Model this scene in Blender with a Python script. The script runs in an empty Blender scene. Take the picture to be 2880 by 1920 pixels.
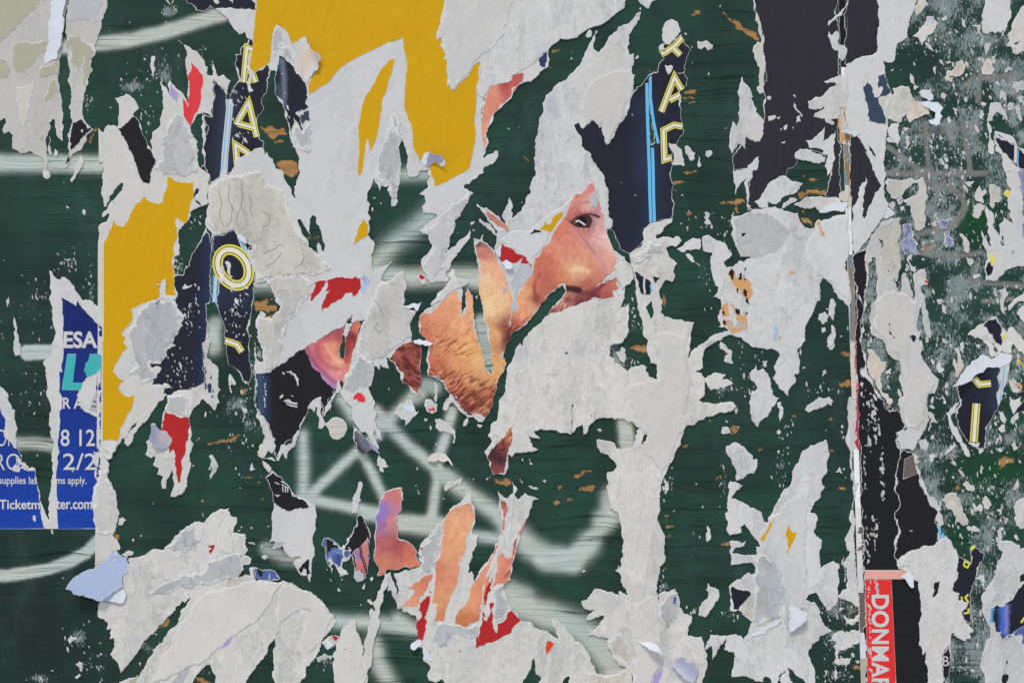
import bpy, math, random
import numpy as np
from mathutils import Vector, noise
from mathutils.geometry import delaunay_2d_cdt
from mathutils.kdtree import KDTree

S = bpy.context.scene
COL = S.collection
random.seed(7)
RNG = np.random.default_rng(7)

# ------------------------------------------------------------------ camera, sky, sun, exposure
CX, CY, CZ = 1440.0, 960.0, 1.51          # middle of the pasted area; one poster unit = 1 mm
cam = bpy.data.cameras.new('camera')
camo = bpy.data.objects.new('camera', cam)
COL.objects.link(camo)
camo.location = (0, -4.0, CZ)
camo.rotation_euler = (math.radians(90), 0, 0)
cam.sensor_width = 36.0
cam.lens = 36.0 * 4.0 / 2.88
cam.clip_start = 0.05
cam.clip_end = 3000
S.camera = camo

SUN_EL, SUN_AZ = 52.0, 198.0
world = bpy.data.worlds.new('World')
S.world = world
world.use_nodes = True
wn = world.node_tree
bg = wn.nodes['Background']
sky = wn.nodes.new('ShaderNodeTexSky')
sky.sky_type = 'NISHITA'
sky.sun_disc = False
sky.sun_elevation = math.radians(SUN_EL)
sky.sun_rotation = math.radians(SUN_AZ)
sky.air_density = 1.0
sky.dust_density = 1.6
sky.ozone_density = 1.0
wn.links.new(sky.outputs[0], bg.inputs[0])
bg.inputs[1].default_value = 0.113

sun = bpy.data.lights.new('sun', 'SUN')
sun.energy = 1.5
sun.angle = math.radians(10)
sun.color = (1.0, 0.945, 0.865)
suno = bpy.data.objects.new('sun', sun)
COL.objects.link(suno)
_az, _el = math.radians(SUN_AZ), math.radians(SUN_EL)
to_sun = Vector((math.sin(_az) * math.cos(_el), math.cos(_az) * math.cos(_el), math.sin(_el)))
suno.rotation_euler = to_sun.to_track_quat('Z', 'Y').to_euler()
suno.location = to_sun * 20

S.view_settings.view_transform = 'Standard'
S.view_settings.look = 'None'
S.view_settings.exposure = 0.0
S.view_settings.gamma = 1.0
S.view_settings.use_curve_mapping = False

# ------------------------------------------------------------------ colours
LIGHT = 0.80                                # display value of a white card in this light


def lin(r, g, b, k=LIGHT):
    f = lambda v: (v / 255 / 12.92) if v <= 10 else ((v / 255 + 0.055) / 1.055) ** 2.4
    return np.array([f(r), f(g), f(b)]) / k


PAL = {k: lin(*v) for k, v in dict(
    W=(198, 197, 193), WB=(206, 211, 217), PU=(188, 187, 182), GR=(177, 179, 178), CR=(192, 189, 178),
    BE=(168, 165, 144), YE=(199, 152, 6), RE=(170, 36, 38), R2=(210, 58, 62), BK=(29, 27, 30), BD=(27, 27, 29), BG=(43, 41, 46),
    NV=(30, 32, 44), NB=(44, 58, 92), BL=(30, 54, 138), TE=(62, 168, 170), LB=(163, 178, 204), SB=(98, 178, 220),
    LI=(150, 152, 172), OR=(202, 152, 98), YL=(214, 204, 70), YW=(222, 216, 190), PK=(215, 160, 145), R3=(214, 46, 46),
    GB=(100, 90, 86), DG=(120, 126, 128), PE=(202, 192, 178), PP=(160, 148, 190), OG=(205, 72, 40), MG=(168, 40, 62),
    SI=(196, 196, 194), ST=(186, 200, 206), BR=(150, 105, 50), SL=(52, 66, 84), BLU=(78, 94, 146)).items()}

ROW = dict(a=0, b=480, c=960, d=1440)
TS = 720 / 2352.0


def P(s):
    """'a1 x,y x,y s b2 x,y' -> points in poster units; a lone s makes the segment that follows a straight cut."""
    pts, flags, ox, oy = [], [], 0, 0
    for t in s.split():
        if t == 's':
            flags[-1] = True
        elif t[0] in ROW and t[1:].isdigit():
            ox, oy = 720 * (int(t[1]) - 1), ROW[t[0]]
        else:
            x, y = t.split(',')
            pts.append((ox + float(x) * TS, oy + float(y) * TS))
            flags.append(False)
    return pts, flags


def to_world(x, y, d=0.0):
    return ((x - CX) / 1000.0, -d, CZ + (CY - y) / 1000.0)


def refine(pts, flags, rough, step):
    out = []
    n = len(pts)
    for i in range(n):
        a, b = pts[i], pts[(i + 1) % n]

        def rec(a, b):
            dx, dy = b[0] - a[0], b[1] - a[1]
            L = math.hypot(dx, dy)
            if L < step:
                out.append(a)
                return
            k = 0.0 if flags[i] else random.gauss(0, rough * min(L, 34.0))
            t = 0.5 if flags[i] else random.uniform(0.38, 0.62)
            m = (a[0] + dx * t - dy / L * k, a[1] + dy * t + dx / L * k)
            rec(a, m)
            rec(m, b)
        rec(a, b)
    return out


def inside(px, py, rings):
    r = np.zeros(len(px), bool)
    for ring in rings:
        q = np.array(ring)
        x1, y1 = q[:, 0], q[:, 1]
        x2, y2 = np.roll(x1, -1), np.roll(y1, -1)
        bx0, bx1, by0, by1 = x1.min(), x1.max(), y1.min(), y1.max()
        sel = np.nonzero((px >= bx0) & (px <= bx1) & (py >= by0) & (py <= by1))[0]
        dy = np.where(y2 == y1, 1e-9, y2 - y1)
        for c in range(0, len(sel), 4000):
            ii = sel[c:c + 4000]
            X, Y = px[ii, None], py[ii, None]
            hit = ((y1 > Y) != (y2 > Y)) & (X < (x2 - x1) * (Y - y1) / dy + x1)
            r[ii] ^= (hit.sum(1) % 2).astype(bool)
    return r


def fbm(x, y, s, seed=0.0, o=3):
    return noise.fractal(Vector((x / s, y / s, seed)), 1.0, 2.0, o)


def wave(x, y):
    """Buckling shared by every layer of paste and paper, in metres."""
    return 0.0012 + 0.0009 * noise.noise(Vector((x / 110.0, y / 300.0, 3.1))) + 0.0003 * noise.noise(Vector((x / 60.0, y / 80.0, 9.7)))


# ------------------------------------------------------------------ materials
def nd(nt, t, **kw):
    n = nt.nodes.new(t)
    for k, v in kw.items():
        setattr(n, k, v)
    return n


def mathn(nt, op, a, b=None, clamp=False):
    n = nd(nt, 'ShaderNodeMath', operation=op)
    n.use_clamp = clamp
    for i, v in enumerate((a, b)):
        if v is None:
            continue
        if isinstance(v, (int, float)):
            n.inputs[i].default_value = v
        else:
            nt.links.new(v, n.inputs[i])
    return n.outputs[0]


def ramp(nt, v, lo, hi):
    n = nd(nt, 'ShaderNodeMapRange', interpolation_type='SMOOTHSTEP')
    nt.links.new(v, n.inputs[0])
    n.inputs[1].default_value, n.inputs[2].default_value = lo, hi
    return n.outputs[0]


def mixc(nt, f, a, b, mode='MIX'):
    n = nd(nt, 'ShaderNodeMix', data_type='RGBA', blend_type=mode)
    for i, v in ((0, f), (6, a), (7, b)):
        if isinstance(v, (int, float)):
            n.inputs[i].default_value = v
        elif isinstance(v, (tuple, list, np.ndarray)):
            n.inputs[i].default_value = (*v[:3], 1)
        else:
            nt.links.new(v, n.inputs[i])
    return n.outputs[2]


def tex(nt, geo, scale, detail=4.0, rough=0.55, stretch=(1, 1, 1)):
    m = nd(nt, 'ShaderNodeMapping')
    m.inputs['Scale'].default_value = stretch
    nt.links.new(geo, m.inputs[0])
    n = nd(nt, 'ShaderNodeTexNoise')
    nt.links.new(m.outputs[0], n.inputs['Vector'])
    n.inputs['Scale'].default_value = scale
    n.inputs['Detail'].default_value = detail
    n.inputs['Roughness'].default_value = rough
    return n.outputs[0]


def base_mat(name):
    m = bpy.data.materials.new(name)
    m.use_nodes = True
    nt = m.node_tree
    b = nt.nodes['Principled BSDF']
    geo = nd(nt, 'ShaderNodeNewGeometry').outputs['Position']
    return m, nt, b, geo


def paper_mat(name, mottle, rough, spec, bump, fibre=0.9, split=0.0):
    m, nt, b, geo = base_mat(name)
    L = nt.links
    col = nd(nt, 'ShaderNodeAttribute', attribute_name='ink').outputs[0]
    edge = nd(nt, 'ShaderNodeAttribute', attribute_name='edge').outputs[2]
    big = tex(nt, geo, 9, 5, .6, (1, 1, .7))
    mid = tex(nt, geo, 46, 5, .62)
    fine = tex(nt, geo, 260, 3, .6, (1, 1, .6))
    # mottling of the paper itself: torn pulp is thicker and thinner
    k = mathn(nt, 'ADD', mathn(nt, 'MULTIPLY', mathn(nt, 'SUBTRACT', big, .5), .62),
              mathn(nt, 'ADD', mathn(nt, 'MULTIPLY', mathn(nt, 'SUBTRACT', mid, .53), .72),
                    mathn(nt, 'MULTIPLY', mathn(nt, 'SUBTRACT', fine, .52), .75)))
    k = mathn(nt, 'ADD', mathn(nt, 'MULTIPLY', k, mottle), 1.0)
    vm = nd(nt, 'ShaderNodeVectorMath', operation='SCALE')
    L.new(col, vm.inputs[0])
    L.new(k, vm.inputs['Scale'])
    c = vm.outputs[0]
    # old paste: faint yellow and grey-blue stains
    st = ramp(nt, tex(nt, geo, 5.5, 4, .6), .54, .74)
    c = mixc(nt, mathn(nt, 'MULTIPLY', st, mottle * .9), c, (.93, .9, .78), 'MULTIPLY')
    st2 = ramp(nt, tex(nt, geo, 13, 5, .65, (1, 1, .45)), .56, .72)
    c = mixc(nt, mathn(nt, 'MULTIPLY', st2, mottle * 1.2), c, (.74, .79, .86), 'MULTIPLY')
    # sheets that have split: a thin layer gone, with a crisp wandering border
    sp1 = ramp(nt, tex(nt, geo, 5.2, 7, .66, (1, 1, .62)), .535, .55)
    sp2 = ramp(nt, tex(nt, geo, 8.5, 7, .68, (1, 1, .5)), .575, .59)
    c = mixc(nt, mathn(nt, 'MULTIPLY', sp1, split), c, (.91, .915, .92), 'MULTIPLY')
    c = mixc(nt, mathn(nt, 'MULTIPLY', sp2, split), c, (.90, .905, .90), 'MULTIPLY')
    # bare fibre along every tear
    vary = ramp(nt, tex(nt, geo, 14, 3, .6), .34, .62)
    edge = mathn(nt, 'MULTIPLY', edge, mathn(nt, 'ADD', .55, mathn(nt, 'MULTIPLY', vary, 2.2)))
    e = mathn(nt, 'ADD', edge, mathn(nt, 'MULTIPLY', mathn(nt, 'SUBTRACT', tex(nt, geo, 150, 3, .7), .5), 1.9))
    c = mixc(nt, mathn(nt, 'MULTIPLY', mathn(nt, 'SUBTRACT', 1.0, ramp(nt, e, .55, 1.0)), fibre), c, PAL['W'] * 1.1)
    L.new(c, b.inputs['Base Color'])
    b.inputs['Roughness'].default_value = rough
    b.inputs['Specular IOR Level'].default_value = spec
    bp = nd(nt, 'ShaderNodeBump')
    bp.inputs['Strength'].default_value = bump
    bp.inputs['Distance'].default_value = .004
    r1 = mathn(nt, 'ABSOLUTE', mathn(nt, 'SUBTRACT', tex(nt, geo, 5.5, 2, .45, (1, 1, .16)), .5))
    r2 = mathn(nt, 'ABSOLUTE', mathn(nt, 'SUBTRACT', tex(nt, geo, 11, 3, .5, (1, 1, .55)), .5))
    crease = mathn(nt, 'ADD', mathn(nt, 'SUBTRACT', .5, mathn(nt, 'MULTIPLY', ramp(nt, r1, 0, .035), .30)), mathn(nt, 'MULTIPLY', ramp(nt, r2, 0, .05), .26))
    L.new(mathn(nt, 'ADD', mathn(nt, 'SUBTRACT', mathn(nt, 'MULTIPLY', crease, 1.2), mathn(nt, 'MULTIPLY', mathn(nt, 'ADD', sp1, sp2), .35 * split)), mathn(nt, 'ADD', mathn(nt, 'MULTIPLY', mid, .5), mathn(nt, 'MULTIPLY', fine, .22))), bp.inputs['Height'])
    L.new(bp.outputs[0], b.inputs['Normal'])
    return m


M_WHITE = paper_mat('blank_paper', .20, .75, .15, .5, split=.45)
M_PULP = paper_mat('torn_pulp', .50, .9, .06, .8, split=.8)
M_PRINT = paper_mat('printed_paper', .13, .5, .18, .45, .93)
MATS = dict(w=M_WHITE, p=M_PULP, i=M_PRINT)


def plain(name, col, rough=.6, spec=.3):
    m, nt, b, geo = base_mat(name)
    n = tex(nt, geo, 60, 4, .6)
    c = mixc(nt, mathn(nt, 'MULTIPLY', n, .35), tuple(col), tuple(np.array(col) * .8))
    nt.links.new(c, b.inputs['Base Color'])
    b.inputs['Roughness'].default_value = rough
    b.inputs['Specular IOR Level'].default_value = spec
    return m


# ------------------------------------------------------------------ building pieces of paper
LV = 0.0006                                # one layer of pasted paper
THINGS = []


def tag(o, label, cat, group=None):
    o['label'] = label
    o['category'] = cat
    if group:
        o['group'] = group


def link(name, me, parent, centre):
    o = bpy.data.objects.new(name, me)
    COL.objects.link(o)
    if parent is None:
        o.location = centre
    else:
        o.parent = parent
        o.location = Vector(centre) - Vector(parent['_c'])
    o['_c'] = centre
    return o


def paper(name, mat, lvl, ink, outline, holes=(), parent=None, rim=3.0, rough=.095, step=4.2, spacing=None,
          curl=None, lift=1.0, skirt=True):
    """One piece of paper: torn outline, slight buckling, real thickness.
    curl = (hinge x, hinge y, direction x, direction y, height mm, length) lifts it off the wall away from the hinge."""
    pts, fl = P(outline)
    if mat == 'i' and parent is None:
        rim = max(rim, 3.5)
    per = sum(math.hypot(pts[i][0] - pts[i - 1][0], pts[i][1] - pts[i - 1][1]) for i in range(len(pts)))
    step = min(step, per / 9)
    rings = [refine(pts, fl, rough, step)]
    for h in holes:
        hp, hf = P(h)
        rings.append(refine(hp, hf, rough, step))
    A = np.array(rings[0])
    x0, y0, x1, y1 = A[:, 0].min(), A[:, 1].min(), A[:, 0].max(), A[:, 1].max()
    area = (x1 - x0) * (y1 - y0)
    sp = spacing or max(9.0, math.sqrt(area / 2600.0))
    gx, gy = np.meshgrid(np.arange(x0 + sp / 2, x1, sp), np.arange(y0 + sp / 2, y1, sp))
    g = np.stack([gx.ravel(), gy.ravel()], 1)
    g += RNG.uniform(-.3, .3, g.shape) * sp
    kd = KDTree(sum(len(r) for r in rings))
    j = 0
    for r in rings:
        for p in r:
            kd.insert((p[0], p[1], 0), j)
            j += 1
    kd.balance()
    g = g[inside(g[:, 0], g[:, 1], rings)] if len(g) else g
    keep, dist = [], []
    for q in g:
        d = kd.find((q[0], q[1], 0))[2]
        if d > 2.0:
            keep.append(q)
            dist.append(d)
    # a second ring just inside the tear, so that the bare fibre has an inner border of its own
    inn = []
    for r in rings:
        R = np.array(r)
        t = np.roll(R, -1, 0) - np.roll(R, 1, 0)
        t /= np.maximum(np.linalg.norm(t, axis=1), 1e-6)[:, None]
        nrm = np.stack([-t[:, 1], t[:, 0]], 1)
        for sgn in (1, -1):
            q = R + sgn * nrm * rim * 1.05
            ok = inside(q[:, 0], q[:, 1], rings)
            for w, k in zip(q, ok):
                if k:
                    d = kd.find((w[0], w[1], 0))[2]
                    if d > rim * .75:
                        inn.append(w)
                        keep.append(w)
                        dist.append(d)
    verts, edges, nb = [], [], 0
    for r in rings:
        n = len(r)
        verts += [Vector(p) for p in r]
        edges += [(nb + i, nb + (i + 1) % n) for i in range(n)]
        nb += n
    verts += [Vector((float(q[0]), float(q[1]))) for q in keep]
    vo, eo, fo, ov, _, _ = delaunay_2d_cdt(verts, edges, [], 0, 1e-4)
    V = np.array([(v[0], v[1]) for v in vo])
    F = np.array(fo, int).reshape(-1, 3)
    c = V[F].mean(1)
    F = F[inside(c[:, 0], c[:, 1], rings)]
    dd = np.zeros(len(V))
    for i, src in enumerate(ov):
        if src and src[0] >= nb:
            dd[i] = dist[src[0] - nb]
    # height above the board
    H = np.empty(len(V))
    for i, (x, y) in enumerate(V):
        e = max(0.0, 1 - dd[i] / 9.0)
        H[i] = lvl * LV + wave(x, y) + lift * e * (.0013 if parent is None else .0006) * max(0.0, noise.noise(Vector((x / 35., y / 35., 5.5))) + .15)
    if curl:
        hx, hy, ux, uy, hh, ll = curl
        n = math.hypot(ux, uy)
        t = ((V[:, 0] - hx) * ux + (V[:, 1] - hy) * uy) / n / ll
        t = np.clip(t, 0, 1.6)
        H += hh / 1000.0 * t ** 1.7
    cen = V.mean(0)
    cw = to_world(cen[0], cen[1], lvl * LV)
    n0 = len(V)
    co = np.empty((n0, 3))
    co[:, 0] = (V[:, 0] - cen[0]) / 1000
    co[:, 1] = -(H - lvl * LV)
    co[:, 2] = (cen[1] - V[:, 1]) / 1000
    # skirt: the torn edge has thickness
    from collections import Counter
    ed = Counter()
    dirn = {}
    for a, b2, c2 in F:
        for u, v in ((a, b2), (b2, c2), (c2, a)):
            k = (min(u, v), max(u, v))
            ed[k] += 1
            dirn[k] = (u, v)
    tris = [tuple(int(q) for q in f) for f in F]
    co = co.tolist()
    low = {}
    depth = (max(lvl, 1) * LV + .0016) if not curl else .0006
    for k, n in ed.items():
        if n == 1:
            u, v = dirn[k]
            for w in (u, v):
                if w not in low:
                    low[w] = len(co)
                    p = co[w]
                    co.append([p[0], p[1] + depth, p[2]])
            tris.append((int(v), int(u), low[u]))
            tris.append((int(v), low[u], low[v]))
    N = len(co)
    me = bpy.data.meshes.new(name)
    me.vertices.add(N)
    me.vertices.foreach_set('co', np.array(co).ravel())
    T = np.array(tris, np.int32)[:, ::-1]
    # image y grows downwards, so the winding flips towards the street
    me.loops.add(len(T) * 3)
    me.loops.foreach_set('vertex_index', T.ravel())
    me.polygons.add(len(T))
    me.polygons.foreach_set('loop_start', np.arange(0, len(T) * 3, 3, dtype=np.int32))
    me.polygons.foreach_set('loop_total', np.full(len(T), 3, np.int32))
    me.update(calc_edges=True)
    me.validate()
    sm = np.zeros(len(me.polygons), bool)
    sm[:len(F)] = True
    me.polygons.foreach_set('use_smooth', sm)
    cols = np.ones((N, 4))
    if callable(ink):
        cols[:n0, :3] = ink(V[:, 0], V[:, 1])
        cols[n0:, :3] = PAL['W']
    else:
        cols[:, :3] = PAL[ink]
    if mat != 'i':                          # no two sheets are the same white
        t = random.uniform(.93, 1.035)
        w_ = random.uniform(-.022, .016)
        cols[:, :3] *= np.array([t * (1 - w_), t, t * (1 + w_ * 1.4)])
    at = me.attributes.new('ink', 'FLOAT_COLOR', 'POINT')
    at.data.foreach_set('color', cols.ravel())
    ea = np.zeros(N)
    ea[:n0] = dd / rim
    at = me.attributes.new('edge', 'FLOAT', 'POINT')
    at.data.foreach_set('value', ea)
    me.materials.append(MATS[mat])
    return link(name, me, parent, cw)


CUR = [None]


def thing(name, label, cat, mat, lvl, ink, outline, **kw):
    g = kw.pop('group', None)
    o = paper(name, mat, lvl, ink, outline, **kw)
    tag(o, label, cat, g)
    CUR[0] = o
    THINGS.append(o)
    return o


def part(name, mat, lvl, ink, outline, label=None, **kw):
    kw.setdefault('rim', 2.2)
    if name in ('peeled_patch', 'faded_print'):
        kw.update(rim=10.0 if name == 'peeled_patch' else 3.0, lift=0, rough=.13, spacing=8.0)
    if name == 'smooth_sheet':
        kw['rim'] = 5.0
    o = paper(name, mat, lvl, ink, outline, parent=CUR[0], **kw)
    if label:
        o['label'] = label
    return o


FLATM = {}


def flat_mat(k):
    if k not in FLATM:
        FLATM[k] = plain('ink_' + dict(YL='yellow', YW='cream', NV='navy', SI='silver', TE='teal', SB='sky_blue', W='white', BK='black', GR='grey', BD='dark_tone', NB='blue').get(k, 'colour'), PAL[k], .5, .35)
    return FLATM[k]


def flatmesh(name, ink, lvl, rings_tris, parent):
    """rings_tris: (points in poster units, faces); ink printed on the sheet, following its buckles."""
    pts, faces = rings_tris
    cen = np.mean(np.array(pts), 0)
    cw = to_world(cen[0], cen[1], lvl * LV)
    me = bpy.data.meshes.new(name)
    co = [((x - cen[0]) / 1000, -wave(x, y), (cen[1] - y) / 1000) for x, y in pts]
    me.from_pydata(co, [], faces)
    me.update()
    me.materials.append(flat_mat(ink))
    return link(name, me, parent, cw)


def stroke(name, ink, lvl, path, width, parent=None, closed=False, n=None):
    """A printed stroke of even width along a path (tile syntax or points)."""
    pts = P(path)[0] if isinstance(path, str) else path
    w = width * TS / 2
    q = []
    m = len(pts)
    # resample, mitred at the corners
    out = []
    for i in range(m if closed else m - 1):
        a, b = pts[i], pts[(i + 1) % m]
        L = math.hypot(b[0] - a[0], b[1] - a[1])
        k = max(1, int(L / 8))
        for s in range(k):
            out.append((a[0] + (b[0] - a[0]) * s / k, a[1] + (b[1] - a[1]) * s / k))
    if not closed:
        out.append(pts[-1])
    m = len(out)
    for i in range(m):
        a = out[(i - 1) % m] if (closed or i > 0) else out[i]
        b = out[(i + 1) % m] if (closed or i < m - 1) else out[i]
        d0 = (out[i][0] - a[0], out[i][1] - a[1])
        d1 = (b[0] - out[i][0], b[1] - out[i][1])
        l0, l1 = math.hypot(*d0) or 1e-6, math.hypot(*d1) or 1e-6
        n0 = np.array([-d0[1] / l0, d0[0] / l0]) if l0 > 1e-5 else None
        n1 = np.array([-d1[1] / l1, d1[0] / l1]) if l1 > 1e-5 else None
        if n0 is None:
            n0 = n1
        if n1 is None:
            n1 = n0
        nn = n0 + n1
        nn = nn / max(1e-6, np.linalg.norm(nn))
        k = w / max(.45, float(nn @ n0))
        q.append((out[i][0] + nn[0] * k, out[i][1] + nn[1] * k))
        q.append((out[i][0] - nn[0] * k, out[i][1] - nn[1] * k))
    f = []
    for i in range(m if closed else m - 1):
        a, b = 2 * i, 2 * ((i + 1) % m)
        f.append((a, b, b + 1, a + 1))
    return flatmesh(name, ink, lvl, (q, f), parent or CUR[0])


def neon(path, lvl, width=58, closed=False):
    """A sign-painter's letter: yellow outline, dark line, cream core."""
    o = stroke('letter', 'YL', lvl, path, width, closed=closed)
    for ink, w, dz in (('NV', width * .62, .25), ('YW', width * .46, .5)):
        stroke('letter_core', ink, lvl + dz, path, w, parent=o, closed=closed)
    return o


def text(s, ink, lvl, box, bold=0.0, rot=0, name='printed_word', parent=None, spacing=1.0, shear=0.0):
    """Flat print fitted into box = (x0, y0, x1, y1) in poster units; rot=-90 reads downwards."""
    cu = bpy.data.curves.new('t', 'FONT')
    cu.body = s
    cu.offset = bold
    cu.shear = shear
    cu.space_character = spacing
    cu.resolution_u = 4
    o = bpy.data.objects.new('t', cu)
    COL.objects.link(o)
    bpy.context.view_layer.update()
    me0 = bpy.data.meshes.new_from_object(o.evaluated_get(bpy.context.evaluated_depsgraph_get()))
    v = np.array([p.co[:2] for p in me0.vertices])
    f = [tuple(p.vertices) for p in me0.polygons]
    bpy.data.objects.remove(o)
    bpy.data.curves.remove(cu)
    bpy.data.meshes.remove(me0)
    if rot:
        v = np.stack([v[:, 1], -v[:, 0]], 1)
    mn, mx = v.min(0), v.max(0)
    u = (v - mn) / (mx - mn)
    x = box[0] + u[:, 0] * (box[2] - box[0])
    y = box[3] - u[:, 1] * (box[3] - box[1])
    return flatmesh(name, ink, lvl, (list(zip(x.tolist(), y.tolist())), f), parent or CUR[0])


def bx(t, x0, y0, x1, y1):
    ox, oy = 720 * (int(t[1]) - 1), ROW[t[0]]
    return (ox + x0 * TS, oy + y0 * TS, ox + x1 * TS, oy + y1 * TS)


# ------------------------------------------------------------------ pavement and the two painted boards
def seam(y):
    return 2369.9 + 0.0325 * y


def board_mat():
    m, nt, b, geo = base_mat('green_painted_plywood')
    L = nt.links
    p1 = nd(nt, 'ShaderNodeSeparateColor')
    L.new(nd(nt, 'ShaderNodeAttribute', attribute_name='wear').outputs[0], p1.inputs[0])
    p2 = nd(nt, 'ShaderNodeSeparateColor')
    L.new(nd(nt, 'ShaderNodeAttribute', attribute_name='marks').outputs[0], p2.inputs[0])
    spray, fleck, wood = p1.outputs[0], p1.outputs[1], p1.outputs[2]
    grey, bright, dark_tone = p2.outputs[0], p2.outputs[1], p2.outputs[2]
    # wood grain runs along the board, gently wandering
    warp = tex(nt, geo, 3.5, 2, .5)
    wv = nd(nt, 'ShaderNodeCombineXYZ')
    L.new(mathn(nt, 'MULTIPLY', mathn(nt, 'SUBTRACT', warp, .5), .05), wv.inputs[2])
    ad = nd(nt, 'ShaderNodeVectorMath', operation='ADD')
    L.new(geo, ad.inputs[0])
    L.new(wv.outputs[0], ad.inputs[1])
    g2 = ad.outputs[0]
    grain = tex(nt, g2, 13, 6, .64, (.16, 1, 9))
    fineg = tex(nt, g2, 34, 5, .68, (.12, 1, 12))
    patch = ramp(nt, tex(nt, geo, 2.6, 3, .55), .46, .66)
    crack = mathn(nt, 'MULTIPLY', mathn(nt, 'MAXIMUM', ramp(nt, grain, .56, .68), mathn(nt, 'MULTIPLY', ramp(nt, fineg, .58, .72), .6)), mathn(nt, 'ADD', mathn(nt, 'MULTIPLY', patch, .85), .15))
    blotch = tex(nt, geo, 4.5, 4, .6)
    dust = mathn(nt, 'ADD', mathn(nt, 'MULTIPLY', tex(nt, geo, 170, 5, .72, (1.25, 1, .42)), .7), mathn(nt, 'MULTIPLY', tex(nt, geo, 60, 4, .7, (1, 1, .6)), .3))
    c = mixc(nt, ramp(nt, blotch, .34, .64), tuple(lin(37, 69, 57)), tuple(lin(33, 54, 46)))
    streak = ramp(nt, tex(nt, g2, 6, 4, .6, (.12, 1, 5)), .48, .68)
    c = mixc(nt, mathn(nt, 'MULTIPLY', streak, .45), c, tuple(lin(25, 38, 33)))
    c = mixc(nt, dark_tone, c, tuple(lin(31, 42, 39)))
    c = mixc(nt, bright, c, tuple(lin(18, 66, 36)))
    c = mixc(nt, mathn(nt, 'MULTIPLY', ramp(nt, fineg, .5, .75), .35), c, tuple(lin(50, 80, 68)))
    # thin dusting of pulp everywhere, thicker where paper was scraped off
    f1 = mathn(nt, 'SUBTRACT', dust, mathn(nt, 'SUBTRACT', .70, mathn(nt, 'MULTIPLY', fleck, .27)))
    c = mixc(nt, mathn(nt, 'MULTIPLY', ramp(nt, f1, .0, .07), .78), c, tuple(lin(138, 149, 148)))
    smear = mathn(nt, 'SUBTRACT', tex(nt, geo, 34, 7, .74, (1.3, 1, .5)), mathn(nt, 'SUBTRACT', .80, mathn(nt, 'MULTIPLY', fleck, .27)))
    c = mixc(nt, mathn(nt, 'MULTIPLY', ramp(nt, smear, .0, .10), .62), c, tuple(lin(150, 156, 150)))
    scuff = mathn(nt, 'MULTIPLY', ramp(nt, tex(nt, geo, 9, 6, .7, (1, 1, .45)), .50, .72), .26)
    c = mixc(nt, scuff, c, tuple(lin(70, 92, 86)))
    # aerosol paint, hiding more where it was sprayed longer
    speck = tex(nt, geo, 420, 2, .75)
    sp = mathn(nt, 'ADD', mathn(nt, 'MULTIPLY', spray, 1.28), mathn(nt, 'MULTIPLY', mathn(nt, 'SUBTRACT', speck, .62), mathn(nt, 'MULTIPLY', ramp(nt, spray, .0, .25), .9)), clamp=True)
    sp = mathn(nt, 'MULTIPLY', sp, mathn(nt, 'SUBTRACT', 1.0, mathn(nt, 'MULTIPLY', ramp(nt, fineg, .44, .66), .42)))
    sp = mathn(nt, 'MULTIPLY', sp, mathn(nt, 'SUBTRACT', 1.0, mathn(nt, 'MULTIPLY', crack, .6)))
    c = mixc(nt, sp, c, mixc(nt, ramp(nt, blotch, .4, .65), tuple(lin(182, 194, 187)), tuple(lin(192, 194, 180))))
    c = mixc(nt, mathn(nt, 'MULTIPLY', grey, mathn(nt, 'ADD', .55, mathn(nt, 'MULTIPLY', dust, .5)), clamp=True), c, tuple(lin(128, 127, 121)))
    # bare veneer where the paint lifted
    wcol = mixc(nt, ramp(nt, fineg, .35, .65), tuple(lin(182, 142, 88)), tuple(lin(128, 90, 52)))
    c = mixc(nt, wood, c, wcol)
    c = mixc(nt, mathn(nt, 'MULTIPLY', crack, .75), c, tuple(lin(17, 26, 24)))
    L.new(c, b.inputs['Base Color'])
    b.inputs['Roughness'].default_value = .55
    b.inputs['Specular IOR Level'].default_value = .13
    bp = nd(nt, 'ShaderNodeBump')
    bp.inputs['Strength'].default_value = .9
    bp.inputs['Distance'].default_value = .003
    h = mathn(nt, 'SUBTRACT', mathn(nt, 'MULTIPLY', fineg, .35), mathn(nt, 'MULTIPLY', crack, 1.3))
    h = mathn(nt, 'ADD', h, mathn(nt, 'SUBTRACT', mathn(nt, 'MULTIPLY', ramp(nt, f1, .0, .09), .22), mathn(nt, 'MULTIPLY', wood, .55)))
    L.new(h, bp.inputs['Height'])
    L.new(bp.outputs[0], b.inputs['Normal'])
    return m


M_BOARD = board_mat()

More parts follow.
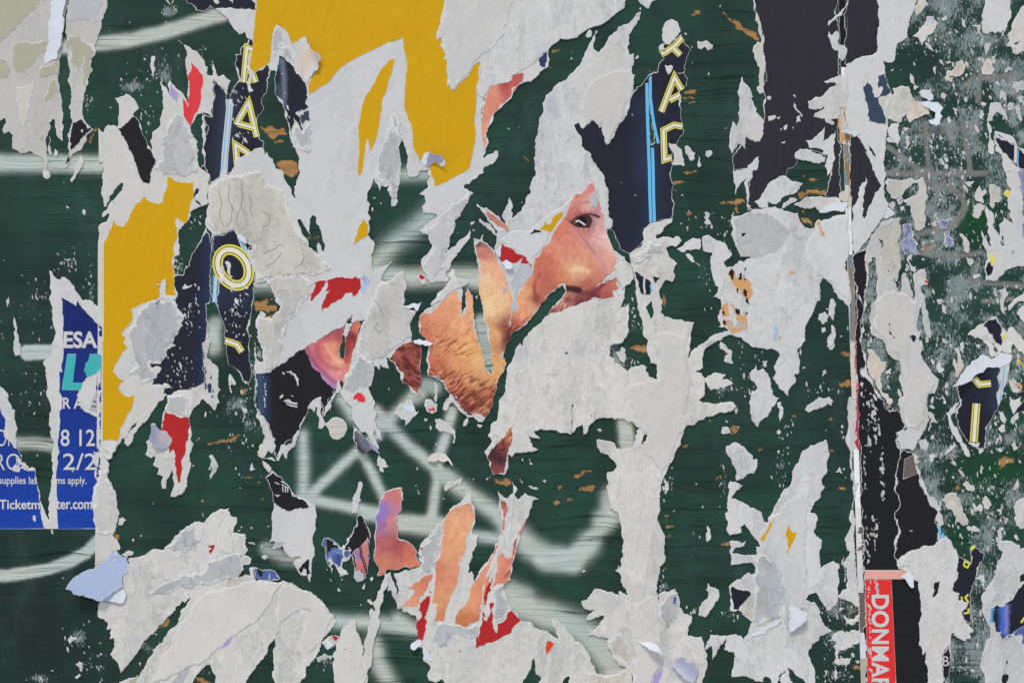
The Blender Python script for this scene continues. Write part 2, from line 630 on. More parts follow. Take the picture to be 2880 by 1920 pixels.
# aerosol strokes: half width, softness, strength, path
SPRAY = [
    (20, 13, 1.0, 'a1 560,430 900,405 1200,370 1500,300 1750,220 1960,150 2050,130'),
    (26, 20, .85, 'a1 -80,1500 400,1500 900,1510'),
    (17, 16, .8, 'c1 100,935 300,935 500,960'),
    (22, 5, 1.0, 'c1 250,100 330,95 470,100'),
    (17, 8, 1.0, 'd1 -60,595 0,585 250,555 450,520 650,445 800,360 900,260'),
    (18, 24, .8, 'b2 1000,40 1300,40 1640,30'),
    (26, 38, .78, 'b2 1750,250 1480,520 1300,640 1080,860 960,1000'),
    (27, 26, .85, 'b2 -300,1015 300,1015 800,1010 1100,960 1400,985 1700,970 2100,980'),
    (24, 24, .7, 'b2 2050,1010 2352,960'),
    (24, 16, .7, 'b2 2080,1400 c2 2110,60 2140,200'),
    (15, 22, .95, 'c2 430,860 440,1100 430,1470'),
    (14, 15, 1.0, 'c2 420,1500 560,1350 760,1160 980,960 1120,860'),
    (13, 15, .95, 'c2 980,1040 1080,1230 1200,1480 1250,1568'),
    (20, 26, .9, 'c2 800,520 900,680 1100,740'),
    (16, 19, .95, 'c2 1100,640 1300,860 1450,1000 1640,1160 1760,1250'),
    (22, 26, .9, 'c2 1760,1250 1950,1400 2200,1568 d3 -40,160'),
    (14, 15, .95, 'c2 1800,640 1740,880 1680,1060 1660,1300 1620,1568 d2 1600,60'),
    (16, 20, .85, 'c2 1460,480 1330,620 1180,760'),
    (15, 16, 1.0, 'c2 400,1440 620,1470 900,1530 1150,1568 d2 1000,30 1400,70 1700,90'),
    (16, 20, .85, 'd2 1300,130 1700,180 2200,240'),
    (20, 26, .9, 'd2 700,1000 1000,1010 1200,1030 1460,1080 1300,990'),
    (24, 26, .8, 'd2 1080,1200 1130,1400 1250,1600'),
    (32, 32, .85, 'd3 20,190 180,330 350,420 560,440 700,300'),
    (26, 26, 1.2, 'd3 300,440 420,420 560,450'),
    (22, 22, .75, 'd3 560,440 740,230 920,60 c3 1000,1450'),
    (22, 14, .85, 'c3 1030,700 1050,850 1060,1000'),
    (20, 18, .7, 'c3 880,60 900,160 960,230'),
    (26, 22, .7, 'c3 900,1420 880,1568 d3 820,60'),
    (40, 36, .8, 'd3 -40,800 200,900 420,980 640,1080 820,1250 920,1400 980,1568'),
    (26, 24, .5, 'd3 0,700 120,760'),
    (20, 18, .55, 'd2 420,430 250,420 100,330'),
    (22, 20, .6, 'c1 1960,60 1930,-100'),
    (22, 18, .6, 'c2 1640,420 1560,400 1500,500'),
    (20, 16, .6, 'b1 1980,1400 1960,1568'),
]
GREY = [(6, 'a4 1350,1260 1600,1210 1880,1170'), (7, 'a4 1780,1110 1830,1350 1860,1568'), (6, 'a4 1440,1130 1450,1300 1480,1568 b4 1490,60'),
        (7, 'a4 1100,1350 1250,1460 1400,1568 b4 1440,30'), (7, 'a4 1900,720 2050,710 2260,690'), (7, 'a4 1945,700 1930,920'),
        (8, 'b4 1350,575 1550,555 1720,500 1800,340'), (6, 'b4 1390,745 1500,780 1620,790 1800,775 1960,750'), (7, 'b4 1850,1020 2100,1035 2350,1060'),
        (6, 'b4 1980,1200 2100,1190 2250,1170'), (7, 'b4 1060,20 1400,30 2000,25'), (7, 'b4 1460,160 1600,120 1750,200 1820,330 1780,430'),
        (6, 'b4 1440,60 1450,200 1440,400'), (7, 'a4 1780,1120 1900,1190'), (6, 'a4 1880,720 1800,800'), (5, 'b4 1800,60 1800,300')]
# where paper was scraped away: centre, radii, density
FLECK = [('a1 1480,680', 260, 260, .8), ('a1 1200,800', 160, 90, .9), ('a1 1560,100', 110, 90, .9), ('a1 1350,1100', 90, 190, .55), ('a1 820,930', 60, 90, .6),
         ('a1 1850,520', 90, 110, .6), ('b1 450,1200', 420, 320, .55), ('b1 640,850', 90, 90, .8), ('b1 830,1050', 60, 260, .75), ('c1 300,450', 220, 300, .4),
         ('b1 1800,420', 90, 120, .7), ('b1 1640,880', 60, 90, .8), ('c1 2200,600', 180, 200, .85), ('c1 2300,760', 90, 120, .8), ('c1 2330,250', 60, 260, .8),
         ('c2 30,100', 60, 140, .7), ('c1 2150,1000', 300, 300, .35), ('d1 720,1150', 130, 120, .85), ('d1 870,1400', 140, 200, .75), ('d1 380,1520', 140, 60, .8),
         ('d1 1370,1250', 100, 130, .8), ('d1 1850,1430', 90, 90, .6), ('d2 650,1360', 140, 70, .8), ('c3 1080,180', 110, 120, .7), ('b3 1120,1330', 60, 260, .85),
         ('b3 1960,700', 60, 160, .8), ('b3 1800,1050', 90, 200, .4), ('b3 1800,450', 220, 150, .5), ('c3 2040,430', 280, 90, .8), ('c3 1950,1270', 60, 200, .6),
         ('c3 1430,1290', 60, 110, .8), ('c4 120,1150', 80, 240, .85), ('c4 150,850', 90, 160, .6), ('c4 500,470', 260, 50, .6), ('d4 660,900', 200, 160, 1.1),
         ('d4 640,1180', 200, 140, 1.05), ('d4 640,1500', 260, 70, .85), ('d4 680,1370', 120, 80, .6), ('c3 2200,300', 120, 260, .5),
         ('a4 1500,350', 420, 420, .62), ('a4 1900,750', 220, 500, .9), ('a4 1400,1350', 420, 330, .92), ('a4 1750,1400', 300, 260, 1.0), ('a4 2200,1000', 200, 600, .8),
         ('b4 1600,250', 300, 260, 1.0), ('b4 1720,1150', 360, 420, 1.08), ('b4 1250,900', 120, 500, .9), ('b4 950,1150', 90, 400, .95), ('b4 2100,350', 160, 300, .7),
         ('b4 2000,700', 300, 160, .7), ('b4 2200,1150', 260, 220, .8), ('b4 950,1480', 90, 120, .95), ('b4 1250,400', 120, 260, .7), ('c4 1600,60', 300, 200, .9),
         ('c4 1600,400', 160, 400, .8), ('c4 1640,1050', 200, 260, .95), ('c4 2250,330', 200, 460, .95), ('c4 2150,900', 200, 260, .75), ('c4 2100,1380', 200, 180, .9),
         ('c4 1150,350', 150, 200, .8), ('c4 1900,1300', 200, 200, .7), ('d4 1750,200', 200, 200, .8), ('d4 2100,100', 200, 300, .95), ('d4 1930,800', 90, 400, .9),
         ('d4 1800,1350', 120, 300, .6), ('d4 2000,500', 160, 200, .9), ('d3 1400,680', 60, 60, .7), ('d3 1990,930', 140, 60, .7), ('d3 1680,900', 60, 40, .7)]
WOOD = ['a2 20,1165 90,1180 150,1160 200,1190 260,1180 290,1250 200,1240 130,1270 90,1220', 'a2 160,1300 250,1295 250,1312 170,1316',
        'a2 190,1500 260,1470 320,1470 380,1500 395,1568 b2 380,30 330,60 280,40 240,20', 'b2 0,1200 60,1190 160,1180 80,1240 180,1230 190,1290 100,1300 60,1275 0,1290',
        'b2 460,605 500,598 575,600 570,618 480,620', 'b2 80,1340 150,1320 170,1330 100,1370', 'a1 880,1180 900,1185 850,1260 825,1325 830,1270',
        'c1 2215,430 2270,432 2235,490', 'c1 1900,945 2100,890 2180,855 2260,840 2180,880 2050,920', 'c1 1830,1465 1880,1455 1860,1470', 'c1 2240,1245 2340,1250 2300,1256',
        'd1 1045,200 1095,200 1085,265 1060,240', 'd1 1480,1000 1560,960 1540,1030 1440,1075', 'd1 1790,1510 1850,1520 1950,1568 1850,1575', 'd2 140,440 220,436 220,450 145,456',
        'a3 360,480 440,440 430,465 370,490', 'a3 1580,830 1690,825 1680,855 1590,858', 'a3 1570,900 1670,898 1670,912 1580,914', 'a3 1590,932 1690,932 1680,942 1590,942',
        'a3 1620,962 1665,960 1660,970', 'a3 1640,140 1720,100 1730,120 1690,135', 'a3 1900,90 1960,120 2000,170 2100,230 2250,310 2290,400 2180,330 2120,280 2000,190',
        'a3 100,1440 190,1490 150,1480', 'a3 330,600 380,630 340,625', 'a3 1250,650 1300,645 1260,660',
        'b3 1570,15 1740,0 1600,35', 'b3 1465,110 1580,95 1530,115 1480,122', 'b3 1900,290 2060,260 2140,265 2130,290 2000,298', 'b3 1590,390 1670,372 1600,400', 'b3 1490,180 1520,175 1500,186',
        'b3 1380,1180 1400,1140 1410,1190 1395,1245', 'c3 1085,50 1180,40 1240,60 1235,100 1150,85', 'c3 560,1240 640,1200 730,1190 640,1230 580,1255',
        'c3 580,1370 680,1330 770,1330 660,1370', 'c3 420,1340 465,1330 440,1360', 'c3 360,1490 400,1455 440,1470 430,1495', 'c3 500,1450 560,1445 510,1470', 'c3 1860,1270 1930,1210 1955,1180 1920,1250',
        'c3 2020,780 2060,770 2080,820 2015,850', 'c3 2250,1010 2290,980 2300,1000', 'c3 1800,720 1830,710 1820,740', 'c3 1560,965 1620,955 1590,970', 'c3 750,1450 775,1440 770,1460',
        'd3 1340,75 1440,60 1400,85', 'd3 1400,130 1480,125 1440,140', 'd3 1420,215 1460,205 1450,230', 'd3 1920,285 1990,272 1990,303 1930,305', 'd3 1390,510 1430,508 1410,520', 'd3 1390,38 1440,34 1430,42',
        'b4 270,210 310,190 530,175 525,225 440,205 330,220 290,250', 'b4 370,85 470,80 430,95', 'b4 280,50 340,48 300,60', 'b4 300,435 350,430 410,480 400,500 340,480', 'b4 290,372 340,370 320,385',
        'b4 690,870 740,930 760,1000 720,970', 'c4 660,100 750,95 770,150 700,130', 'c4 650,400 730,350 770,400 700,410', 'c4 2120,1090 2200,1060 2260,1100 2130,1165', 'c4 1700,1350 1740,1310 1770,1360',
        'c4 640,1330 710,1330 690,1360 660,1355', 'c4 210,675 255,678 215,684', 'c4 540,710 610,708 560,716', 'c4 560,995 640,993 600,1001', 'd4 700,900 850,885 850,910 740,920',
        'd4 790,1410 870,1430 860,1450 780,1445', 'b4 1435,690 1500,690 1460,755', 'c2 2190,1270 2300,1250 2352,1300 2290,1325 2200,1300', 'd4 720,210 760,195 740,230', 'b3 2040,350 2065,330 2060,390',
        'c2 0,1300 60,1290 40,1300', 'c2 0,1448 80,1440 30,1450', 'b2 1470,910 1520,880 1500,905', 'b2 1355,740 1390,735 1370,750', 'b1 570,100 600,105 580,112', 'd1 1780,1500 1850,1530 1820,1568']
DARK = [('a4 1350,560', 330, 160, .6), ('a4 1250,760', 150, 120, .6), ('a4 1900,950', 160, 140, .45), ('b4 1400,850', 140, 90, .6), ('b4 1560,980', 80, 110, .6), ('b4 1950,620', 300, 120, .6), ('b4 2150,950', 220, 160, .5),
        ('b4 2100,1250', 200, 100, .5), ('c4 1560,620', 120, 260, .5), ('c4 1700,1180', 200, 90, .4), ('c4 2050,1150', 300, 120, .6), ('c4 2180,620', 120, 140, .4), ('d4 1700,200', 160, 160, .5), ('a4 2100,1150', 160, 90, .5), ('b4 1900,60', 120, 100, .4)]
BRIGHT = [('b4 1850,450', 240, 200, 1.0), ('c4 2100,1180', 320, 160, .9), ('c4 1900,1480', 200, 140, .9), ('d4 1800,230', 200, 120, .7), ('c4 2250,850', 160, 160, .6), ('b4 1480,620', 130, 80, .6)]
DARK_TONE = [('d1 300,1000', 900, 900, .95), ('d1 300,350', 700, 260, .8), ('c4 500,400', 600, 600, .6), ('c1 300,500', 500, 500, .7), ('b1 500,1100', 600, 500, .35), ('d4 600,1000', 400, 800, .35), ('a4 1300,400', 400, 300, .3)]  # areas where the green of the board is darker


def seg_dist(X, Y, pts):
    d = np.full(X.shape, 1e9)
    for (ax, ay), (bx_, by_) in zip(pts[:-1], pts[1:]):
        dx, dy = bx_ - ax, by_ - ay
        t = np.clip(((X - ax) * dx + (Y - ay) * dy) / (dx * dx + dy * dy + 1e-9), 0, 1)
        d = np.minimum(d, np.hypot(X - ax - t * dx, Y - ay - t * dy))
    return d


def blob(X, Y, spec):
    (c,), _ = P(spec[0])
    r = ((X - c[0]) / (spec[1] * TS)) ** 2 + ((Y - c[1]) / (spec[2] * TS)) ** 2
    return spec[3] * np.exp(-r * 1.1)


def vnoise(X, Y, s, seed):
    r = np.random.default_rng(seed)
    G = r.random((256, 256))
    x, y = X / s + 91.3, Y / s + 37.7
    xi, yi = np.floor(x).astype(int), np.floor(y).astype(int)
    fx, fy = x - xi, y - yi
    fx, fy = fx * fx * (3 - 2 * fx), fy * fy * (3 - 2 * fy)
    g = lambda a, b: G[a % 256, b % 256]
    return (g(xi, yi) * (1 - fx) + g(xi + 1, yi) * fx) * (1 - fy) + (g(xi, yi + 1) * (1 - fx) + g(xi + 1, yi + 1) * fx) * fy


def make_board(name, label, xa, xb, side):
    """side -1: its right edge is the joint; +1: its left edge is."""
    fx0, fx1 = max(xa, -30), min(xb, 2920)
    xs = np.unique(np.concatenate([np.linspace(xa, fx0, 6), np.arange(fx0, fx1, 3.6), [fx1], np.linspace(fx1, xb, 6)]))
    ys = np.unique(np.concatenate([np.linspace(-700, -30, 6), np.arange(-30, 1960, 3.6), np.linspace(1960, 2468, 6)]))
    X, Y = np.meshgrid(xs, ys)
    if side < 0:
        x0 = 1900.0
        X = np.where(X > x0, x0 + (X - x0) * (seam(Y) - 11 - x0) / (xb - x0), X)
    else:
        x0 = 2950.0
        X = np.where(X < x0, x0 - (x0 - X) * (x0 - seam(Y) - 9) / (x0 - xa), X)
    sh = X.shape
    wear = np.zeros(sh + (4,))
    marks = np.zeros(sh + (4,))
    wob = (vnoise(X, Y, 9, 1) - .5) * 5 + (vnoise(X, Y, 30, 2) - .5) * 10
    sp = np.zeros(sh)
    for hw, soft, k, path in SPRAY:
        d = seg_dist(X, Y, P(path)[0]) + wob * .35
        t = np.clip((hw * 1.0 + soft * .95 - d) / (soft * 1.8), 0, 1)
        sp = 1 - (1 - sp) * (1 - np.clip(k * 1.1, 0, 1) * .93 * (t * t * (3 - 2 * t)) ** 1.35)
    wear[..., 0] = sp
    fl = .06 + .42 * vnoise(X, Y, 26, 5) * vnoise(X * 1.0, Y * .45, 75, 6) ** 1.5
    for s in FLECK:
        fl = np.maximum(fl, blob(X, Y, s))
    if side > 0:
        fl = np.maximum(fl, .74 + .5 * vnoise(X * 1.6, Y * .6, 45, 8) * vnoise(X, Y, 140, 9))
        for s in DARK:
            fl = fl - blob(X, Y, s)
        fl = np.maximum(fl, .12)
    fl = fl * (.55 + .9 * vnoise(X, Y, 34, 3)) + .10 * (vnoise(X, Y, 14, 4) - .5)
    wear[..., 1] = np.clip(fl, 0, 1.1)
    wd = np.zeros(sh).ravel()
    xf, yf = X.ravel(), Y.ravel()
    for w in WOOD:
        p, f = P(w)
        r = refine(p, f, .12, 5)
        wd[inside(xf, yf, [r])] = 1
    wear[..., 2] = wd.reshape(sh)
    gm = np.zeros(sh)
    for hw, path in GREY:
        d = seg_dist(X, Y, P(path)[0]) + wob * .25
        gm = np.maximum(gm, np.clip((hw + 2.5 - d) / 4.0, 0, 1) * .95)
    marks[..., 0] = gm
    br = np.zeros(sh)
    for s in BRIGHT:
        br = np.maximum(br, blob(X, Y, s))
    so = np.zeros(sh)
    for s in DARK_TONE:
        so = np.maximum(so, blob(X, Y, s))
    marks[..., 1], marks[..., 2] = np.clip(br, 0, 1), np.clip(so, 0, 1)
    wear[..., 3] = marks[..., 3] = 1
    ny, nx = sh
    cen = (float(X.mean()), 2468.0)
    cw = to_world(cen[0], cen[1], 0)
    co = np.zeros((ny * nx, 3))
    co[:, 0] = (xf - cen[0]) / 1000
    co[:, 2] = (cen[1] - yf) / 1000
    co[:, 1] = wd * .0007 - (np.array([0.0]) if False else 0)
    idx = np.arange(ny * nx).reshape(ny, nx)
    q = np.stack([idx[:-1, :-1], idx[1:, :-1], idx[1:, 1:], idx[:-1, 1:]], -1).reshape(-1, 4)
    # edges of the sheet, 18 mm thick
    ring = np.concatenate([idx[0, :], idx[1:, -1], idx[-1, -2::-1], idx[-2:0:-1, 0]])
    back = co[ring].copy()
    back[:, 1] = .018
    n0 = len(co)
    m = len(ring)
    bi = np.arange(n0, n0 + m)
    sq = np.stack([ring, np.roll(ring, -1), np.roll(bi, -1), bi], -1)
    co = np.concatenate([co, back])
    Q = np.concatenate([q, sq]).astype(np.int32)
    me = bpy.data.meshes.new(name)
    me.vertices.add(len(co))
    me.vertices.foreach_set('co', co.ravel())
    me.loops.add(len(Q) * 4)
    me.loops.foreach_set('vertex_index', Q.ravel())
    me.polygons.add(len(Q))
    me.polygons.foreach_set('loop_start', np.arange(0, len(Q) * 4, 4, dtype=np.int32))
    me.polygons.foreach_set('loop_total', np.full(len(Q), 4, np.int32))
    me.update(calc_edges=True)
    for nm, arr in (('wear', wear), ('marks', marks)):
        a = np.zeros((len(co), 4))
        a[:n0] = arr.reshape(-1, 4)
        me.attributes.new(nm, 'FLOAT_COLOR', 'POINT').data.foreach_set('color', a.ravel())
    me.materials.append(M_BOARD)
    o = link(name, me, None, cw)
    tag(o, label, 'board', 'plywood boards of the hoarding')
    return o


make_board('plywood_board', 'wide dark green plywood board with white sprayed graffiti and torn posters, left of the joint', -1300, 2400, -1)
make_board('plywood_board', 'narrow scraped green plywood board with grey scribbles, right of the upright joint', 2400, 4200, 1)

pm = plain('pale_paving', lin(222, 220, 216, 1.0), .85, .2)
me = bpy.data.meshes.new('pavement')
me.from_pydata([(-400, -400, 0), (400, -400, 0), (400, 400, 0), (-400, 400, 0)], [], [(0, 1, 2, 3)])
me.materials.append(pm)
pav = bpy.data.objects.new('pavement', me)
COL.objects.link(pav)
pav['kind'] = 'structure'

me = bpy.data.meshes.new('added_backdrop')  # added white backdrop, there only to brighten the open joint
wx, wy, wh, wt = 9.0, 9.0, 7.0, .25
me.from_pydata([(-wx, wy, 0), (wx, wy, 0), (wx, wy, wh), (-wx, wy, wh), (-wx, wy + wt, 0), (wx, wy + wt, 0), (wx, wy + wt, wh), (-wx, wy + wt, wh)], [],
               [(0, 1, 2, 3), (5, 4, 7, 6), (3, 2, 6, 7), (4, 0, 3, 7), (1, 5, 6, 2)])
me.materials.append(plain('backdrop_white', (.93, .93, .92), .9, .1))
o = bpy.data.objects.new('added_backdrop', me)
COL.objects.link(o)
tag(o, 'added white backdrop beyond the boards, brightening the open upright joint', 'wall')


# ------------------------------------------------------------------ halftone photograph on the portrait poster
SK = '''b3 740,130,215,130,120 600,230,205,118,106 560,330,222,146,124 650,300,228,158,138 520,400,198,108,96 600,390,186,98,92 480,480,214,124,100 430,560,214,118,90
350,700,218,134,100 300,820,204,108,78 450,700,218,138,108 550,640,214,130,108 260,950,200,104,80 300,1000,188,94,74 220,1080,194,104,74 450,1000,214,124,84 600,900,228,178,130
540,940,222,158,114 680,930,222,152,112 750,860,218,138,104 680,760,218,144,110 600,760,218,140,108 800,950,212,128,104 800,750,214,150,134 860,830,224,158,138 900,700,232,184,168
780,620,228,168,154 850,620,232,188,178 700,560,196,128,118 880,900,214,140,118 930,880,218,148,128 700,1030,186,98,78 620,1150,150,80,74 750,1130,100,50,52 850,1080,192,94,80
950,1030,204,110,90 900,1140,166,84,74 560,1180,184,114,100 450,1230,196,136,120 380,1290,140,70,62 600,1230,114,54,54 400,1080,182,98,70 300,1180,190,100,74 225,1180,130,60,56
60,1200,234,164,110 130,1100,234,168,114 190,1000,214,130,94 100,1300,228,150,110 50,1420,186,98,78 180,1250,224,156,114 720,330,222,160,150 790,360,190,130,125 820,560,220,160,150
b2 2050,720,214,138,118 2060,850,232,172,128 2100,1000,238,192,144 2200,900,232,168,128 2150,1250,238,198,138 2250,1200,238,190,138 2300,1450,146,76,58 2200,1500,224,160,104 2040,675,56,28,34 2075,780,190,105,95
2330,1540,110,50,48 1850,1130,234,164,118 1650,1300,224,144,104 1800,1300,228,154,108 1900,1400,234,164,114 1950,1150,234,164,114 1600,1450,208,124,90 1700,1500,218,140,94 1550,1530,196,108,80
c2 1700,50,218,138,90 1950,80,232,164,100 2050,200,232,172,108 1850,200,222,148,94 1650,200,198,108,74 1800,330,198,118,80 2000,350,214,148,94 1900,450,188,108,74 2050,500,178,104,74
1980,600,166,88,68 2100,620,188,118,84 2180,450,178,100,70 2150,350,214,148,94 2220,250,224,164,100 1850,500,160,84,64 1450,60,180,98,78 1400,120,136,64,58 1450,300,146,74,64 1350,250,140,68,58 1480,420,160,84,74
480,60,204,108,110 600,40,218,110,100 700,60,232,150,110 650,150,222,118,108 560,160,190,92,96 600,260,212,118,118 700,330,222,138,138 740,200,232,164,128 820,80,166,58,44 850,200,222,128,100 780,300,224,140,124
500,150,176,112,140 600,300,168,122,172 700,398,176,124,164 460,90,180,108,128 1150,1530,146,118,188 1280,1400,204,116,110 1330,1350,224,150,110 1200,1420,200,118,120
2330,830,210,136,88 2250,920,160,88,62 2200,1020,70,36,42 2240,1090,40,32,42 2220,1160,130,62,62 2300,1000,120,60,56 2270,1190,150,75,70 2230,960,120,60,52
b2 650,1530,186,92,94 760,1480,166,74,78 930,1450,214,114,90 880,1520,126,38,44 960,1400,208,108,90
d2 1200,300,182,92,88 1180,450,204,120,94 1400,350,204,108,84 1300,300,166,78,78 1150,100,160,108,150 1250,80,204,128,120 1450,450,214,120,90 1130,20,146,116,186
1800,300,228,156,110 1900,150,232,164,116 1700,800,222,150,104 1680,960,204,128,74 1550,650,212,122,88 1430,830,222,150,110 1980,800,224,146,104 1930,1010,196,116,70 2150,450,224,150,112 2270,560,212,128,98 2200,350,218,134,106
d3 90,120,204,118,104 50,250,196,108,100 20,400,212,128,104
a2 2200,850,222,138,108 2120,1000,218,138,108 2100,1200,222,150,120 2300,800,176,66,66 2340,860,200,90,80 a3 50,750,196,86,78 20,840,206,110,90
d2 950,450,200,118,106 1000,350,204,124,112 1000,560,190,90,70 930,400,150,120,170'''
_p, _c = [], []
_o = (0, 0)
for _t in SK.split():
    if _t[0] in ROW:
        _o = (720 * (int(_t[1]) - 1), ROW[_t[0]])
    else:
        _q = [float(v) for v in _t.split(',')]
        _p.append((_o[0] + _q[0] * TS, _o[1] + _q[1] * TS))
        _c.append(lin(*_q[2:]))
SKP, SKC = np.array(_p), np.array(_c)


def tile_xy(t, x, y):
    return (x - 720 * (int(t[1]) - 1)) / TS, (y - ROW[t[0]]) / TS


def line_mask(x, y, path, w, soft):
    d = seg_dist(x, y, P(path)[0])
    return np.clip((w + soft - d) / max(soft, .01), 0, 1)


def skin(x, y):
    out = np.empty((len(x), 3))
    xw = x + (vnoise(x, y, 16, 11) - .5) * 6
    yw = y + (vnoise(x, y, 16, 12) - .5) * 6
    for c in range(0, len(x), 5000):
        s = slice(c, c + 5000)
        d2 = (xw[s, None] - SKP[:, 0]) ** 2 + (yw[s, None] - SKP[:, 1]) ** 2
        w = 1 / (d2 + 170.0) ** 1.9
        out[s] = (w @ SKC) / w.sum(1)[:, None]
    k = 1 + .22 * (vnoise(x, y, 3.1, 19) - .5) + .08 * (vnoise(x, y, 5, 13) - .5) + .16 * (vnoise(x, y, 11, 14) - .5)
    out *= k[:, None]
    # pores
    pore = np.clip((vnoise(x, y, 5.5, 15) - .80) * 6, 0, 1)
    out *= (1 - .10 * pore)[:, None]
    # stubble on the jaw and lip: short slanting hairs
    hair = 0
    wts = [np.clip((1250 - x) / 60, 0, 1), 0, np.clip((x - 1330) / 140, 0, 1) * (x < 1480) + (x > 1500) * 1.0]
    wts[1] = np.clip(1 - wts[0] - wts[2], 0, 1)
    for k, (deg, wt) in enumerate(zip((30, -32, -52), wts)):
        a = math.radians(deg)
        u, v = x * math.cos(a) + y * math.sin(a), -x * math.sin(a) + y * math.cos(a)
        v = v + (vnoise(x, y, 30, 40 + k) - .5) * 9
        hair = hair + wt * (vnoise(u / 4.4, v, 3.9, 16 + 3 * k) * .7 + vnoise(u / 3.0, v, 3.3, 17 + 3 * k) * .3)
    X2, Y2 = tile_xy('c2', x, y)
    beard = np.clip((Y2 - (60 + np.clip(X2 - 1500, 0, 800) * .22)) / 330, 0, 1) * np.clip((X2 - 1150) / 100, 0, 1) * np.clip((2700 - X2) / 100, 0, 1) * (Y2 < 760)
    beard = np.maximum(beard, (X2 > 1180) * (X2 < 1535) * (Y2 > -40) * (Y2 < 520) * .95)
    beard = np.maximum(beard, (X2 > 2090) * (X2 < 2400) * (Y2 > 740) * (Y2 < 1000) * .9)
    X3, Y3 = tile_xy('b3', x, y)
    lip = np.clip((Y3 - (1120 + .0 * X3)) / 90, 0, 1) * (X3 > 290) * (X3 < 780) * (Y3 > 1330 - (X3 - 290) * .95)
    beard = np.maximum(beard, lip * .8)
    beard = np.maximum(beard, (X3 > -80) * (X3 < 190) * np.clip((Y3 - 1230) / 160, 0, 1) * .55)
    XJ, YJ = tile_xy('b2', x, y)
    beard = np.maximum(beard, np.clip((YJ - 1260) / 300, 0, 1) * (XJ > 1480) * (XJ < 2040) * (YJ < 1700) * .45)
    hm = np.clip((hair - .70 + .27 * beard) * 11, 0, 1) * np.clip(beard * 1.6, 0, 1)
    light = np.clip((.42 - hair) * 6, 0, 1) * beard
    out = out * (1 - .56 * hm)[:, None] * np.array([1, .84, .82]) ** hm[:, None]
    out = out * (1 + .36 * light)[:, None]
    g = out @ np.array([.3, .55, .15])
    out = g[:, None] + (out - g[:, None]) * .94
    return np.clip(out * np.array([.94, .96, 1.0]), .004, 1)


def over(out, m, rgb):
    return out * (1 - m[:, None]) + lin(*rgb) * m[:, None]


def face(x, y):
    out = skin(x, y)
    # crease beside the nose, lid folds, nostril, lashes
    out = over(out, .75 * line_mask(x, y, 'b3 540,480 620,580 700,690 760,760 800,810 835,860 858,920 862,965', 1.2, 3.0), (165, 110, 112))
    out = over(out, .55 * line_mask(x, y, 'b3 775,775 815,830 845,885 858,940', .6, 1.6), (190, 180, 196))
    out = over(out, .5 * line_mask(x, y, 'b3 545,355 610,315 680,295 720,290', 1.0, 4.0), (170, 92, 74))
    out = over(out, .55 * line_mask(x, y, 'b3 500,440 530,470 560,480', 1, 4), (130, 60, 62))
    out = over(out, .65 * line_mask(x, y, 'b3 540,465 600,425 660,400 720,400 790,420', 2, 5), (96, 44, 48))
    out = over(out, .9 * line_mask(x, y, 'b3 548,480 590,440 640,418 700,405 760,410 800,430', 1.8, 2.2), (40, 20, 26))
    # white of the eye, iris, pupil, catchlight
    eye = inside(x, y, [P('b3 555,490 600,440 660,415 730,412 790,440 810,490 770,515 700,522 620,518 580,512')[0]])
    ex, ey = tile_xy('b3', x, y)
    sh = np.clip((ex - 700) / 110, 0, 1)
    out[eye] = (np.outer(1 - sh, lin(120, 78, 80)) + np.outer(sh, lin(205, 160, 160)))[eye]
    iris = eye & (((ex - 655) / 80) ** 2 + ((ey - 462) / 66) ** 2 < 1)
    out[iris] = lin(66, 40, 38)
    pup = eye & (((ex - 640) / 45) ** 2 + ((ey - 465) / 45) ** 2 < 1)
    out[pup] = lin(22, 16, 20)
    out = over(out, .85 * line_mask(x, y, 'b3 552,486 590,512 640,520 720,520', 1.0, 2.0), (34, 18, 24))
    out = over(out, line_mask(x, y, 'b3 606,458 640,478 668,498', 1.2, 1.0), (232, 228, 228))
    out = over(out, line_mask(x, y, 'b3 592,466 594,470', 1.8, 1.0), (225, 220, 222))
    for p in ('640,405 625,380', '680,398 670,370', '720,395 725,365', '755,400 775,375', '600,425 580,400', '650,530 665,555', '700,530 712,560', '745,530 760,555', '610,524 615,545'):
        out = over(out, .6 * line_mask(x, y, 'b3 ' + p, .5, 1.8), (110, 50, 58))
    for p in ('640,560 700,620 780,660', '700,590 780,620 850,640', '660,590 690,650 720,700'):
        out = over(out, .35 * line_mask(x, y, 'b3 ' + p, .8, 3), (176, 96, 92))
    out = over(out, .45 * line_mask(x, y, 'b3 208,1040 205,1090 222,1160 245,1208', .8, 2.2), (120, 50, 48))
    out = over(out, .5 * line_mask(x, y, 'b3 630,1110 660,1125 690,1120', 1.5, 3), (88, 34, 42))
    out = over(out, .6 * line_mask(x, y, 'b3 790,1105 825,1060 845,1035', .8, 2.5), (96, 40, 50))
    out = over(out, .5 * line_mask(x, y, 'b3 740,1150 790,1160', 1.5, 3), (60, 26, 34))
    out = over(out, .5 * line_mask(x, y, 'b3 520,350 580,300 650,285 700,282', .5, 1.4), (140, 70, 56))
    out = over(out, .45 * line_mask(x, y, 'b3 545,920 600,900 660,905 700,930', 2, 7), (244, 214, 160))
    # nostril and the shadow round the wing of the nose, printed in the photograph
    out = over(out, .9 * line_mask(x, y, 'b3 480,1082 540,1082 615,1098', 6.5, 5), (28, 14, 20))
    out = over(out, .6 * line_mask(x, y, 'b3 255,960 215,1010 200,1090 215,1170 240,1210', 2, 6), (150, 70, 58))
    out = over(out, .55 * line_mask(x, y, 'b3 640,1130 700,1135 760,1120 800,1080 840,1040', 4, 8), (110, 46, 54))
    out = over(out, .6 * line_mask(x, y, 'b3 500,1190 600,1200 720,1165 780,1160', 3, 8), (120, 54, 56))
    return np.clip(out, .004, 1)


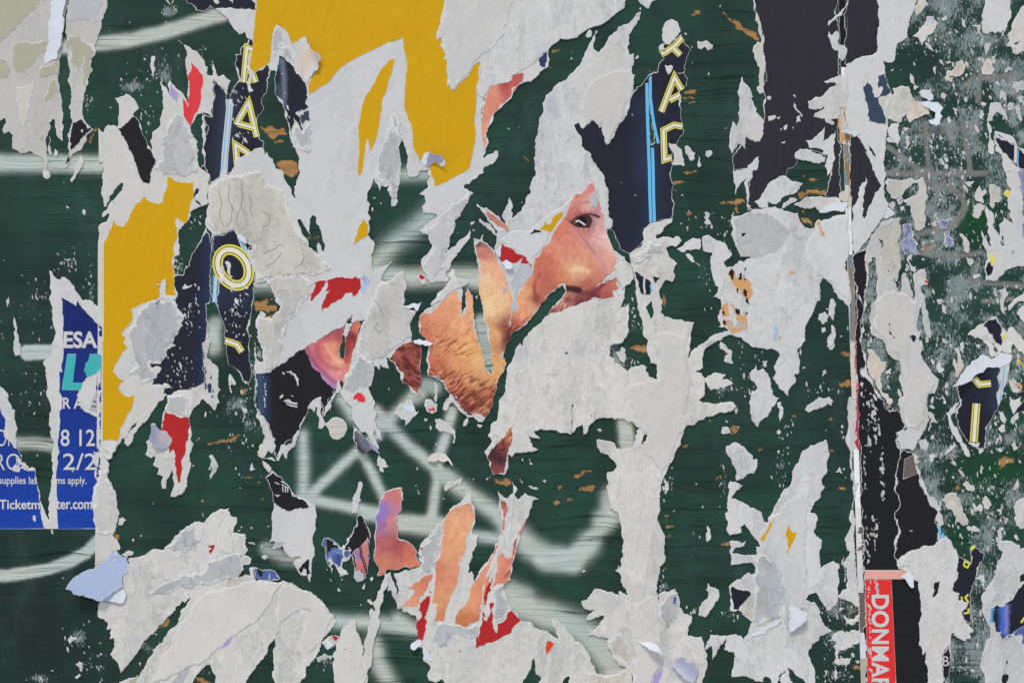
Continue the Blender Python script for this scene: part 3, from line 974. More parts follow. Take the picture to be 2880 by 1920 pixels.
def ear(x, y):
    out = skin(x, y)
    out = over(out, .5 * line_mask(x, y, 'c2 445,85 480,165 540,255 620,335 725,425', 2.0, 4), (150, 124, 190))
    out = over(out, .5 * line_mask(x, y, 'c2 640,30 690,120 740,170 800,190', 2, 6), (238, 178, 140))
    out = over(out, .6 * line_mask(x, y, 'c2 470,60 500,140 560,220 640,300 720,370', 2, 7), (132, 58, 84))
    out = over(out, .5 * line_mask(x, y, 'c2 560,40 560,110 610,190 690,240 760,250', 3, 8), (170, 72, 84))
    out = over(out, .6 * line_mask(x, y, 'c2 830,20 830,100 840,170', 6, 10), (140, 46, 42))
    return np.clip(out, .004, 1)


def ink_streak(base, spots):
    """Flat ink with soft streaks of other colours: (path, half width, softness, colour, strength)."""
    def f(x, y):
        out = np.tile(PAL[base], (len(x), 1))
        out *= (1 + .25 * (vnoise(x, y, 60, 21) - .5))[:, None]
        for path, w, s, rgb, k in spots:
            out = over(out, k * line_mask(x, y, path, w, s) ** 1.5, rgb)
        return out
    return f


NAVY = ink_streak('NV', [('a3 1240,1568 1235,1000', 6, 60, (44, 56, 82), .55), ('b3 1270,0 1290,480 1200,700', 6, 70, (42, 54, 80), .5),
                         ('a1 2060,1568 2100,900', 10, 40, (50, 62, 84), .6), ('b1 1940,560 1930,1000 1900,1568 c1 1880,400', 3, 40, (42, 54, 92), .55),
                         ('b1 2000,1150 2300,1150', 20, 40, (40, 52, 74), .5), ('c4 2080,600 2100,250', 4, 30, (46, 60, 86), .5)])
BLACK = ink_streak('BK', [('c2 45,320 55,480 50,640', 5, 12, (62, 96, 124), .85), ('c2 85,340 100,700', 6, 16, (38, 52, 76), .8),
                          ('a2 250,560 260,900', 3, 10, (110, 122, 140), .8), ('a2 200,560 200,800', 2, 10, (90, 150, 180), .5)])
SLAB = ink_streak('NV', [('a2 240,560 258,700 262,900 250,980', 3, 9, (112, 120, 138), .8), ('a2 200,520 192,640', 1.5, 4, (90, 160, 190), .8), ('a2 205,800 220,900', 4, 12, (70, 76, 92), .7)])
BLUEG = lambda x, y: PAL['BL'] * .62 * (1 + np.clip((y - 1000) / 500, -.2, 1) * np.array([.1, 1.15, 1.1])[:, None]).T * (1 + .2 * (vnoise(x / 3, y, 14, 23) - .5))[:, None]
STAIN = ink_streak('W', [('a2 420,640 480,520 520,460', 4, 30, (206, 178, 156), .8), ('a2 560,520 590,580', 6, 14, (170, 160, 158), .8)])
LILAC = ink_streak('LI', [('c1 1460,870 1500,900', 3, 14, (196, 172, 160), .8), ('c1 1400,800 1440,900', 3, 14, (140, 142, 166), .8), ('c1 1540,860 1570,940', 4, 14, (180, 172, 166), .9), ('c1 1370,1000 1420,1040', 10, 20, (190, 182, 174), 1)])  # shading of the crumple painted in as paler and darker streaks
DENIM = ink_streak('BLU', [('d2 740,360 850,370', 2, 8, (120, 146, 200), .7), ('d2 700,370 670,420', 2, 8, (110, 138, 196), .7), ('d2 770,480 760,400', 2, 6, (46, 56, 110), .8), ('d2 780,540 840,560', 2, 6, (200, 205, 215), .9)])
def PATCHY(x, y):
    n = np.clip((vnoise(x, y, 7, 31) * .6 + vnoise(x, y, 22, 32) * .4 - .35) * 3.2, 0, 1)[:, None]
    return lin(98, 100, 142) * (1 - n) + lin(152, 156, 178) * n


# ------------------------------------------------------------------ lowest layer: dark posters on the boards
def navy_letters(*paths):
    for p in paths:
        neon(p, 2.0)


thing('poster_fragment', 'navy fragment with neon letters R and A and a pale stripe, left of the yellow', 'poster', 'i', 1, NAVY,
      'a1 1970,740 2080,860 2120,950 2150,800 2200,740 2160,600 2165,500 2215,500 2230,430 2280,380 2352,300 a2 110,300 125,710 105,740 100,850 50,910 75,1010 20,1060 10,1120 0,1180 45,1290 75,1310 70,1360 20,1440 b1 2330,20 2125,20 1960,100 1925,130 1900,20 a1 1880,1500 1885,1250 1875,1050 1955,1080 1975,900')
stroke('printed_stripe', 'W', 1.6, 'a1 2105,915 2110,1000 2095,1150 2070,1400 2060,1568 b1 2050,60', 62)
stroke('printed_stripe', 'SB', 1.9, 'a1 2092,915 2095,1000 2075,1200 2050,1500 2040,1568', 10)
stroke('printed_stripe', 'SB', 1.9, 'a1 2120,960 2118,1100 2090,1400 2076,1568', 8)
navy_letters('a1 2240,760 2270,440 2340,470 2360,560 2270,620', 'a1 2280,620 2330,700 2350,760', 'a1 2170,1150 2285,940 2360,1260', 'a1 2190,1140 2345,1180', 'a1 2180,1520 2165,1330 2270,1400 2310,1450')
CUR[0] = THINGS[-1]
part('torn_spot', 'w', 2.6, 'W', 'a1 2300,630 2340,650 2330,840 2290,860 2270,760', rough=.12)

thing('poster_fragment', 'speckled black fragment between the yellow panel and the navy ring letter', 'poster', 'i', 1, NAVY,
      'b1 1900,520 1930,600 1948,720 1938,1000 1922,1225 1895,1225 1905,1380 1895,1568 c1 1875,100 1865,400 1700,460 1535,500 1480,480 1300,380 1250,100 b1 1400,1450 1560,1250 1600,1000 1605,960 1680,960 1700,900 1740,870 1760,780 1820,680 1860,600')
part('torn_spot', 'w', 2, 'W', 'b1 1670,1080 1700,1040 1720,1060 1780,1050 1740,1075 1690,1090', rough=.12)

thing('poster_fragment', 'navy fragment with a yellow neon ring letter O and a crumpled blue corner', 'poster', 'i', 1, NAVY,
      'b1 1960,610 2020,590 2140,545 2195,590 2325,685 2290,740 2352,820 b2 10,880 0,950 b1 2335,1000 2330,1100 2320,1230 2300,1400 2295,1568 c1 2290,60 2290,380 2260,395 2210,310 2120,225 2100,220 2080,60 b1 2060,1500 2050,1390 2000,1260 1980,1205 2000,920 2010,830 1970,750 1950,700')
_c = [(2145 + 165 * math.cos(a) * .8 - 130 * math.sin(a) * .45, 890 + 165 * math.cos(a) * .62 + 130 * math.sin(a)) for a in np.linspace(0, 2 * math.pi, 30)[:-1]]
neon('b1 ' + ' '.join('%.0f,%.0f' % p for p in _c), 2.0, 96, closed=True)
neon('b1 2070,1560 2120,1575 c1 2180,30 2225,95', 2.0, 62)
stroke('printed_stripe', 'W', 1.6, 'b1 2200,600 2240,700 2290,840 2345,900', 46)
stroke('printed_stripe', 'SB', 1.9, 'b1 2215,640 2255,740 2330,850', 18)
stroke('printed_stripe', 'SB', 1.7, 'b1 1985,960 1968,1210', 40)
stroke('printed_stripe', 'W', 1.95, 'b1 1988,970 1970,1205', 20)
part('folded_corner', 'w', 4, 'WB', 'b1 2160,560 2200,590 2325,685 2260,670 2200,635', curl=(2160 * TS, 480 + 560 * TS, 1, .6, 5, 40))
for _s in ('b1 2070,840 2100,830 2120,900 2110,960 2140,970 2120,990 2090,940', 'b1 2000,990 2070,1000 2065,1020 2010,1010', 'b1 2120,1070 2150,1060 2160,1085 2130,1085', 'b1 2240,1060 2290,1070 2270,1090',
           'b1 2230,1110 2270,1130 2290,1150 2260,1140', 'b1 2165,1170 2195,1190 2190,1240 2165,1220', 'b1 2020,900 2060,885 2060,960 2030,930'):
    part('torn_spot', 'w', 3.2, 'W', _s, rough=.12)

thing('poster_fragment', 'black fragment with pale curled marks and a printed pink ear, below the red torn arc', 'poster', 'i', 1, BLACK,
      'c2 -10,300 130,180 330,60 500,-60 b2 600,1400 830,1330 960,1340 c2 960,60 890,240 850,420 775,345 700,510 640,640 610,690 600,560 590,510 540,530 500,560 450,700 400,820 330,900 260,945 200,1095 165,1030 160,900 100,740 30,670 0,610',
      holes=['b2 890,1310 885,1400 860,1470 820,1568 c2 805,175 770,130 780,30 b2 800,1500 830,1400'])
part('printed_ear', 'i', 2, ear, 'c2 445,70 500,10 b2 560,1540 600,1400 830,1350 960,1350 c2 935,60 880,200 830,420 775,345 735,435 640,370 560,270 490,170', spacing=3.2, rim=.8, step=4,
     holes=['b2 890,1320 885,1400 860,1470 820,1568 c2 805,170 770,130 780,30 b2 800,1500 830,1400'], label='printed pink ear with a violet rim')
for _s in ('c2 275,275 320,265 365,300 395,350 388,415 372,370 350,325 310,295', 'c2 250,545 290,530 330,555 382,562 380,610 330,600 280,580', 'c2 215,510 245,485 255,500 225,525', 'c2 240,290 265,285 262,310', 'c2 320,495 345,500 340,506'):
    part('torn_spot', 'p', 2, 'W', _s, rim=2)
stroke('printed_mark', 'BK', 3, 'c2 300,285 345,315 375,380', 9)
stroke('printed_mark', 'BK', 3, 'c2 265,555 320,575 378,585', 7)

thing('poster_fragment', 'small black fragment with white print above a plain white torn rectangle', 'poster', 'i', 2, 'BK',
      'c2 145,1165 250,1265 330,1385 350,1410 420,1440 540,1500 400,1530 300,1560 165,1480 155,1390 125,1310 90,1240')
for _s in ('c2 175,1290 215,1310', 'c2 230,1280 285,1310 310,1340', 'c2 235,1310 300,1345', 'c2 245,1330 250,1380', 'c2 270,1330 275,1385', 'c2 290,1345 295,1380'):
    stroke('printed_mark', 'W', 3, _s, 9)

thing('poster_fragment', 'tall navy fragment with neon letters Y A D and a light blue double stripe', 'poster', 'i', 1, NAVY,
      'a3 1345,600 1395,540 1372,505 1345,450 1400,400 1480,380 1550,320 1640,470 1600,560 1585,660 1605,760 1540,850 1555,1000 1558,1130 1575,1220 1500,1340 1470,1430 1465,1568 b3 1460,50 1468,200 1492,290 1472,430 1340,470 1280,500 1240,530 1215,640 1080,772 990,720 930,560 840,480 700,200 a3 580,1420 520,1150 620,1080 800,1060 1060,900 1220,740',
      holes=['a3 1255,925 1275,1060 1312,1310 1282,1332 1262,1200'])
stroke('printed_stripe', 'SB', 1.7, 'a3 1238,765 1242,1000 1255,1400 1262,1568 b3 1265,200 1275,478', 28)
stroke('printed_stripe', 'SB', 1.7, 'a3 1270,700 1270,900 1300,1120 1343,1320', 26)
stroke('printed_stripe', 'SB', 1.7, 'a3 1290,1360 1296,1568 b3 1300,250 1308,470', 28)
navy_letters('a3 1560,350 1500,420 1400,490', 'a3 1475,440 1545,510', 'a3 1420,480 1370,500', 'a3 1370,1030 1492,712 1560,830', 'a3 1445,925 1545,872', 'a3 1565,1165 1490,1150 1390,1200 1400,1470 1465,1450')
CUR[0] = THINGS[-1]
for _s in ('a3 1400,600 1470,605 1440,690 1415,650', 'a3 1440,1315 1510,1335 1560,1380 1585,1530 1465,1510 1490,1420 1450,1360', 'a3 1345,440 1395,405 1400,460 1360,465', 'a3 1500,660 1580,655 1585,675 1510,672'):
    part('torn_spot', 'w', 3, 'W', _s)

thing('poster_fragment', 'large matt black sheet at the top, left of the upright joint, ragged below', 'poster', 'i', 1, 'BG',
      'a3 2180,-80 2230,50 2275,220 2315,370 2310,500 2325,640 2310,850 2330,900 2310,1000 2310,1100 2260,1200 2150,1230 2040,1420 2022,1450 2030,1568 b3 2035,60 2060,-10 2210,-10 2182,110 2172,260 2180,362 2290,362 2352,335 b4 0,140 80,90 170,40 200,-20 a4 230,1540 340,1380 560,1420 560,1568 b4 570,20 545,180 520,232 660,265 655,0 a4 648,1300 648,1000 655,600 648,-80', rim=2)
for _s in ('a4 0,885 35,895 20,920 0,920', 'a4 0,1075 60,1060 80,1080 40,1105 0,1115', 'a4 80,1085 115,1075 100,1100', 'a4 255,1130 260,1080 300,1060 300,1120', 'a4 240,940 300,1040 312,1080 250,1010', 'a4 140,1180 180,1135 175,1180 150,1200',
           'a4 120,1310 160,1300 150,1325', 'a4 232,870 262,900 240,890', 'a4 110,1190 125,1180 118,1205', 'a4 225,1170 235,1165 228,1190'):
    part('torn_spot', 'w', 2, 'W', _s, rough=.14)

thing('poster_fragment', 'black sheet at the top right of the upright joint, beside the tall white strip', 'poster', 'i', 1, 'BG',
      'a4 712,600 716,300 690,140 722,70 732,-80 1060,-80 1060,540 850,560')
thing('poster_fragment', 'black patch seen between two white spikes right of the bright joint', 'poster', 'i', 1, 'BG',
      'a4 745,1240 850,1260 920,1380 980,1568 b4 1060,90 1000,280 900,520 800,420 762,300 752,0')

thing('poster_fragment', 'long black theatre poster with a red band lettered DONMAR at the bottom right', 'poster', 'i', 1, 'BD',
      'b4 785,770 900,715 908,870 915,1000 885,1150 860,1350 850,1568 c4 880,100 915,300 1010,480 1120,645 1200,640 1275,790 1180,840 1185,960 1330,1010 1375,1130 1400,1250 1470,1430 1560,1568 d4 1570,130 1575,260 1600,640 1600,1650 910,1650 895,900 882,600 872,200 862,0 c4 852,1400 832,900 817,400 806,0')
part('overlapping_sheet', 'i', 2, 'BK', 'c4 1190,960 1330,1010 1375,1130 1400,1250 1470,1430 1560,1568 d4 1560,120 1560,270 1400,420 1180,445 1155,400 1163,250 1195,140 1158,60 c4 1165,1568 1212,1480 1155,1350 1172,1200 1212,1060', rim=4.5)
part('tape', 'i', 3, 'GB', 'c4 1250,1080 s 1335,1040 1372,1125 s 1360,1222 s 1238,1265 s', rim=1.2)
part('printed_band', 'i', 2.2, 'PK', 'd4 886,528 s 1372,528 s 1372,612 s 888,612 s', rim=1.5)
part('printed_band', 'i', 2.2, 'R3', 'd4 890,616 s 1132,616 s 1180,1650 s 915,1650 s', rim=1.5)
text('DONMAR', 'SI', 3.0, bx('d4', 948, 755, 1110, 1640), bold=.03, rot=-90, spacing=1.06)
part('torn_edge', 'i', 2.4, 'MG', 'c4 804,160 814,160 826,500 838,1000 826,1000 790,920 822,840 790,860 816,700', rim=.8)
for _s in ('c4 845,250 885,255 900,330 860,310', 'd4 960,20 980,60 965,90', 'd4 990,660 1020,665 1015,735 995,730', 'd4 1295,165 1325,165 1315,180', 'c4 1010,700 1030,715 1015,730'):
    part('torn_spot', 'p', 2.6, 'DG', _s, rough=.2, rim=1)

thing('poster_fragment', 'narrow navy fragment with small yellow letters, right of the white rag above the red band', 'poster', 'i', 1, NAVY,
      'd4 1735,395 1862,470 1858,330 1885,298 1985,375 1940,500 1890,640 1852,760 1845,900 1862,1010 1780,990 1700,900 1640,650')
part('printed_mark', 'i', 2, 'YL', 'd4 1862,360 1858,320 1880,300 1905,315', rim=.8)
stroke('letter', 'YL', 2, 'd4 1795,490 1805,445 1850,470 1830,505 1798,490', 16)
stroke('letter', 'YL', 2, 'd4 1838,750 1810,780 1835,820 1842,815', 18)
stroke('letter', 'YL', 2, 'd4 1775,770 1782,815', 16)
stroke('letter', 'YL', 2, 'd4 1840,880 1838,920 1795,925', 18)
thing('poster_fragment', 'black sliver at the bottom edge with the white letters B and W', 'poster', 'i', 1, 'BK',
      'd4 1600,1300 1655,1225 1675,1200 1668,1650 1560,1650 1590,1560')
text('B', 'SI', 2, bx('d4', 1605, 1318, 1660, 1408))
text('W', 'SI', 2, bx('d4', 1585, 1512, 1652, 1585))

thing('poster_fragment', 'navy tongue with a yellow neon I and arc under a curled white flap, right side', 'poster', 'i', 2, NAVY,
      'c4 1740,400 1800,340 1930,260 2000,210 2140,220 2125,580 2080,650 2000,850 1985,985 1935,995 1850,930 1790,850 1720,690 1762,580 1745,480', rim=4)
part('torn_margin', 'w', 3.2, 'W', 'c4 2135,230 2200,200 2235,130 2195,330 2150,520 2115,590', rim=1)
stroke('printed_stripe', 'SB', 3.9, 'c4 2172,235 2150,420 2128,540', 10)
neon('c4 1890,340 1940,395 2045,385', 3.0, 60)
neon('c4 1912,568 1886,922', 3.0, 72)
CUR[0] = THINGS[-1]
part('torn_margin', 'w', 3.2, 'W', 'c4 1630,640 1680,700 1735,790 1855,1055 1830,1060 1740,920 1670,790')
part('torn_margin', 'w', 3.2, 'W', 'c4 1835,930 1945,925 1935,965 1890,970', rough=.12)
part('curled_flap', 'w', 5, 'WB', 'c4 1668,412 1740,330 1850,200 1960,118 2050,165 2140,100 2240,130 2220,190 2130,245 2000,240 1930,290 1860,360 1750,400', curl=(2150 * TS + 2160, 960 + 180 * TS, -1, .5, 16, 120), label='white flap curling outwards over the navy tongue', rim=1.5)

# ------------------------------------------------------------------ ticket poster
thing('torn_poster', 'royal blue ticket poster with white print and turquoise capitals, split by a wide green tear', 'poster', 'w', 2, 'W',
      'b1 455,915 560,1000 570,975 690,1080 760,1190 830,1190 900,1250 s 940,1250 c1 960,600 s 960,1568 s d1 920,152 s -80,152 s c1 -80,380 0,400 80,510 140,630 150,800 157,980 205,1040 200,1120 270,1160 325,1165 340,1290 370,1400 415,1560 d1 432,40 450,70 455,0 c1 447,1540 458,1400 492,1200 490,1000 465,850 455,700 460,560 430,350 400,190 480,150 490,80 b1 495,1560 480,1300 465,1050')
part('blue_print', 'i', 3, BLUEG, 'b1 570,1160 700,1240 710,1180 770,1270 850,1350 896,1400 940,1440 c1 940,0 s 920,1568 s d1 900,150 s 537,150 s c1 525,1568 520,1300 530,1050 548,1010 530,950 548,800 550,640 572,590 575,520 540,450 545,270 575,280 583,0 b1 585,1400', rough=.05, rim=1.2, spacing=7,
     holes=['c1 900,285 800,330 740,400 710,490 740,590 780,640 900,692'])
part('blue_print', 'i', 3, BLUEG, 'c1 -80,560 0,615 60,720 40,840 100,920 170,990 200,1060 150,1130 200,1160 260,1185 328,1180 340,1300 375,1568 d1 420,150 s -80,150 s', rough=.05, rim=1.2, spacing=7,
     holes=['c1 100,1170 150,1120 190,1090 205,1130 180,1195 130,1190'])
part('torn_patch', 'p', 3.4, 'GR', 'c1 868,470 900,460 900,650 822,632', rim=1)
stroke('printed_mark', 'BK', 4, 'c1 845,590 890,600', 10)
stroke('printed_mark', 'BK', 4, 'c1 862,545 890,560', 10)
part('turquoise_letter', 'i', 3.8, 'TE', 'c1 622,114 s 704,114 s 672,378 s 762,378 s 745,446 s 570,446 s', rim=.5, lift=0, step=14)
part('turquoise_letter', 'i', 3.8, 'TE', 'c1 828,114 s 930,114 s 930,240 880,292 830,315 795,322', rim=.5, lift=0, step=14)
text('ESA', 'W', 3.8, bx('b1', 588, 1475, 898, 1630), bold=.03)
text('R A', 'W', 3.8, bx('c1', 580, 513, 768, 616), bold=.02)
text('8 12P', 'W', 3.8, bx('c1', 560, 806, 972, 960), bold=.008)
text('2/2', 'W', 3.8, bx('c1', 582, 1026, 892, 1178), bold=.004)
text('ms apply.', 'W', 3.8, bx('c1', 520, 1238, 798, 1328), bold=.012)
text('supplies las', 'W', 3.8, bx('c1', -6, 1238, 345, 1328), bold=.012)
text('Ticketm', 'W', 3.8, bx('c1', -4, 1450, 372, 1538), bold=.02)
text('ter.com', 'W', 3.8, bx('c1', 520, 1455, 850, 1538), bold=.02)
text('Or', 'W', 3.8, bx('c1', -30, 806, 120, 960), bold=-.008)
text('RO', 'W', 3.8, bx('c1', -40, 1028, 190, 1180), bold=-.008)
for _s in ('c1 -70,420 20,440 90,560 130,660 150,830 156,985 110,930 60,860 60,720 10,620 -70,580', 'd1 305,30 330,25 335,80 315,85', 'c1 150,1060 230,1110 270,1160 250,1170 210,1140 160,1110', 'c1 665,1180 685,1190 670,1198'):
    part('torn_spot', 'w', 4, 'W', _s)

# ------------------------------------------------------------------ cream posters, top left corner
thing('torn_poster', 'grey and beige weathered sheet in the top left corner, edge hanging in jagged points', 'poster', 'w', 2, 'PU',
      'a1 -80,-80 600,-80 620,-20 600,200 575,320 575,450 545,550 550,800 565,900 575,1000 575,1300 560,1285 520,1200 505,1100 480,1100 455,1130 440,1250 435,1440 440,1520 430,1568 b1 455,10 462,50 435,80 405,62 a1 400,1470 350,1430 270,1390 200,1412 120,1370 125,1250 80,1210 40,1230 25,1200 60,1130 45,1085 0,1110 -80,1150')
for _s in ('a1 -70,-70 480,-70 430,0 330,90 200,200 100,300 0,400 -70,430', 'a1 110,420 180,390 300,400 430,360 420,480 300,610 240,690 150,660 110,600 125,500', 'a1 400,600 540,575 545,690 380,720',
           'a1 470,760 540,690 545,830 480,900 380,950 430,860', 'a1 330,1310 400,1220 390,1290', 'a1 -70,560 40,540 100,620 60,720 -70,760'):
    part('faded_print', 'i', 2.8, 'BE', _s, rim=1.0, rough=.06)
part('faded_print', 'i', 2.8, 'CR', 'a1 160,800 320,740 290,900 270,1100 200,1180 170,1000', rim=1, rough=.06)
part('folded_strip', 'w', 4, 'WB', 'a1 490,-40 622,-40 605,60 580,150 595,240 575,320 570,430 545,470 530,550 420,595 410,570 440,420 450,280 470,130', curl=(480 * TS, 200 * TS, 1, .1, 7, 40), label='bright bluish white strip folded back', rim=1.5)
thing('torn_poster', 'narrow grey and beige strip ending in a dark printed tongue, top left', 'poster', 'w', 2, 'PU',
      'a1 640,-80 985,-80 985,0 960,130 935,250 905,320 870,420 885,480 840,540 825,650 815,760 775,860 760,960 757,1050 860,1190 800,1240 795,1300 700,1400 640,1490 600,1545 640,1380 625,1360 640,1220 670,1120 650,1080 655,940 660,900 640,780 625,740 630,600 625,500 615,350 610,200 622,80')
part('faded_print', 'i', 2.8, 'GR', 'a1 650,-70 950,-70 905,200 630,205 640,80', rim=1)
part('faded_print', 'i', 2.8, 'BE', 'a1 640,330 740,340 860,420 875,470 830,560 820,700 775,840 765,600 775,520 710,710 690,600 640,560', rim=1)
part('dark_print', 'i', 2.8, 'BK', 'a1 670,1130 750,1090 850,1185 800,1225 760,1270 640,1450 608,1520 630,1440 650,1380 640,1300 650,1200', rim=2.2)
for _s in ('a1 745,1200 765,1190 760,1225', 'a1 800,1150 840,1170 810,1190'):
    part('torn_spot', 'w', 3.6, 'W', _s)
thing('poster_fragment', 'black fragment with torn white bits at the top edge beside the yellow sheet', 'poster', 'i', 2, 'NV',
      'a1 1690,-60 1720,30 1800,100 1880,112 1935,60 1985,88 2352,100 a2 40,100 40,-60', rim=3)
for _s in ('a1 1960,0 2010,-10 2020,30 1990,45', 'a1 2090,-10 2140,-5 2140,40', 'a1 2300,-10 2352,40 2352,-10'):
    part('torn_spot', 'w', 3, 'W', _s)

# ------------------------------------------------------------------ the hanging strips between the blue and the yellow sheets
thing('paper_scrap', 'hanging white strip with a red panel and a crumpled lilac lump', 'scrap', 'p', 3, 'W',
      'c1 1535,490 1700,440 1865,385 1882,150 1855,20 1890,0 b1 1900,1500 1915,1400 c1 1925,60 1945,180 2005,240 2005,400 2025,560 1975,635 1920,570 1870,530 1800,600 1745,690 1732,740 1755,800 1750,900 1775,930 1740,1060 1740,1200 1720,1330 1640,1410 1570,1425 1600,1290 1580,1170 1540,1260 1530,1350 1490,1350 1500,1240 1445,1220 1460,1160 1410,1130 1430,1060 1340,1040 1345,920 1370,900 1395,900 1395,750 1430,755 1475,820 1490,740 1510,640')
part('red_print', 'i', 4, 'RE', 'c1 1515,640 1620,682 1730,692 1745,790 1735,900 1700,1040 1680,1160 1665,1270 1635,1300 1620,1180 1615,1050 1590,990 1555,1025 1545,970 1580,930 1570,880 1520,820 1480,815 1495,735', rim=1)
part('peeled_patch', 'p', 3.6, 'GR', 'c1 1540,495 1690,490 1740,540 1735,680 1640,670 1522,635')
part('crumpled_lump', 'i', 6, LILAC, 'c1 1395,755 1430,760 1480,830 1540,855 1582,882 1575,930 1550,970 1490,990 1420,960 1385,900', rim=.6, curl=(1580 * TS, 960 + 880 * TS, -1, .2, 8, 40), label='crumpled lilac grey lump of paper')
for _s in ('c1 1880,240 1900,240 1895,440 1882,440', 'c1 1925,380 1945,390 1940,470 1920,470', 'c1 1935,290 1950,330 1940,360', 'c1 1950,430 1985,470 1955,465', 'c1 1945,480 1970,520 1945,510'):
    part('blue_print', 'i', 4, 'NB', _s, rim=.5)

thing('torn_poster', 'white sheet with a tall yellow panel and a straight white left border, left of centre', 'poster', 'w', 3, 'W',
      'a1 908,1175 s 912,1500 945,1490 b1 955,10 943,150 952,260 955,330 1000,325 940,405 945,432 1005,395 985,470 905,520 908,640 903,665 s 901,1568 s c1 892,1000 860,1010 868,1090 888,1160 870,1222 900,1300 860,1332 850,1420 835,1490 870,1560 882,1568 s d1 876,500 960,470 1040,360 1105,345 1110,320 1080,260 1030,210 1060,180 1075,100 1100,20 c1 1090,1550 1070,1430 1030,1320 990,1240 1000,1170 1008,1130 985,1090 1035,1070 1038,1025 1065,1010 1080,960 1130,880 1150,902 1185,830 1222,770 1278,720 1250,770 1140,935 1180,962 1230,880 1310,752 1390,660 1450,560 1535,485 1502,475 1512,440 1590,430 1520,378 1490,402 1400,395 1412,350 1490,250 1440,225 1395,240 1370,195 1350,232 1370,202 1480,205 1510,150 1500,130 1540,80 1620,40 1570,5 b1 1600,1530 1650,1460 1680,1430 1640,1380 1700,1340 1640,1270 1600,1190 1635,1155 1602,1060 1595,900 1600,790 1652,780 1642,650 1636,580 1692,500 1742,450 1752,380 1850,320 1780,260 1835,180 1810,160 1780,230 1860,330 1925,285 1900,240 1920,170 1915,100 1932,40 1890,10 a1 1840,1540 1820,1480 1782,1350 1820,1310 1790,1270 1755,1160 1810,1060 1880,1035 1955,1080 1975,900 1970,730 2090,880 2120,750 2060,690 2010,710 1950,560 1958,700 1905,690 1912,620 1800,470 1640,368 1710,540 1735,760 1728,965 1640,830 1560,740 1572,900 1550,850 1475,778 1500,900 1480,1150 1410,1210 1385,1290 1400,1400 1310,1240 1275,1110 1225,1060 1280,1000 1240,920 1180,870 1100,895 1070,920 1095,1000 1085,1170 1000,1150 950,1235',
      holes=['b1 975,335 1010,270 1060,170 1110,115 1136,115 1125,180 1080,232 1020,290'])
part('yellow_print', 'i', 4, 'YE', 'b1 1540,50 1600,90 1720,110 1775,105 1782,190 1752,300 1732,430 1712,480 1652,462 1625,430 1617,500 1636,600 1596,720 1592,900 1602,1060 1615,1145 1530,1158 1470,1160 1270,1240 1208,1280 1222,1330 1190,1420 1125,1510 1155,1540 c1 1130,5 1172,50 1110,140 1060,210 1040,265 1100,340 1152,350 1100,400 1088,432 1140,490 1242,495 1200,640 1130,770 1090,900 946,915 s 948,0 s b1 955,1560 s 956,665 1000,560 1050,460 1085,505 1140,510 1190,430 1230,350 1290,290 1345,245 1390,290 1450,305 1500,270 1510,200 1540,140', rim=.7, spacing=12)
part('black_print', 'i', 4, 'BK', 'a1 1085,1190 1170,1130 1225,1070 1275,1105 1312,1240 1395,1390 1436,1480 1400,1560 b1 1370,125 1290,72 1258,0 a1 1180,1350 1140,1275', rim=2)
part('red_print', 'i', 4, 'R2', 'a1 1760,570 1868,695 1852,850 1835,980 1780,1100 1752,1162 1690,1020 1672,900 1730,990 1742,750', rim=1)
part('violet_print', 'i', 4, 'PP', 'a1 1568,760 1640,850 1622,940 1575,890', rim=1.5)
part('peeled_patch', 'p', 4, 'GR', 'a1 1600,1050 1690,1060 1750,1180 1810,1330 1800,1480 1820,1568 b1 1700,60 1500,40 a1 1420,1568 1480,1400 1530,1240', rim=1)
part('peeled_patch', 'p', 4.6, 'GR', 'b1 1440,1190 1590,1190 1640,1280 1692,1350 1660,1440 1600,1520 c1 1580,20 1530,100 1490,180 1380,200 1420,320 1300,400 1180,310 1222,130 1200,40 b1 1180,1500 1250,1350 1300,1262', rim=1)
part('torn_lip', 'w', 5, 'W', 'b1 1440,1045 1480,1045 1500,1005 1530,990 1538,1040 1528,1150 1620,1145 1625,1185 1530,1190 1470,1165 1485,1060', curl=(1500 * TS, 480 + 1180 * TS, 0, -1, 4, 50))
part('dark_hole', 'i', 4.8, 'DG', 'b1 1425,1215 1465,1180 1472,1200 1450,1240', rim=.4)
part('curled_flap', 'i', 5, 'LB', 'd1 655,680 700,600 780,540 870,510 960,460 1040,360 1080,350 1150,410 1196,480 1180,550 1132,580 1140,680 1060,720 960,802 930,800 800,740', curl=(1150 * TS, 1440 + 420 * TS, -1, .6, 26, 120), rim=1.6, label='light blue curled flap')
part('curled_flap', 'w', 4.9, 'WB', 'd1 960,800 1060,720 1142,670 1168,760 1150,822 1080,826', curl=(1150 * TS, 1440 + 600 * TS, -.4, 1, 6, 60))
for _s in ('d1 1060,365 1080,362 1088,395 1062,398', 'd1 1040,425 1068,430 1055,450 1035,440'):
    part('torn_spot', 'w', 9, 'W', _s, rim=.5)
part('torn_lip', 'w', 5, 'W', 'c1 950,920 1060,905 1085,925 1070,1000 1035,1030 1030,1072 985,1080 955,1050 1010,1020 950,990', curl=(950 * TS, 960 + 960 * TS, 1, .3, 5, 40))
part('peeled_patch', 'p', 4, 'PU', 'c1 895,1170 1000,1180 960,1260 1010,1330 1060,1440 1085,1560 d1 1095,20 1070,100 1050,180 1000,210 890,190 c1 860,1500 870,1350 900,1290', rim=1)

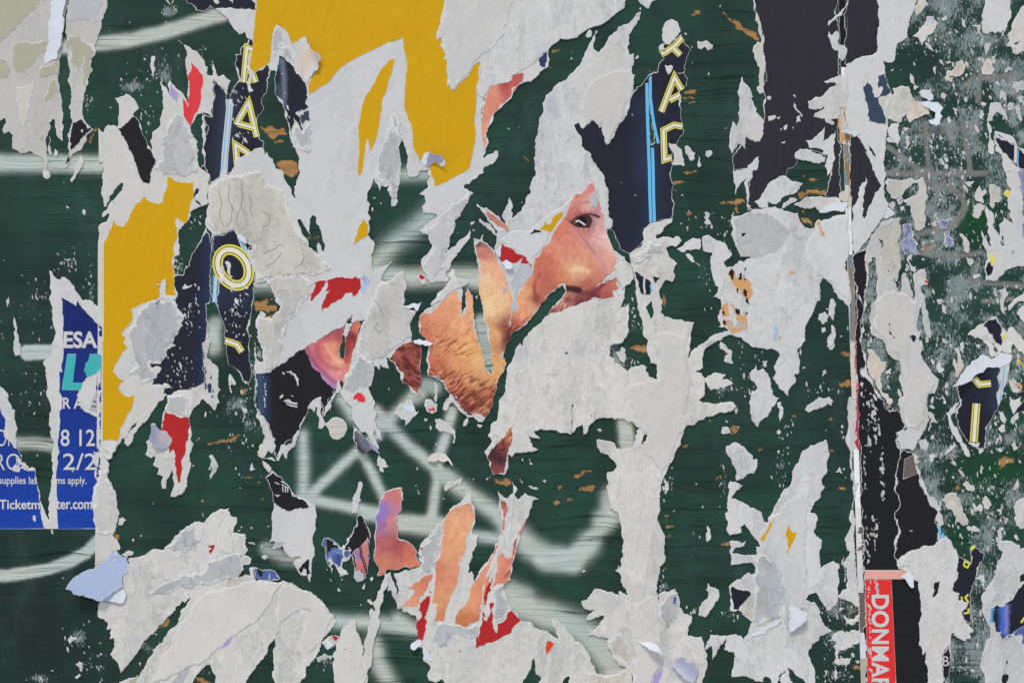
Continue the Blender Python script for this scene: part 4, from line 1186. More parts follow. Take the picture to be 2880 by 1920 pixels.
# ------------------------------------------------------------------ big yellow and white sheet in the upper middle
EH = ['b2 385,450 412,445 440,500 500,590 494,450 520,410 556,430 602,560 636,680 632,748 602,730 575,652 560,700 566,766 520,730 460,632 410,520',
      'b2 890,1320 885,1400 860,1470 825,1540 800,1500 830,1400 862,1350']
thing('torn_poster', 'big sheet with a yellow upper half torn down to white pulp below', 'poster', 'w', 4, 'W',
      'a2 10,-80 2100,-80 2100,850 2090,900 2072,1100 2078,1250 2112,1390 2092,1455 2222,1390 2205,1480 2105,1530 b2 2090,25 1990,85 1910,155 1995,205 1950,270 1900,370 1820,465 1835,510 1780,620 1735,765 1810,700 1905,620 1970,540 1975,575 1930,665 1850,760 1790,845 1755,920 1740,965 1770,1015 1605,1028 1560,950 1520,880 1520,815 1625,690 1635,640 1620,590 1530,580 1505,545 1560,500 1650,440 1670,410 1540,390 1525,330 1560,280 1550,235 1500,215 1580,155 1602,60 1590,-10 1510,0 1470,60 1400,50 1385,-20 a2 1390,1500 1380,1400 1335,1220 1318,1400 1328,1568 b2 1310,150 1302,290 1270,332 1240,325 1246,200 1225,140 1190,155 1150,140 1135,190 1080,80 1050,170 1025,240 1040,330 1042,500 1066,640 1085,715 1060,780 1066,870 1085,940 1130,910 1250,830 1200,900 1150,1000 1180,1030 1250,1000 1340,925 1360,920 1366,1000 1386,1080 1355,1140 1350,1245 1470,1280 1442,1350 1415,1420 1430,1530 c2 1445,10 1520,35 1515,200 1508,310 1490,495 1480,500 1415,430 1340,360 1298,260 1215,150 1192,150 1222,255 1140,205 1138,265 1065,190 1085,290 1070,340 1060,410 1035,410 1052,480 1082,620 1102,640 1092,720 1150,840 1160,912 1115,885 1085,800 1100,900 1138,990 1050,920 960,830 905,750 885,700 882,600 830,560 800,520 772,460 792,440 820,400 862,230 928,0 b2 1000,1370 900,1400 820,1400 700,1470 560,1568 c2 510,18 430,80 330,140 200,230 130,288 5,300 0,160 62,195 50,20 b2 0,1520 50,1530 10,1450 0,1400 40,1290 90,1312 80,1370 150,1370 210,1290 262,1160 320,1040 350,966 200,985 8,1028 0,960 b1 2345,900 2290,830 2282,740 2322,690 2190,600 2140,548 2020,588 1960,608 1945,640 1910,530 1890,480 1900,400 1925,290 1910,230 1925,140 1960,100 2010,75 2125,20 a1 2132,1568 2150,1480 2230,1440 2300,1400 a2 0,1368 70,1362 78,1430 100,1400 160,1470 185,1550 240,1568 b2 270,90 330,180 362,265 354,150 390,60 a2 395,1500 372,1390 325,1290 300,1150 250,970 185,880 175,760 190,670 120,640 105,600 0,668 -40,690 a1 2352,690 2290,610 2310,480 2335,400 2270,350 2260,300 2200,320 2150,270 2100,180 1980,88 2340,96 a2 5,100', holes=EH, spacing=13)
part('yellow_print', 'i', 5, 'YE', 'a2 10,-80 s 2090,-80 s 2065,590 2045,680 2052,740 2022,800 2028,870 2016,1050 2016,1300 1990,1420 1970,1530 b2 1940,0 1830,60 1740,110 1645,145 1635,80 1605,50 1606,0 a2 1590,1545 1500,1480 1440,1320 1426,1150 1370,1020 1366,850 1385,550 1350,348 1200,400 1000,500 790,620 640,780 490,882 480,790 520,700 580,620 600,530 500,450 465,355 400,370 335,415 265,270 190,228 165,290 140,440 135,570 100,600 0,668 -60,620 -40,480 -12,250 0,120', rim=.7, spacing=13, rough=.045)
part('yellow_print', 'i', 5, 'YE', 'a2 1270,520 1256,640 1216,760 1200,850 1156,950 1136,1120 1110,1270 1056,1400 1036,1300 1022,1270 1002,1400 980,1568 b2 962,40 942,50 936,0 a2 934,1500 945,1150 966,1020 1000,900 1060,800 1130,670 1200,590', rim=.7, rough=.05)
part('yellow_print', 'i', 5, 'YE', 'b2 985,438 1028,500 1030,595 960,630 890,685 930,580', rim=.6, rough=.05)
part('red_print', 'i', 5, 'RE', 'b2 485,1075 540,1030 700,992 850,983 962,990 966,1080 900,1170 882,1120 790,1170 690,1220 640,1260 592,1305 620,1200 680,1098 630,1130 662,1050 652,1018 600,1100 510,1200 500,1180 550,1040', rim=.6)
part('dark_print', 'i', 5, SLAB, 'a2 205,500 280,560 360,650 440,740 478,850 485,990 420,1020 378,1042 412,1080 430,1205 350,1090 325,1240 300,1130 252,960 190,890 180,800 190,650', rim=2.5, spacing=7)
for _s in ('a2 230,680 250,675 255,695', 'a2 280,970 300,975 305,1020 285,1000', 'a2 300,1065 315,1075 310,1100', 'a2 375,1040 430,1035 445,1060 400,1060', 'a2 262,850 275,855 270,870'):
    part('torn_spot', 'w', 6, 'W', _s, rim=.6)
part('green_patch', 'i', 4.8, 'SL', 'a2 400,1070 440,1030 485,1020 498,1110 440,1130 430,1170', rim=.8)
part('peeled_patch', 'p', 5.4, 'GR', 'a2 325,1245 350,1100 420,1200 432,1220 460,1150 500,1120 522,1375 380,1362', rim=1)
part('peeled_patch', 'p', 4.8, 'GR', 'a2 1270,1028 1330,1130 1320,1220 1314,1400 1324,1568 b2 1305,150 1295,260 1255,260 1230,135 1140,130 1095,70 a2 1098,1568 1160,1330 1220,1150', rim=1)
part('peeled_patch', 'p', 4.8, 'GR', 'a2 165,290 190,240 240,300 300,440 345,570 300,560 230,400 190,480 150,570 142,450', rim=1)
part('peeled_patch', 'p', 4.8, 'CR', 'b1 1930,140 2130,40 2340,0 b2 60,0 80,150 250,170 340,420 450,620 550,770 700,900 560,960 345,962 200,975 20,1010 0,940 b1 2335,820 2300,740 2335,690 2190,590 2140,540 1970,590 1905,480', rim=1)
part('peeled_patch', 'p', 4.8, 'PU', 'b2 1150,1020 1250,1005 1345,930 1380,1080 1345,1245 1460,1285 1410,1425 1425,1530 c2 1340,20 1270,55 1200,140 1060,180 1000,120 940,40 b2 990,1400 1060,1220 1100,1100', rim=1)
part('peeled_patch', 'p', 4.8, 'GR', 'c2 940,80 1060,180 1080,290 1060,400 1040,420 900,470 800,430 860,250', rim=1)
part('peeled_patch', 'p', 4.8, 'PU', 'b2 1510,560 1660,450 1780,340 1980,190 1940,280 1900,365 1820,460 1830,510 1780,610 1735,760 1800,700 1740,900 1620,1010 1525,880 1630,700', rim=1)
part('peeled_patch', 'p', 4.8, 'PU', 'b2 100,1000 345,965 450,980 560,1060 480,1180 300,1400 240,1560 c2 200,220 60,280 60,190 b2 20,1500 20,1320 160,1360 230,1250', rim=1)
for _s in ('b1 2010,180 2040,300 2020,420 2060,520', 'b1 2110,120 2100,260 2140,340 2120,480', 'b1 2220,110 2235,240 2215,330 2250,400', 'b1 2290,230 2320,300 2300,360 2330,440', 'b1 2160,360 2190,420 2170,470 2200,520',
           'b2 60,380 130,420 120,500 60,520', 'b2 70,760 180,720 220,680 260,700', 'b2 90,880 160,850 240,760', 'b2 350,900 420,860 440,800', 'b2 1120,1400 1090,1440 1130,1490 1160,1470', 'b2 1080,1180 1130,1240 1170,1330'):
    stroke('crease', 'DG', 5.6, _s, 5)  # crease shade painted as thin dark lines, the pulp is not folded
part('peach_flap', 'i', 6, STAIN, 'a2 340,430 400,370 465,352 500,450 602,530 582,635 520,690 470,790 430,640 420,720 400,600 370,500', rim=.5, curl=(400 * TS + 720, 560 * TS, 1, -.3, 13, 50), label='cream curled flap with a peach stain')
part('crumpled_flap', 'i', 6, 'LI', 'a2 1550,1530 1580,1480 1600,1400 1660,1435 1700,1430 1730,1480 1700,1510 1640,1495 1600,1530 1570,1540', rim=.8, curl=(1560 * TS + 720, 1530 * TS, 1, -1, 10, 30), label='crumpled grey lilac flap over yellow')
part('crumpled_flap', 'w', 7, 'WB', 'a2 1545,1410 1590,1402 1600,1420 1575,1500 1545,1530 1510,1480', rim=.6)
part('crumpled_flap', 'w', 7.5, 'WB', 'a2 1690,1425 1740,1480 1738,1520 1700,1535 1670,1500 1705,1500 1710,1450', rim=.6)
part('printed_jaw', 'i', 5, skin, 'c2 1345,20 1440,-10 1515,40 1508,300 1490,488 1422,420 1345,352 1300,248 1225,150 1280,70', spacing=2.8, rim=1.2, step=4, label='printed reddish stubbled jaw')
part('red_print', 'i', 5, 'R2', 'c2 935,462 965,470 1000,505 1015,562 940,552 890,540 905,495', rim=1.2)
part('torn_lip', 'w', 6, 'WB', 'c2 895,545 925,522 940,550 905,575', rim=.5)
part('dark_flap', 'i', 5, ink_streak('NV', [('c2 930,820 1020,960', 5, 20, (120, 120, 132), .7)]), 'c2 890,765 930,800 1000,880 1055,950 1060,985 990,1035 960,1010 935,985 925,940 890,880', rim=1.6, curl=(905 * TS + 720, 960 + 780 * TS, .8, 1, 14, 80), label='dark curled flap with a white back')
part('violet_print', 'i', 4.9, 'PP', 'c2 1010,890 1060,940 1110,965 1140,1030 1090,1000 1050,950', rim=.6)
part('lilac_patch', 'p', 4.9, 'LB', 'b2 985,920 1000,960 1050,1000 1020,1080 990,1180 960,1100 965,980', rim=1)

thing('paper_scrap', 'long thin white sliver along the right edge of the black and ear fragment', 'scrap', 'w', 3, 'W',
      'c2 775,345 785,440 760,470 730,480 690,560 650,650 625,690 635,600 660,570 710,490', rim=1)
thing('torn_poster', 'big white pulp sheet with jagged left edge hanging over yellow at the top centre', 'poster', 'p', 6, 'W',
      'a2 1755,-80 1720,90 1695,220 1658,330 1660,382 1702,350 1712,390 1690,430 1740,490 1725,560 1772,545 1750,650 1766,720 1760,800 1782,780 1812,842 1870,770 1970,670 2000,610 2050,578 2066,590 2042,680 2052,740 2025,800 2030,870 2085,905 2130,850 2150,800 2230,778 2352,740 a3 0,700 120,640 200,590 270,500 330,470 360,430 440,360 600,350 700,270 850,215 980,110 1032,80 1050,0 1065,-80', rough=.05, spacing=12)
part('smooth_sheet', 'w', 6.5, 'W', 'a2 1760,-70 1725,90 1700,220 1720,360 1705,430 1750,540 1755,640 1775,770 1812,830 1870,765 1965,665 1995,590 2060,530 2180,440 2280,330 2330,120 a3 20,-70', rim=1.5)
thing('poster_fragment', 'strip of printed pink skin with a blue and white tip, over the green slit', 'poster', 'w', 5, 'W',
      'a2 2095,900 2150,790 2230,760 2352,700 a3 0,660 100,600 220,520 300,470 338,470 335,530 310,632 230,705 170,757 90,772 50,800 0,885 a2 2352,900 2290,950 2230,1012 2180,1062 2140,1160 2112,1230 2132,1290 2112,1372 2092,1395 2080,1310 2068,1150 2075,1000', rim=2)
part('printed_skin', 'i', 5.6, skin, 'a2 2100,915 2150,800 2230,772 2352,730 a3 0,700 60,680 112,672 90,760 45,800 0,868 a2 2352,885 2290,940 2225,1005 2170,1055 2130,1160 2105,1230 2120,1290 2105,1360 2090,1370 2080,1300 2075,1150 2082,1000', spacing=3.5, rim=1.2)
part('blue_print', 'i', 5.6, 'NB', 'a3 240,560 290,490 330,475 325,560 300,625 270,620 250,600', rim=1.5)

# ------------------------------------------------------------------ portrait sheet
thing('torn_poster', 'white pulp sheet printed with a large eye, nose and stubbled cheek, centre of the wall', 'poster', 'p', 4.3, 'W',
      'a3 1185,115 1176,185 1120,255 1070,380 1060,430 1085,510 1125,500 1098,620 1100,690 1130,690 1118,780 1105,885 1080,990 1030,1100 960,1200 900,1315 872,1332 850,1290 832,1140 800,1180 768,1108 740,1110 660,1185 630,1172 605,1130 570,1160 640,1300 740,1470 800,1568 b3 825,20 860,130 880,250 886,420 926,480 910,530 870,545 890,620 920,700 990,770 1110,890 1116,1000 1040,1060 1030,1120 1020,1170 930,1250 500,1350 320,1335 400,1230 495,1100 470,1050 350,1130 270,1215 180,1345 90,1440 0,1490 c2 2310,10 2270,150 2300,200 2235,340 2200,460 2150,620 2105,705 2090,730 2000,668 1935,668 1900,620 1840,530 1780,480 1735,410 1720,350 1640,305 1580,315 1575,120 1590,30 b2 1500,1480 1495,1385 1615,1250 1605,1220 1690,1110 1790,1000 1770,950 1815,900 1850,980 1950,1020 1940,1045 1890,1070 1896,1200 1880,1335 1930,1250 1945,1070 1966,1110 2000,1300 2040,1568 c2 2070,60 2110,250 2165,300 2185,210 2150,50 b2 2130,1568 2090,1300 2050,1050 2030,800 2005,700 1995,620 2060,640 2090,580 2085,650 2150,700 2195,760 2190,720 2202,680 2212,640 2208,600 2130,540 2045,450 2060,440 2150,490 2205,590 2222,560 2120,430 2030,330 2030,305 2110,340 2240,430 2290,490 2260,420 2300,330 2330,250 2352,290 b3 0,440 50,390 110,320 175,200 180,100 215,50 a3 212,1568 205,1470 230,1250 250,1100 280,950 320,870 410,780 510,720 600,620 660,520 700,430 750,330 775,280 784,300 750,400 752,455 790,490 840,440 900,330 980,250 1070,220', spacing=11)
part('printed_face', 'i', 5, face, 'b2 2005,690 2060,650 2110,665 2200,760 2265,900 2310,1040 2352,1150 b3 20,1200 110,1040 190,960 205,850 215,800 330,680 380,560 490,420 570,230 650,200 700,130 740,110 760,160 790,240 830,380 840,500 880,600 920,700 965,800 945,870 955,900 870,970 770,1065 860,1030 960,985 985,1085 920,1110 930,1165 810,1172 700,1200 500,1270 330,1335 400,1230 495,1100 470,1050 350,1130 270,1215 180,1345 90,1440 0,1490 c2 2310,10 2250,120 2290,160 2280,250 2235,335 2200,460 2150,620 2105,705 2060,662 1940,662 1890,610 1800,480 1740,400 1720,350 1640,310 1585,310 1585,130 1600,30 b2 1505,1500 1500,1390 1640,1270 1760,1150 1850,1100 1885,1340 1930,1250 1945,1080 1966,1120 2000,1300 2040,1568 c2 2065,50 2110,250 2165,300 2190,220 2150,50 b2 2130,1568 2090,1300 2050,1050 2030,800', spacing=2.0, rim=.7, step=4, lift=.4, label='printed eye, nose, cheek and stubbled jaw')
part('smooth_sheet', 'w', 4.6, 'W', 'a3 820,700 1090,640 1100,870 1020,1080 950,1190 890,1300 860,1280 840,1130 800,1160 740,1100 660,1170 640,1000 700,800', rim=1)
part('smooth_sheet', 'w', 4.6, 'W', 'b3 560,240 470,400 360,560 310,680 210,800 190,900 60,770 0,720 b2 2230,640 2340,560 b3 120,560 300,430', rim=1)
part('torn_patch', 'p', 5.8, 'GR', 'b3 790,170 806,250 780,330 738,346 708,280 720,220', rim=1)
part('torn_patch', 'w', 5.6, 'W', 'b3 760,110 830,140 870,250 878,420 915,480 900,530 860,520 850,420 810,380 800,260 790,170', rim=1)
part('torn_lip', 'w', 6, 'W', 'b3 770,1065 870,970 965,925 940,870 1000,810 1060,880 1118,950 1100,1010 1040,1065 1010,1090 960,985 850,1015', curl=(1080 * TS + 1440, 480 + 960 * TS, -1, .6, 6, 90), label='white torn lip across the cheek')
part('torn_spot', 'p', 6.5, 'PE', 'b3 1010,990 1060,980 1090,1010 1050,1040 1020,1030', rim=.6)
part('torn_patch', 'p', 5.6, 'GR', 'b2 2330,1020 2352,1000 b3 60,860 150,850 195,900 190,960 110,1040 60,1100 40,1200 20,1100 0,1090', rim=1)
part('torn_patch', 'p', 5.6, 'GR', 'b2 2340,1440 b3 0,1190 30,1195 65,1260 30,1300 0,1290', rim=1)
part('torn_spot', 'p', 5.8, 'GR', 'b2 2250,1065 2290,1080 2300,1130 2275,1130', rim=.6)
part('red_print', 'i', 5.2, 'RE', 'b2 2205,645 2260,670 2352,720 b3 0,712 80,770 150,840 192,900 150,852 80,870 100,800 50,840 0,850 b2 2352,845 2300,815 2250,842 2232,790 2262,690', rim=.6)
part('printed_skin', 'i', 5.2, skin, 'b2 2105,360 2200,420 2280,480 2335,555 2310,568 2220,510 2140,440', rim=.8)
part('yellow_print', 'i', 5.2, 'YE', 'b3 470,365 440,450 400,500 350,575 235,540 300,465 330,500 390,415', rim=.6)
part('black_print', 'i', 5.2, 'BK', 'b3 165,580 205,538 270,560 240,574', rim=.4)
part('crumpled_flap', 'w', 6, 'WB', 'b2 2190,720 2260,680 2240,800 2215,780', curl=(2260 * TS + 720, 480 + 700 * TS, -1, .3, 5, 20), rim=.5)
part('crumpled_flap', 'w', 6, 'WB', 'b2 2240,850 2300,820 2352,860 b3 0,900 b2 2290,910 2270,860', curl=(2240 * TS + 720, 480 + 840 * TS, 1, .6, 5, 20), rim=.5)
part('curled_flap', 'w', 7, 'WB', 'b2 1350,1240 1450,1215 1495,1225 1535,1210 1490,1290 1400,1270', curl=(1350 * TS + 720, 480 + 1240 * TS, 1, 0, 14, 50), rim=1, label='bright white flap sticking out below the white ribbon')
part('curled_flap', 'w', 7, 'WB', 'b2 1450,1560 1500,1545 1560,1555 c2 1625,10 1600,40 1500,30 1460,15', curl=(1540 * TS + 720, 955, 0, 1, 10, 15), rim=1)
part('smooth_sheet', 'p', 5.6, 'W', 'b2 1605,1222 1690,1110 1790,1000 1770,950 1815,900 1850,980 1950,1020 1940,1045 1850,1090 1760,1150 1620,1250', rim=1)

# ------------------------------------------------------------------ large white sheet, lower middle, with its long tail
thing('torn_poster', 'largest white pulp sheet, below the printed nose, with a long tail to the bottom', 'poster', 'p', 7, 'W',
      'b3 315,1335 500,1272 700,1202 930,1165 1030,1110 1030,1180 990,1265 1070,1215 1065,1380 1072,1480 1020,1568 c3 1005,20 920,30 900,90 940,180 1000,225 1065,280 1150,225 1235,240 1252,320 1330,350 1325,210 1270,200 1240,100 1250,0 b3 1200,1500 1170,1330 1140,1150 1125,1000 1110,895 1000,805 1090,860 1080,775 1200,660 1215,530 1260,490 1475,440 1470,470 1400,520 1325,590 1320,625 1440,610 1530,605 1556,645 1510,700 1415,710 1440,790 1516,855 1480,930 1496,970 1470,1022 1405,1010 1350,1100 1370,1180 1365,1310 1400,1340 1530,1370 1670,1390 1640,1568 c3 1615,150 1680,60 1850,-20 1880,0 1770,70 1755,240 1680,275 1770,340 1770,490 1710,540 1800,562 1960,555 2062,590 2010,640 1920,652 1780,690 1650,770 1600,775 1550,900 1490,1050 1400,1230 1366,1330 1355,1450 1355,1568 d3 1335,80 1366,140 1405,280 1405,450 1355,500 1335,750 1346,830 1360,740 1400,720 1430,730 1500,700 1540,800 1580,930 1650,950 1650,1010 1616,1050 1610,1130 1740,1140 1780,1280 1795,1390 1770,1500 1700,1650 1100,1650 1110,1500 1040,1425 950,1360 920,1290 880,1240 870,1180 890,1160 700,1130 780,1050 850,950 680,990 700,940 760,890 690,890 635,830 770,698 985,762 980,720 1062,760 1000,620 950,530 1000,500 1022,400 1010,220 985,80 960,-10 c3 945,1568 880,1400 866,1330 890,1300 875,1200 935,1190 965,1140 880,1040 780,970 776,900 845,905 940,930 960,980 1010,995 1110,975 1190,940 1260,950 1350,1002 1372,985 1300,905 1215,850 1180,815 1130,770 1060,735 920,698 770,715 700,790 656,855 650,760 590,790 540,850 400,815 200,822 258,890 150,865 170,920 240,990 90,1020 0,1060 c2 2310,1030 2305,1180 2285,1225 2180,1222 2140,1130 2120,1050 2100,1010 2170,915 2130,865 2160,760 2215,725 2230,600 2290,420 2352,180 c3 5,165 40,60 75,15 100,40 b3 100,1568 200,1440',
      holes=['b3 1280,1195 1302,1300 1275,1362 1225,1260', 'b3 1288,972 1362,985 1320,1042', 'c3 553,570 562,580 552,720 540,848 532,830 545,640'], spacing=11, rough=.085)
part('printed_skin', 'i', 8, skin, 'c2 2380,760 2250,900 2150,1010 2125,1060 2150,1160 2185,1212 2278,1205 2300,1100 2320,1000 2352,915 c3 5,890 12,760', spacing=3.2, rim=1.0, label='dark printed spike of stubbled skin')
part('dark_print', 'i', 8, NAVY, 'b3 1130,920 1180,960 1252,1000 1276,1080 1270,1135 1188,1135 1160,1020', rim=1.5)
stroke('printed_stripe', 'W', 8.5, 'b3 1215,985 1210,1060 1220,1130', 18)
stroke('printed_stripe', 'SB', 8.5, 'b3 1270,1050 1282,1110', 14)
part('smooth_sheet', 'w', 7.6, 'W', 'c3 1330,-60 1600,-60 1600,160 1640,320 1610,560 1590,770 1520,900 1440,1100 1360,1260 1300,1100 1200,930 1250,860 1150,780 1080,560 1080,400 1200,380 1340,360 1340,200', rim=1)
part('smooth_sheet', 'w', 7.8, 'W', 'd3 1130,860 1290,760 1340,860 1365,1100 1370,1420 1300,1490 1240,1650 1110,1650 1130,1400', rim=1)
part('peeled_patch', 'p', 7.8, 'GR', 'b3 1080,780 1240,700 1260,640 1320,680 1380,690 1420,770 1300,760 1200,840 1120,870', rim=1)
part('peeled_patch', 'p', 7.6, 'CR', 'd3 875,1170 980,1100 1050,1180 1090,1290 1095,1340 1045,1420 960,1360 920,1290', rim=1)
part('peeled_patch', 'p', 7.6, 'GR', 'd3 1345,850 1440,740 1500,720 1530,850 1480,1000 1400,1080 1360,1000', rim=1)
part('peeled_patch', 'p', 7.6, 'CR', 'd3 690,1470 760,1455 890,1490 960,1480 1070,1430 1105,1500 1090,1650 680,1650', rim=1)
part('blue_print', 'i', 8.2, 'BLU', 'd3 1495,765 1512,790 1500,840 1478,835 1482,790', rim=.5)
part('violet_print', 'i', 8.2, 'PP', 'd3 1235,1650 1300,1490 1375,1422 1382,1460 1340,1570 1330,1650', rim=.6)
part('folded_corner', 'w', 8.4, 'W', 'd3 770,698 985,762 990,800 930,900 860,950 800,760', rim=.8)
part('curled_flap', 'w', 9, 'WB', 'd3 1132,1190 1210,1185 1270,1178 1330,1205 1372,1262 1350,1278 1250,1240', curl=(1140 * TS + 1440, 1440 + 1185 * TS, .5, 1, 14, 25), rim=1, label='small white flap curling from the tail')
part('curled_flap', 'i', 9, ink_streak('LI', [('d3 1460,1400 1640,1550', 6, 18, (196, 198, 208), .6)]), 'd3 1440,1392 1500,1350 1580,1325 1660,1370 1708,1440 1680,1520 1645,1555 1540,1470', curl=(1600 * TS + 1440, 1440 + 1320 * TS, -.6, 1, 20, 60), rim=1, label='grey lilac flap curling from the lower end of the tail')
part('torn_patch', 'w', 8.4, 'W', 'c3 1145,810 1190,805 1215,850 1200,900 1185,945 1110,975 1130,880', rim=.8)
part('torn_spot', 'p', 7.8, 'W', 'c3 310,290 350,285 380,262 400,285 440,290 400,330 370,305 320,315', rim=.8)
for _s in ('c3 485,105 520,100 500,118', 'c3 180,180 188,195 182,200', 'c3 720,665 732,680 722,688', 'c3 1030,0 980,30 970,80 920,60 940,150 890,130 900,40'):
    part('green_patch', 'i', 7.7, 'SL', _s, rim=.3)
part('torn_patch', 'p', 7.9, 'W', 'c3 955,95 990,90 1005,50 1040,70 1045,150 1030,200 985,170', rim=.8)

# ------------------------------------------------------------------ sheets left of the joint
GUN = ink_streak('OR', [])
thing('torn_poster', 'pale pulp sheet with orange print and the word GUN, left of the upright joint', 'poster', 'p', 5, 'W',
      'b3 1745,610 1815,595 1880,640 1950,662 2018,780 1940,840 1975,890 2030,880 2080,830 2130,845 2205,790 2100,795 2050,680 2010,590 2030,540 2010,450 2020,440 2170,385 2200,360 2352,350 b4 0,340 60,330 150,372 270,390 300,480 340,530 420,530 440,470 470,450 500,500 590,420 650,410 730,400 736,330 744,760 712,830 690,870 742,990 750,1280 690,1190 640,1170 590,1060 500,980 470,1050 480,1190 440,1205 440,1170 400,1330 340,1430 340,1568 c4 330,0 265,80 292,180 275,300 240,300 250,370 200,430 182,500 100,430 40,330 70,280 50,230 110,130 70,80 0,70 c3 2352,80 2190,40 2100,-40 b3 2010,1510 1890,1560 1760,1600 1800,1550 1990,1470 1890,1440 1920,1420 1890,1350 1920,1270 1915,1180 1850,1160 1895,1080 1840,950 1842,750 1760,740', spacing=11)
part('smooth_sheet', 'w', 5.6, 'W', 'b4 480,470 590,430 730,410 740,760 700,840 740,980 740,1200 650,1120 580,1020 470,960 320,800 360,640', rim=1)
part('orange_print', 'i', 5.7, 'OR', 'b3 1990,920 2040,900 2060,980 2080,990 2155,988 2172,1190 2060,1085 2000,1000', rim=.5, rough=.14)
part('orange_print', 'i', 5.7, 'OR', 'b3 1960,1205 2000,1220 2040,1240 2060,1290 2165,1320 2160,1440 2085,1485 2030,1505 1990,1450 1930,1390 1925,1300', rim=.5, rough=.14)
for _s in ('b3 1990,930 2010,900 2040,960 2035,1000 2010,990', 'b3 2080,950 2105,930 2115,1000 2090,1010', 'b3 2130,900 2155,890 2150,1000 2130,1010', 'b3 2055,1090 2080,1085 2090,1140 2065,1120', 'b3 2120,1090 2145,1080 2150,1160 2128,1140',
           'b3 2150,1170 2172,1150 2175,1230', 'b3 1930,1270 1950,1240 1955,1320 1935,1320', 'b3 2045,1260 2090,1270 2100,1310 2055,1310', 'b3 2115,1270 2165,1300 2150,1330 2120,1310', 'b3 1930,1380 1960,1375 1965,1420 1945,1425'):
    part('black_print', 'i', 6.1, 'BK', _s, rim=.4, rough=.15)
text('GUN', 'GR', 6.4, bx('b3', 1990, 1375, 2142, 1452), bold=.03)
part('torn_lip', 'w', 6.8, 'W', 'b3 1985,1210 2025,1265 2060,1330 2070,1390 2040,1440 2020,1380 1930,1345 2000,1330', rim=.8)
part('torn_patch', 'p', 6, 'GR', 'b3 2020,445 2200,370 2352,400 b4 200,560 120,700 0,760 b3 2200,800 2110,790 2060,690', rim=1)
for _s in ('b4 195,915 240,930 235,960 200,950', 'b4 70,955 95,945 90,970', 'b4 85,1520 110,1515 135,1530 100,1542', 'b4 370,955 395,990 408,1035 385,1000', 'b4 460,450 490,520 520,600 480,590 465,520', 'c4 262,25 290,45 270,40'):
    part('torn_spot', 'i', 6.2, 'OR', _s, rim=1.2, rough=.14)
part('torn_spot', 'p', 6.2, 'LB', 'b4 60,1410 85,1440 85,1560 40,1560', rim=1)
part('dark_hole', 'i', 6.2, 'BK', 'b3 2105,575 2155,572 2130,600 2110,605', rim=.3)
part('folded_corner', 'w', 6.4, 'W', 'b3 1780,1568 1890,1500 2000,1475 2005,1495 1900,1560 1780,1590', curl=(1990 * TS + 1440, 960, -1, .5, 6, 60), rim=.8)

SCR = []


def scrap(label, pts, mat='p', lvl=3, ink='W', **kw):
    return thing('paper_scrap', label, 'scrap', mat, lvl, ink, pts, **kw)


scrap('broad white scrap between two dark slits, right of the largest sheet\'s top', 'b3 1510,720 1610,650 1730,630 1727,725 1600,730 1560,752', 'w')
scrap('fat white tongue lying over the lower left corner of the large black sheet', 'b3 2225,290 2290,230 2352,140 b4 0,135 90,65 165,50 222,100 318,120 262,200 130,250 70,312 0,285 b3 2352,345 2280,342', lvl=3)
scrap('long horizontal white scrap with a grey fold crossing to the bright joint', 'b4 235,310 350,240 450,240 560,250 660,262 664,290 722,285 735,320 700,380 610,370 480,390 430,330 300,340', lvl=6)
part('torn_patch', 'w', 7, 'PE', 'b4 660,200 725,160 740,240 720,290 665,270', rim=1)
part('torn_patch', 'w', 6.8, 'WB', 'b4 470,385 540,330 700,300 735,315 690,380 600,365', rim=1)
scrap('small white hook of paper below the white tongue, left of the horizontal scrap', 'b4 125,355 160,290 200,248 268,270 200,310 160,335')
scrap('white spiky triangle pointing up on black paper near the joint', 'a4 345,1300 400,1290 520,1168 505,1310 570,1250 622,1205 612,1300 600,1400 582,1568 b4 570,20 545,50 535,-10 a4 550,1425 490,1415 520,1385 480,1370 380,1365', lvl=3)
scrap('white fringed oval stuck on black paper, above the striped green gap', 'a4 240,1430 265,1395 290,1370 400,1395 480,1420 532,1450 520,1490 470,1505 400,1490 330,1480 250,1462', lvl=3)
scrap('narrow white wedge with a split foot on green, left of the large black sheet', 'a3 2115,700 2150,780 2215,890 2195,905 2250,1000 2240,1030 2310,1100 2300,1250 2265,1300 2230,1310 2150,1250 2142,1370 2072,1320 2022,1420 1990,1350 2000,1220 2030,1110 2065,1170 2090,1000 2088,800', lvl=3)
part('torn_lip', 'w', 4, 'W', 'a3 2200,1100 2250,1050 2310,1100 2305,1200 2280,1300 2240,1300 2190,1270 2150,1200', rim=1)
scrap('cream torn border hanging down the left edge of the large black sheet', 'a3 2175,-80 2200,-80 2240,50 2290,250 2318,380 2306,480 2326,620 2304,830 2322,860 2270,865 2250,835 2272,690 2240,560 2225,420 2250,385 2288,400 2292,370 2265,230 2220,80', 'w', 2, 'CR')
scrap('pale blade of paper below the narrow wedge, pointing down over green', 'a3 2265,1440 2240,1568 b3 2205,0 2170,110 2175,380 2155,300 2152,60 2110,110 2055,222 2036,100 2060,0 a3 2090,1568 2200,1500', 'w', 3)
scrap('egg shaped white scrap above the neon letter Y', 'a3 1405,210 1460,180 1520,212 1545,300 1500,370 1420,415 1382,370 1380,322', lvl=4)
scrap('small cloud shaped white scrap alone on green, right of the letter Y', 'a3 1702,380 1780,375 1850,420 1840,455 1800,470 1770,432 1740,460 1710,450', lvl=2)
scrap('white scrap hanging from the top edge beside the pulp sheet', 'a3 1130,-60 1160,10 1200,50 1255,86 1275,40 1325,-10 1330,-60', lvl=3)
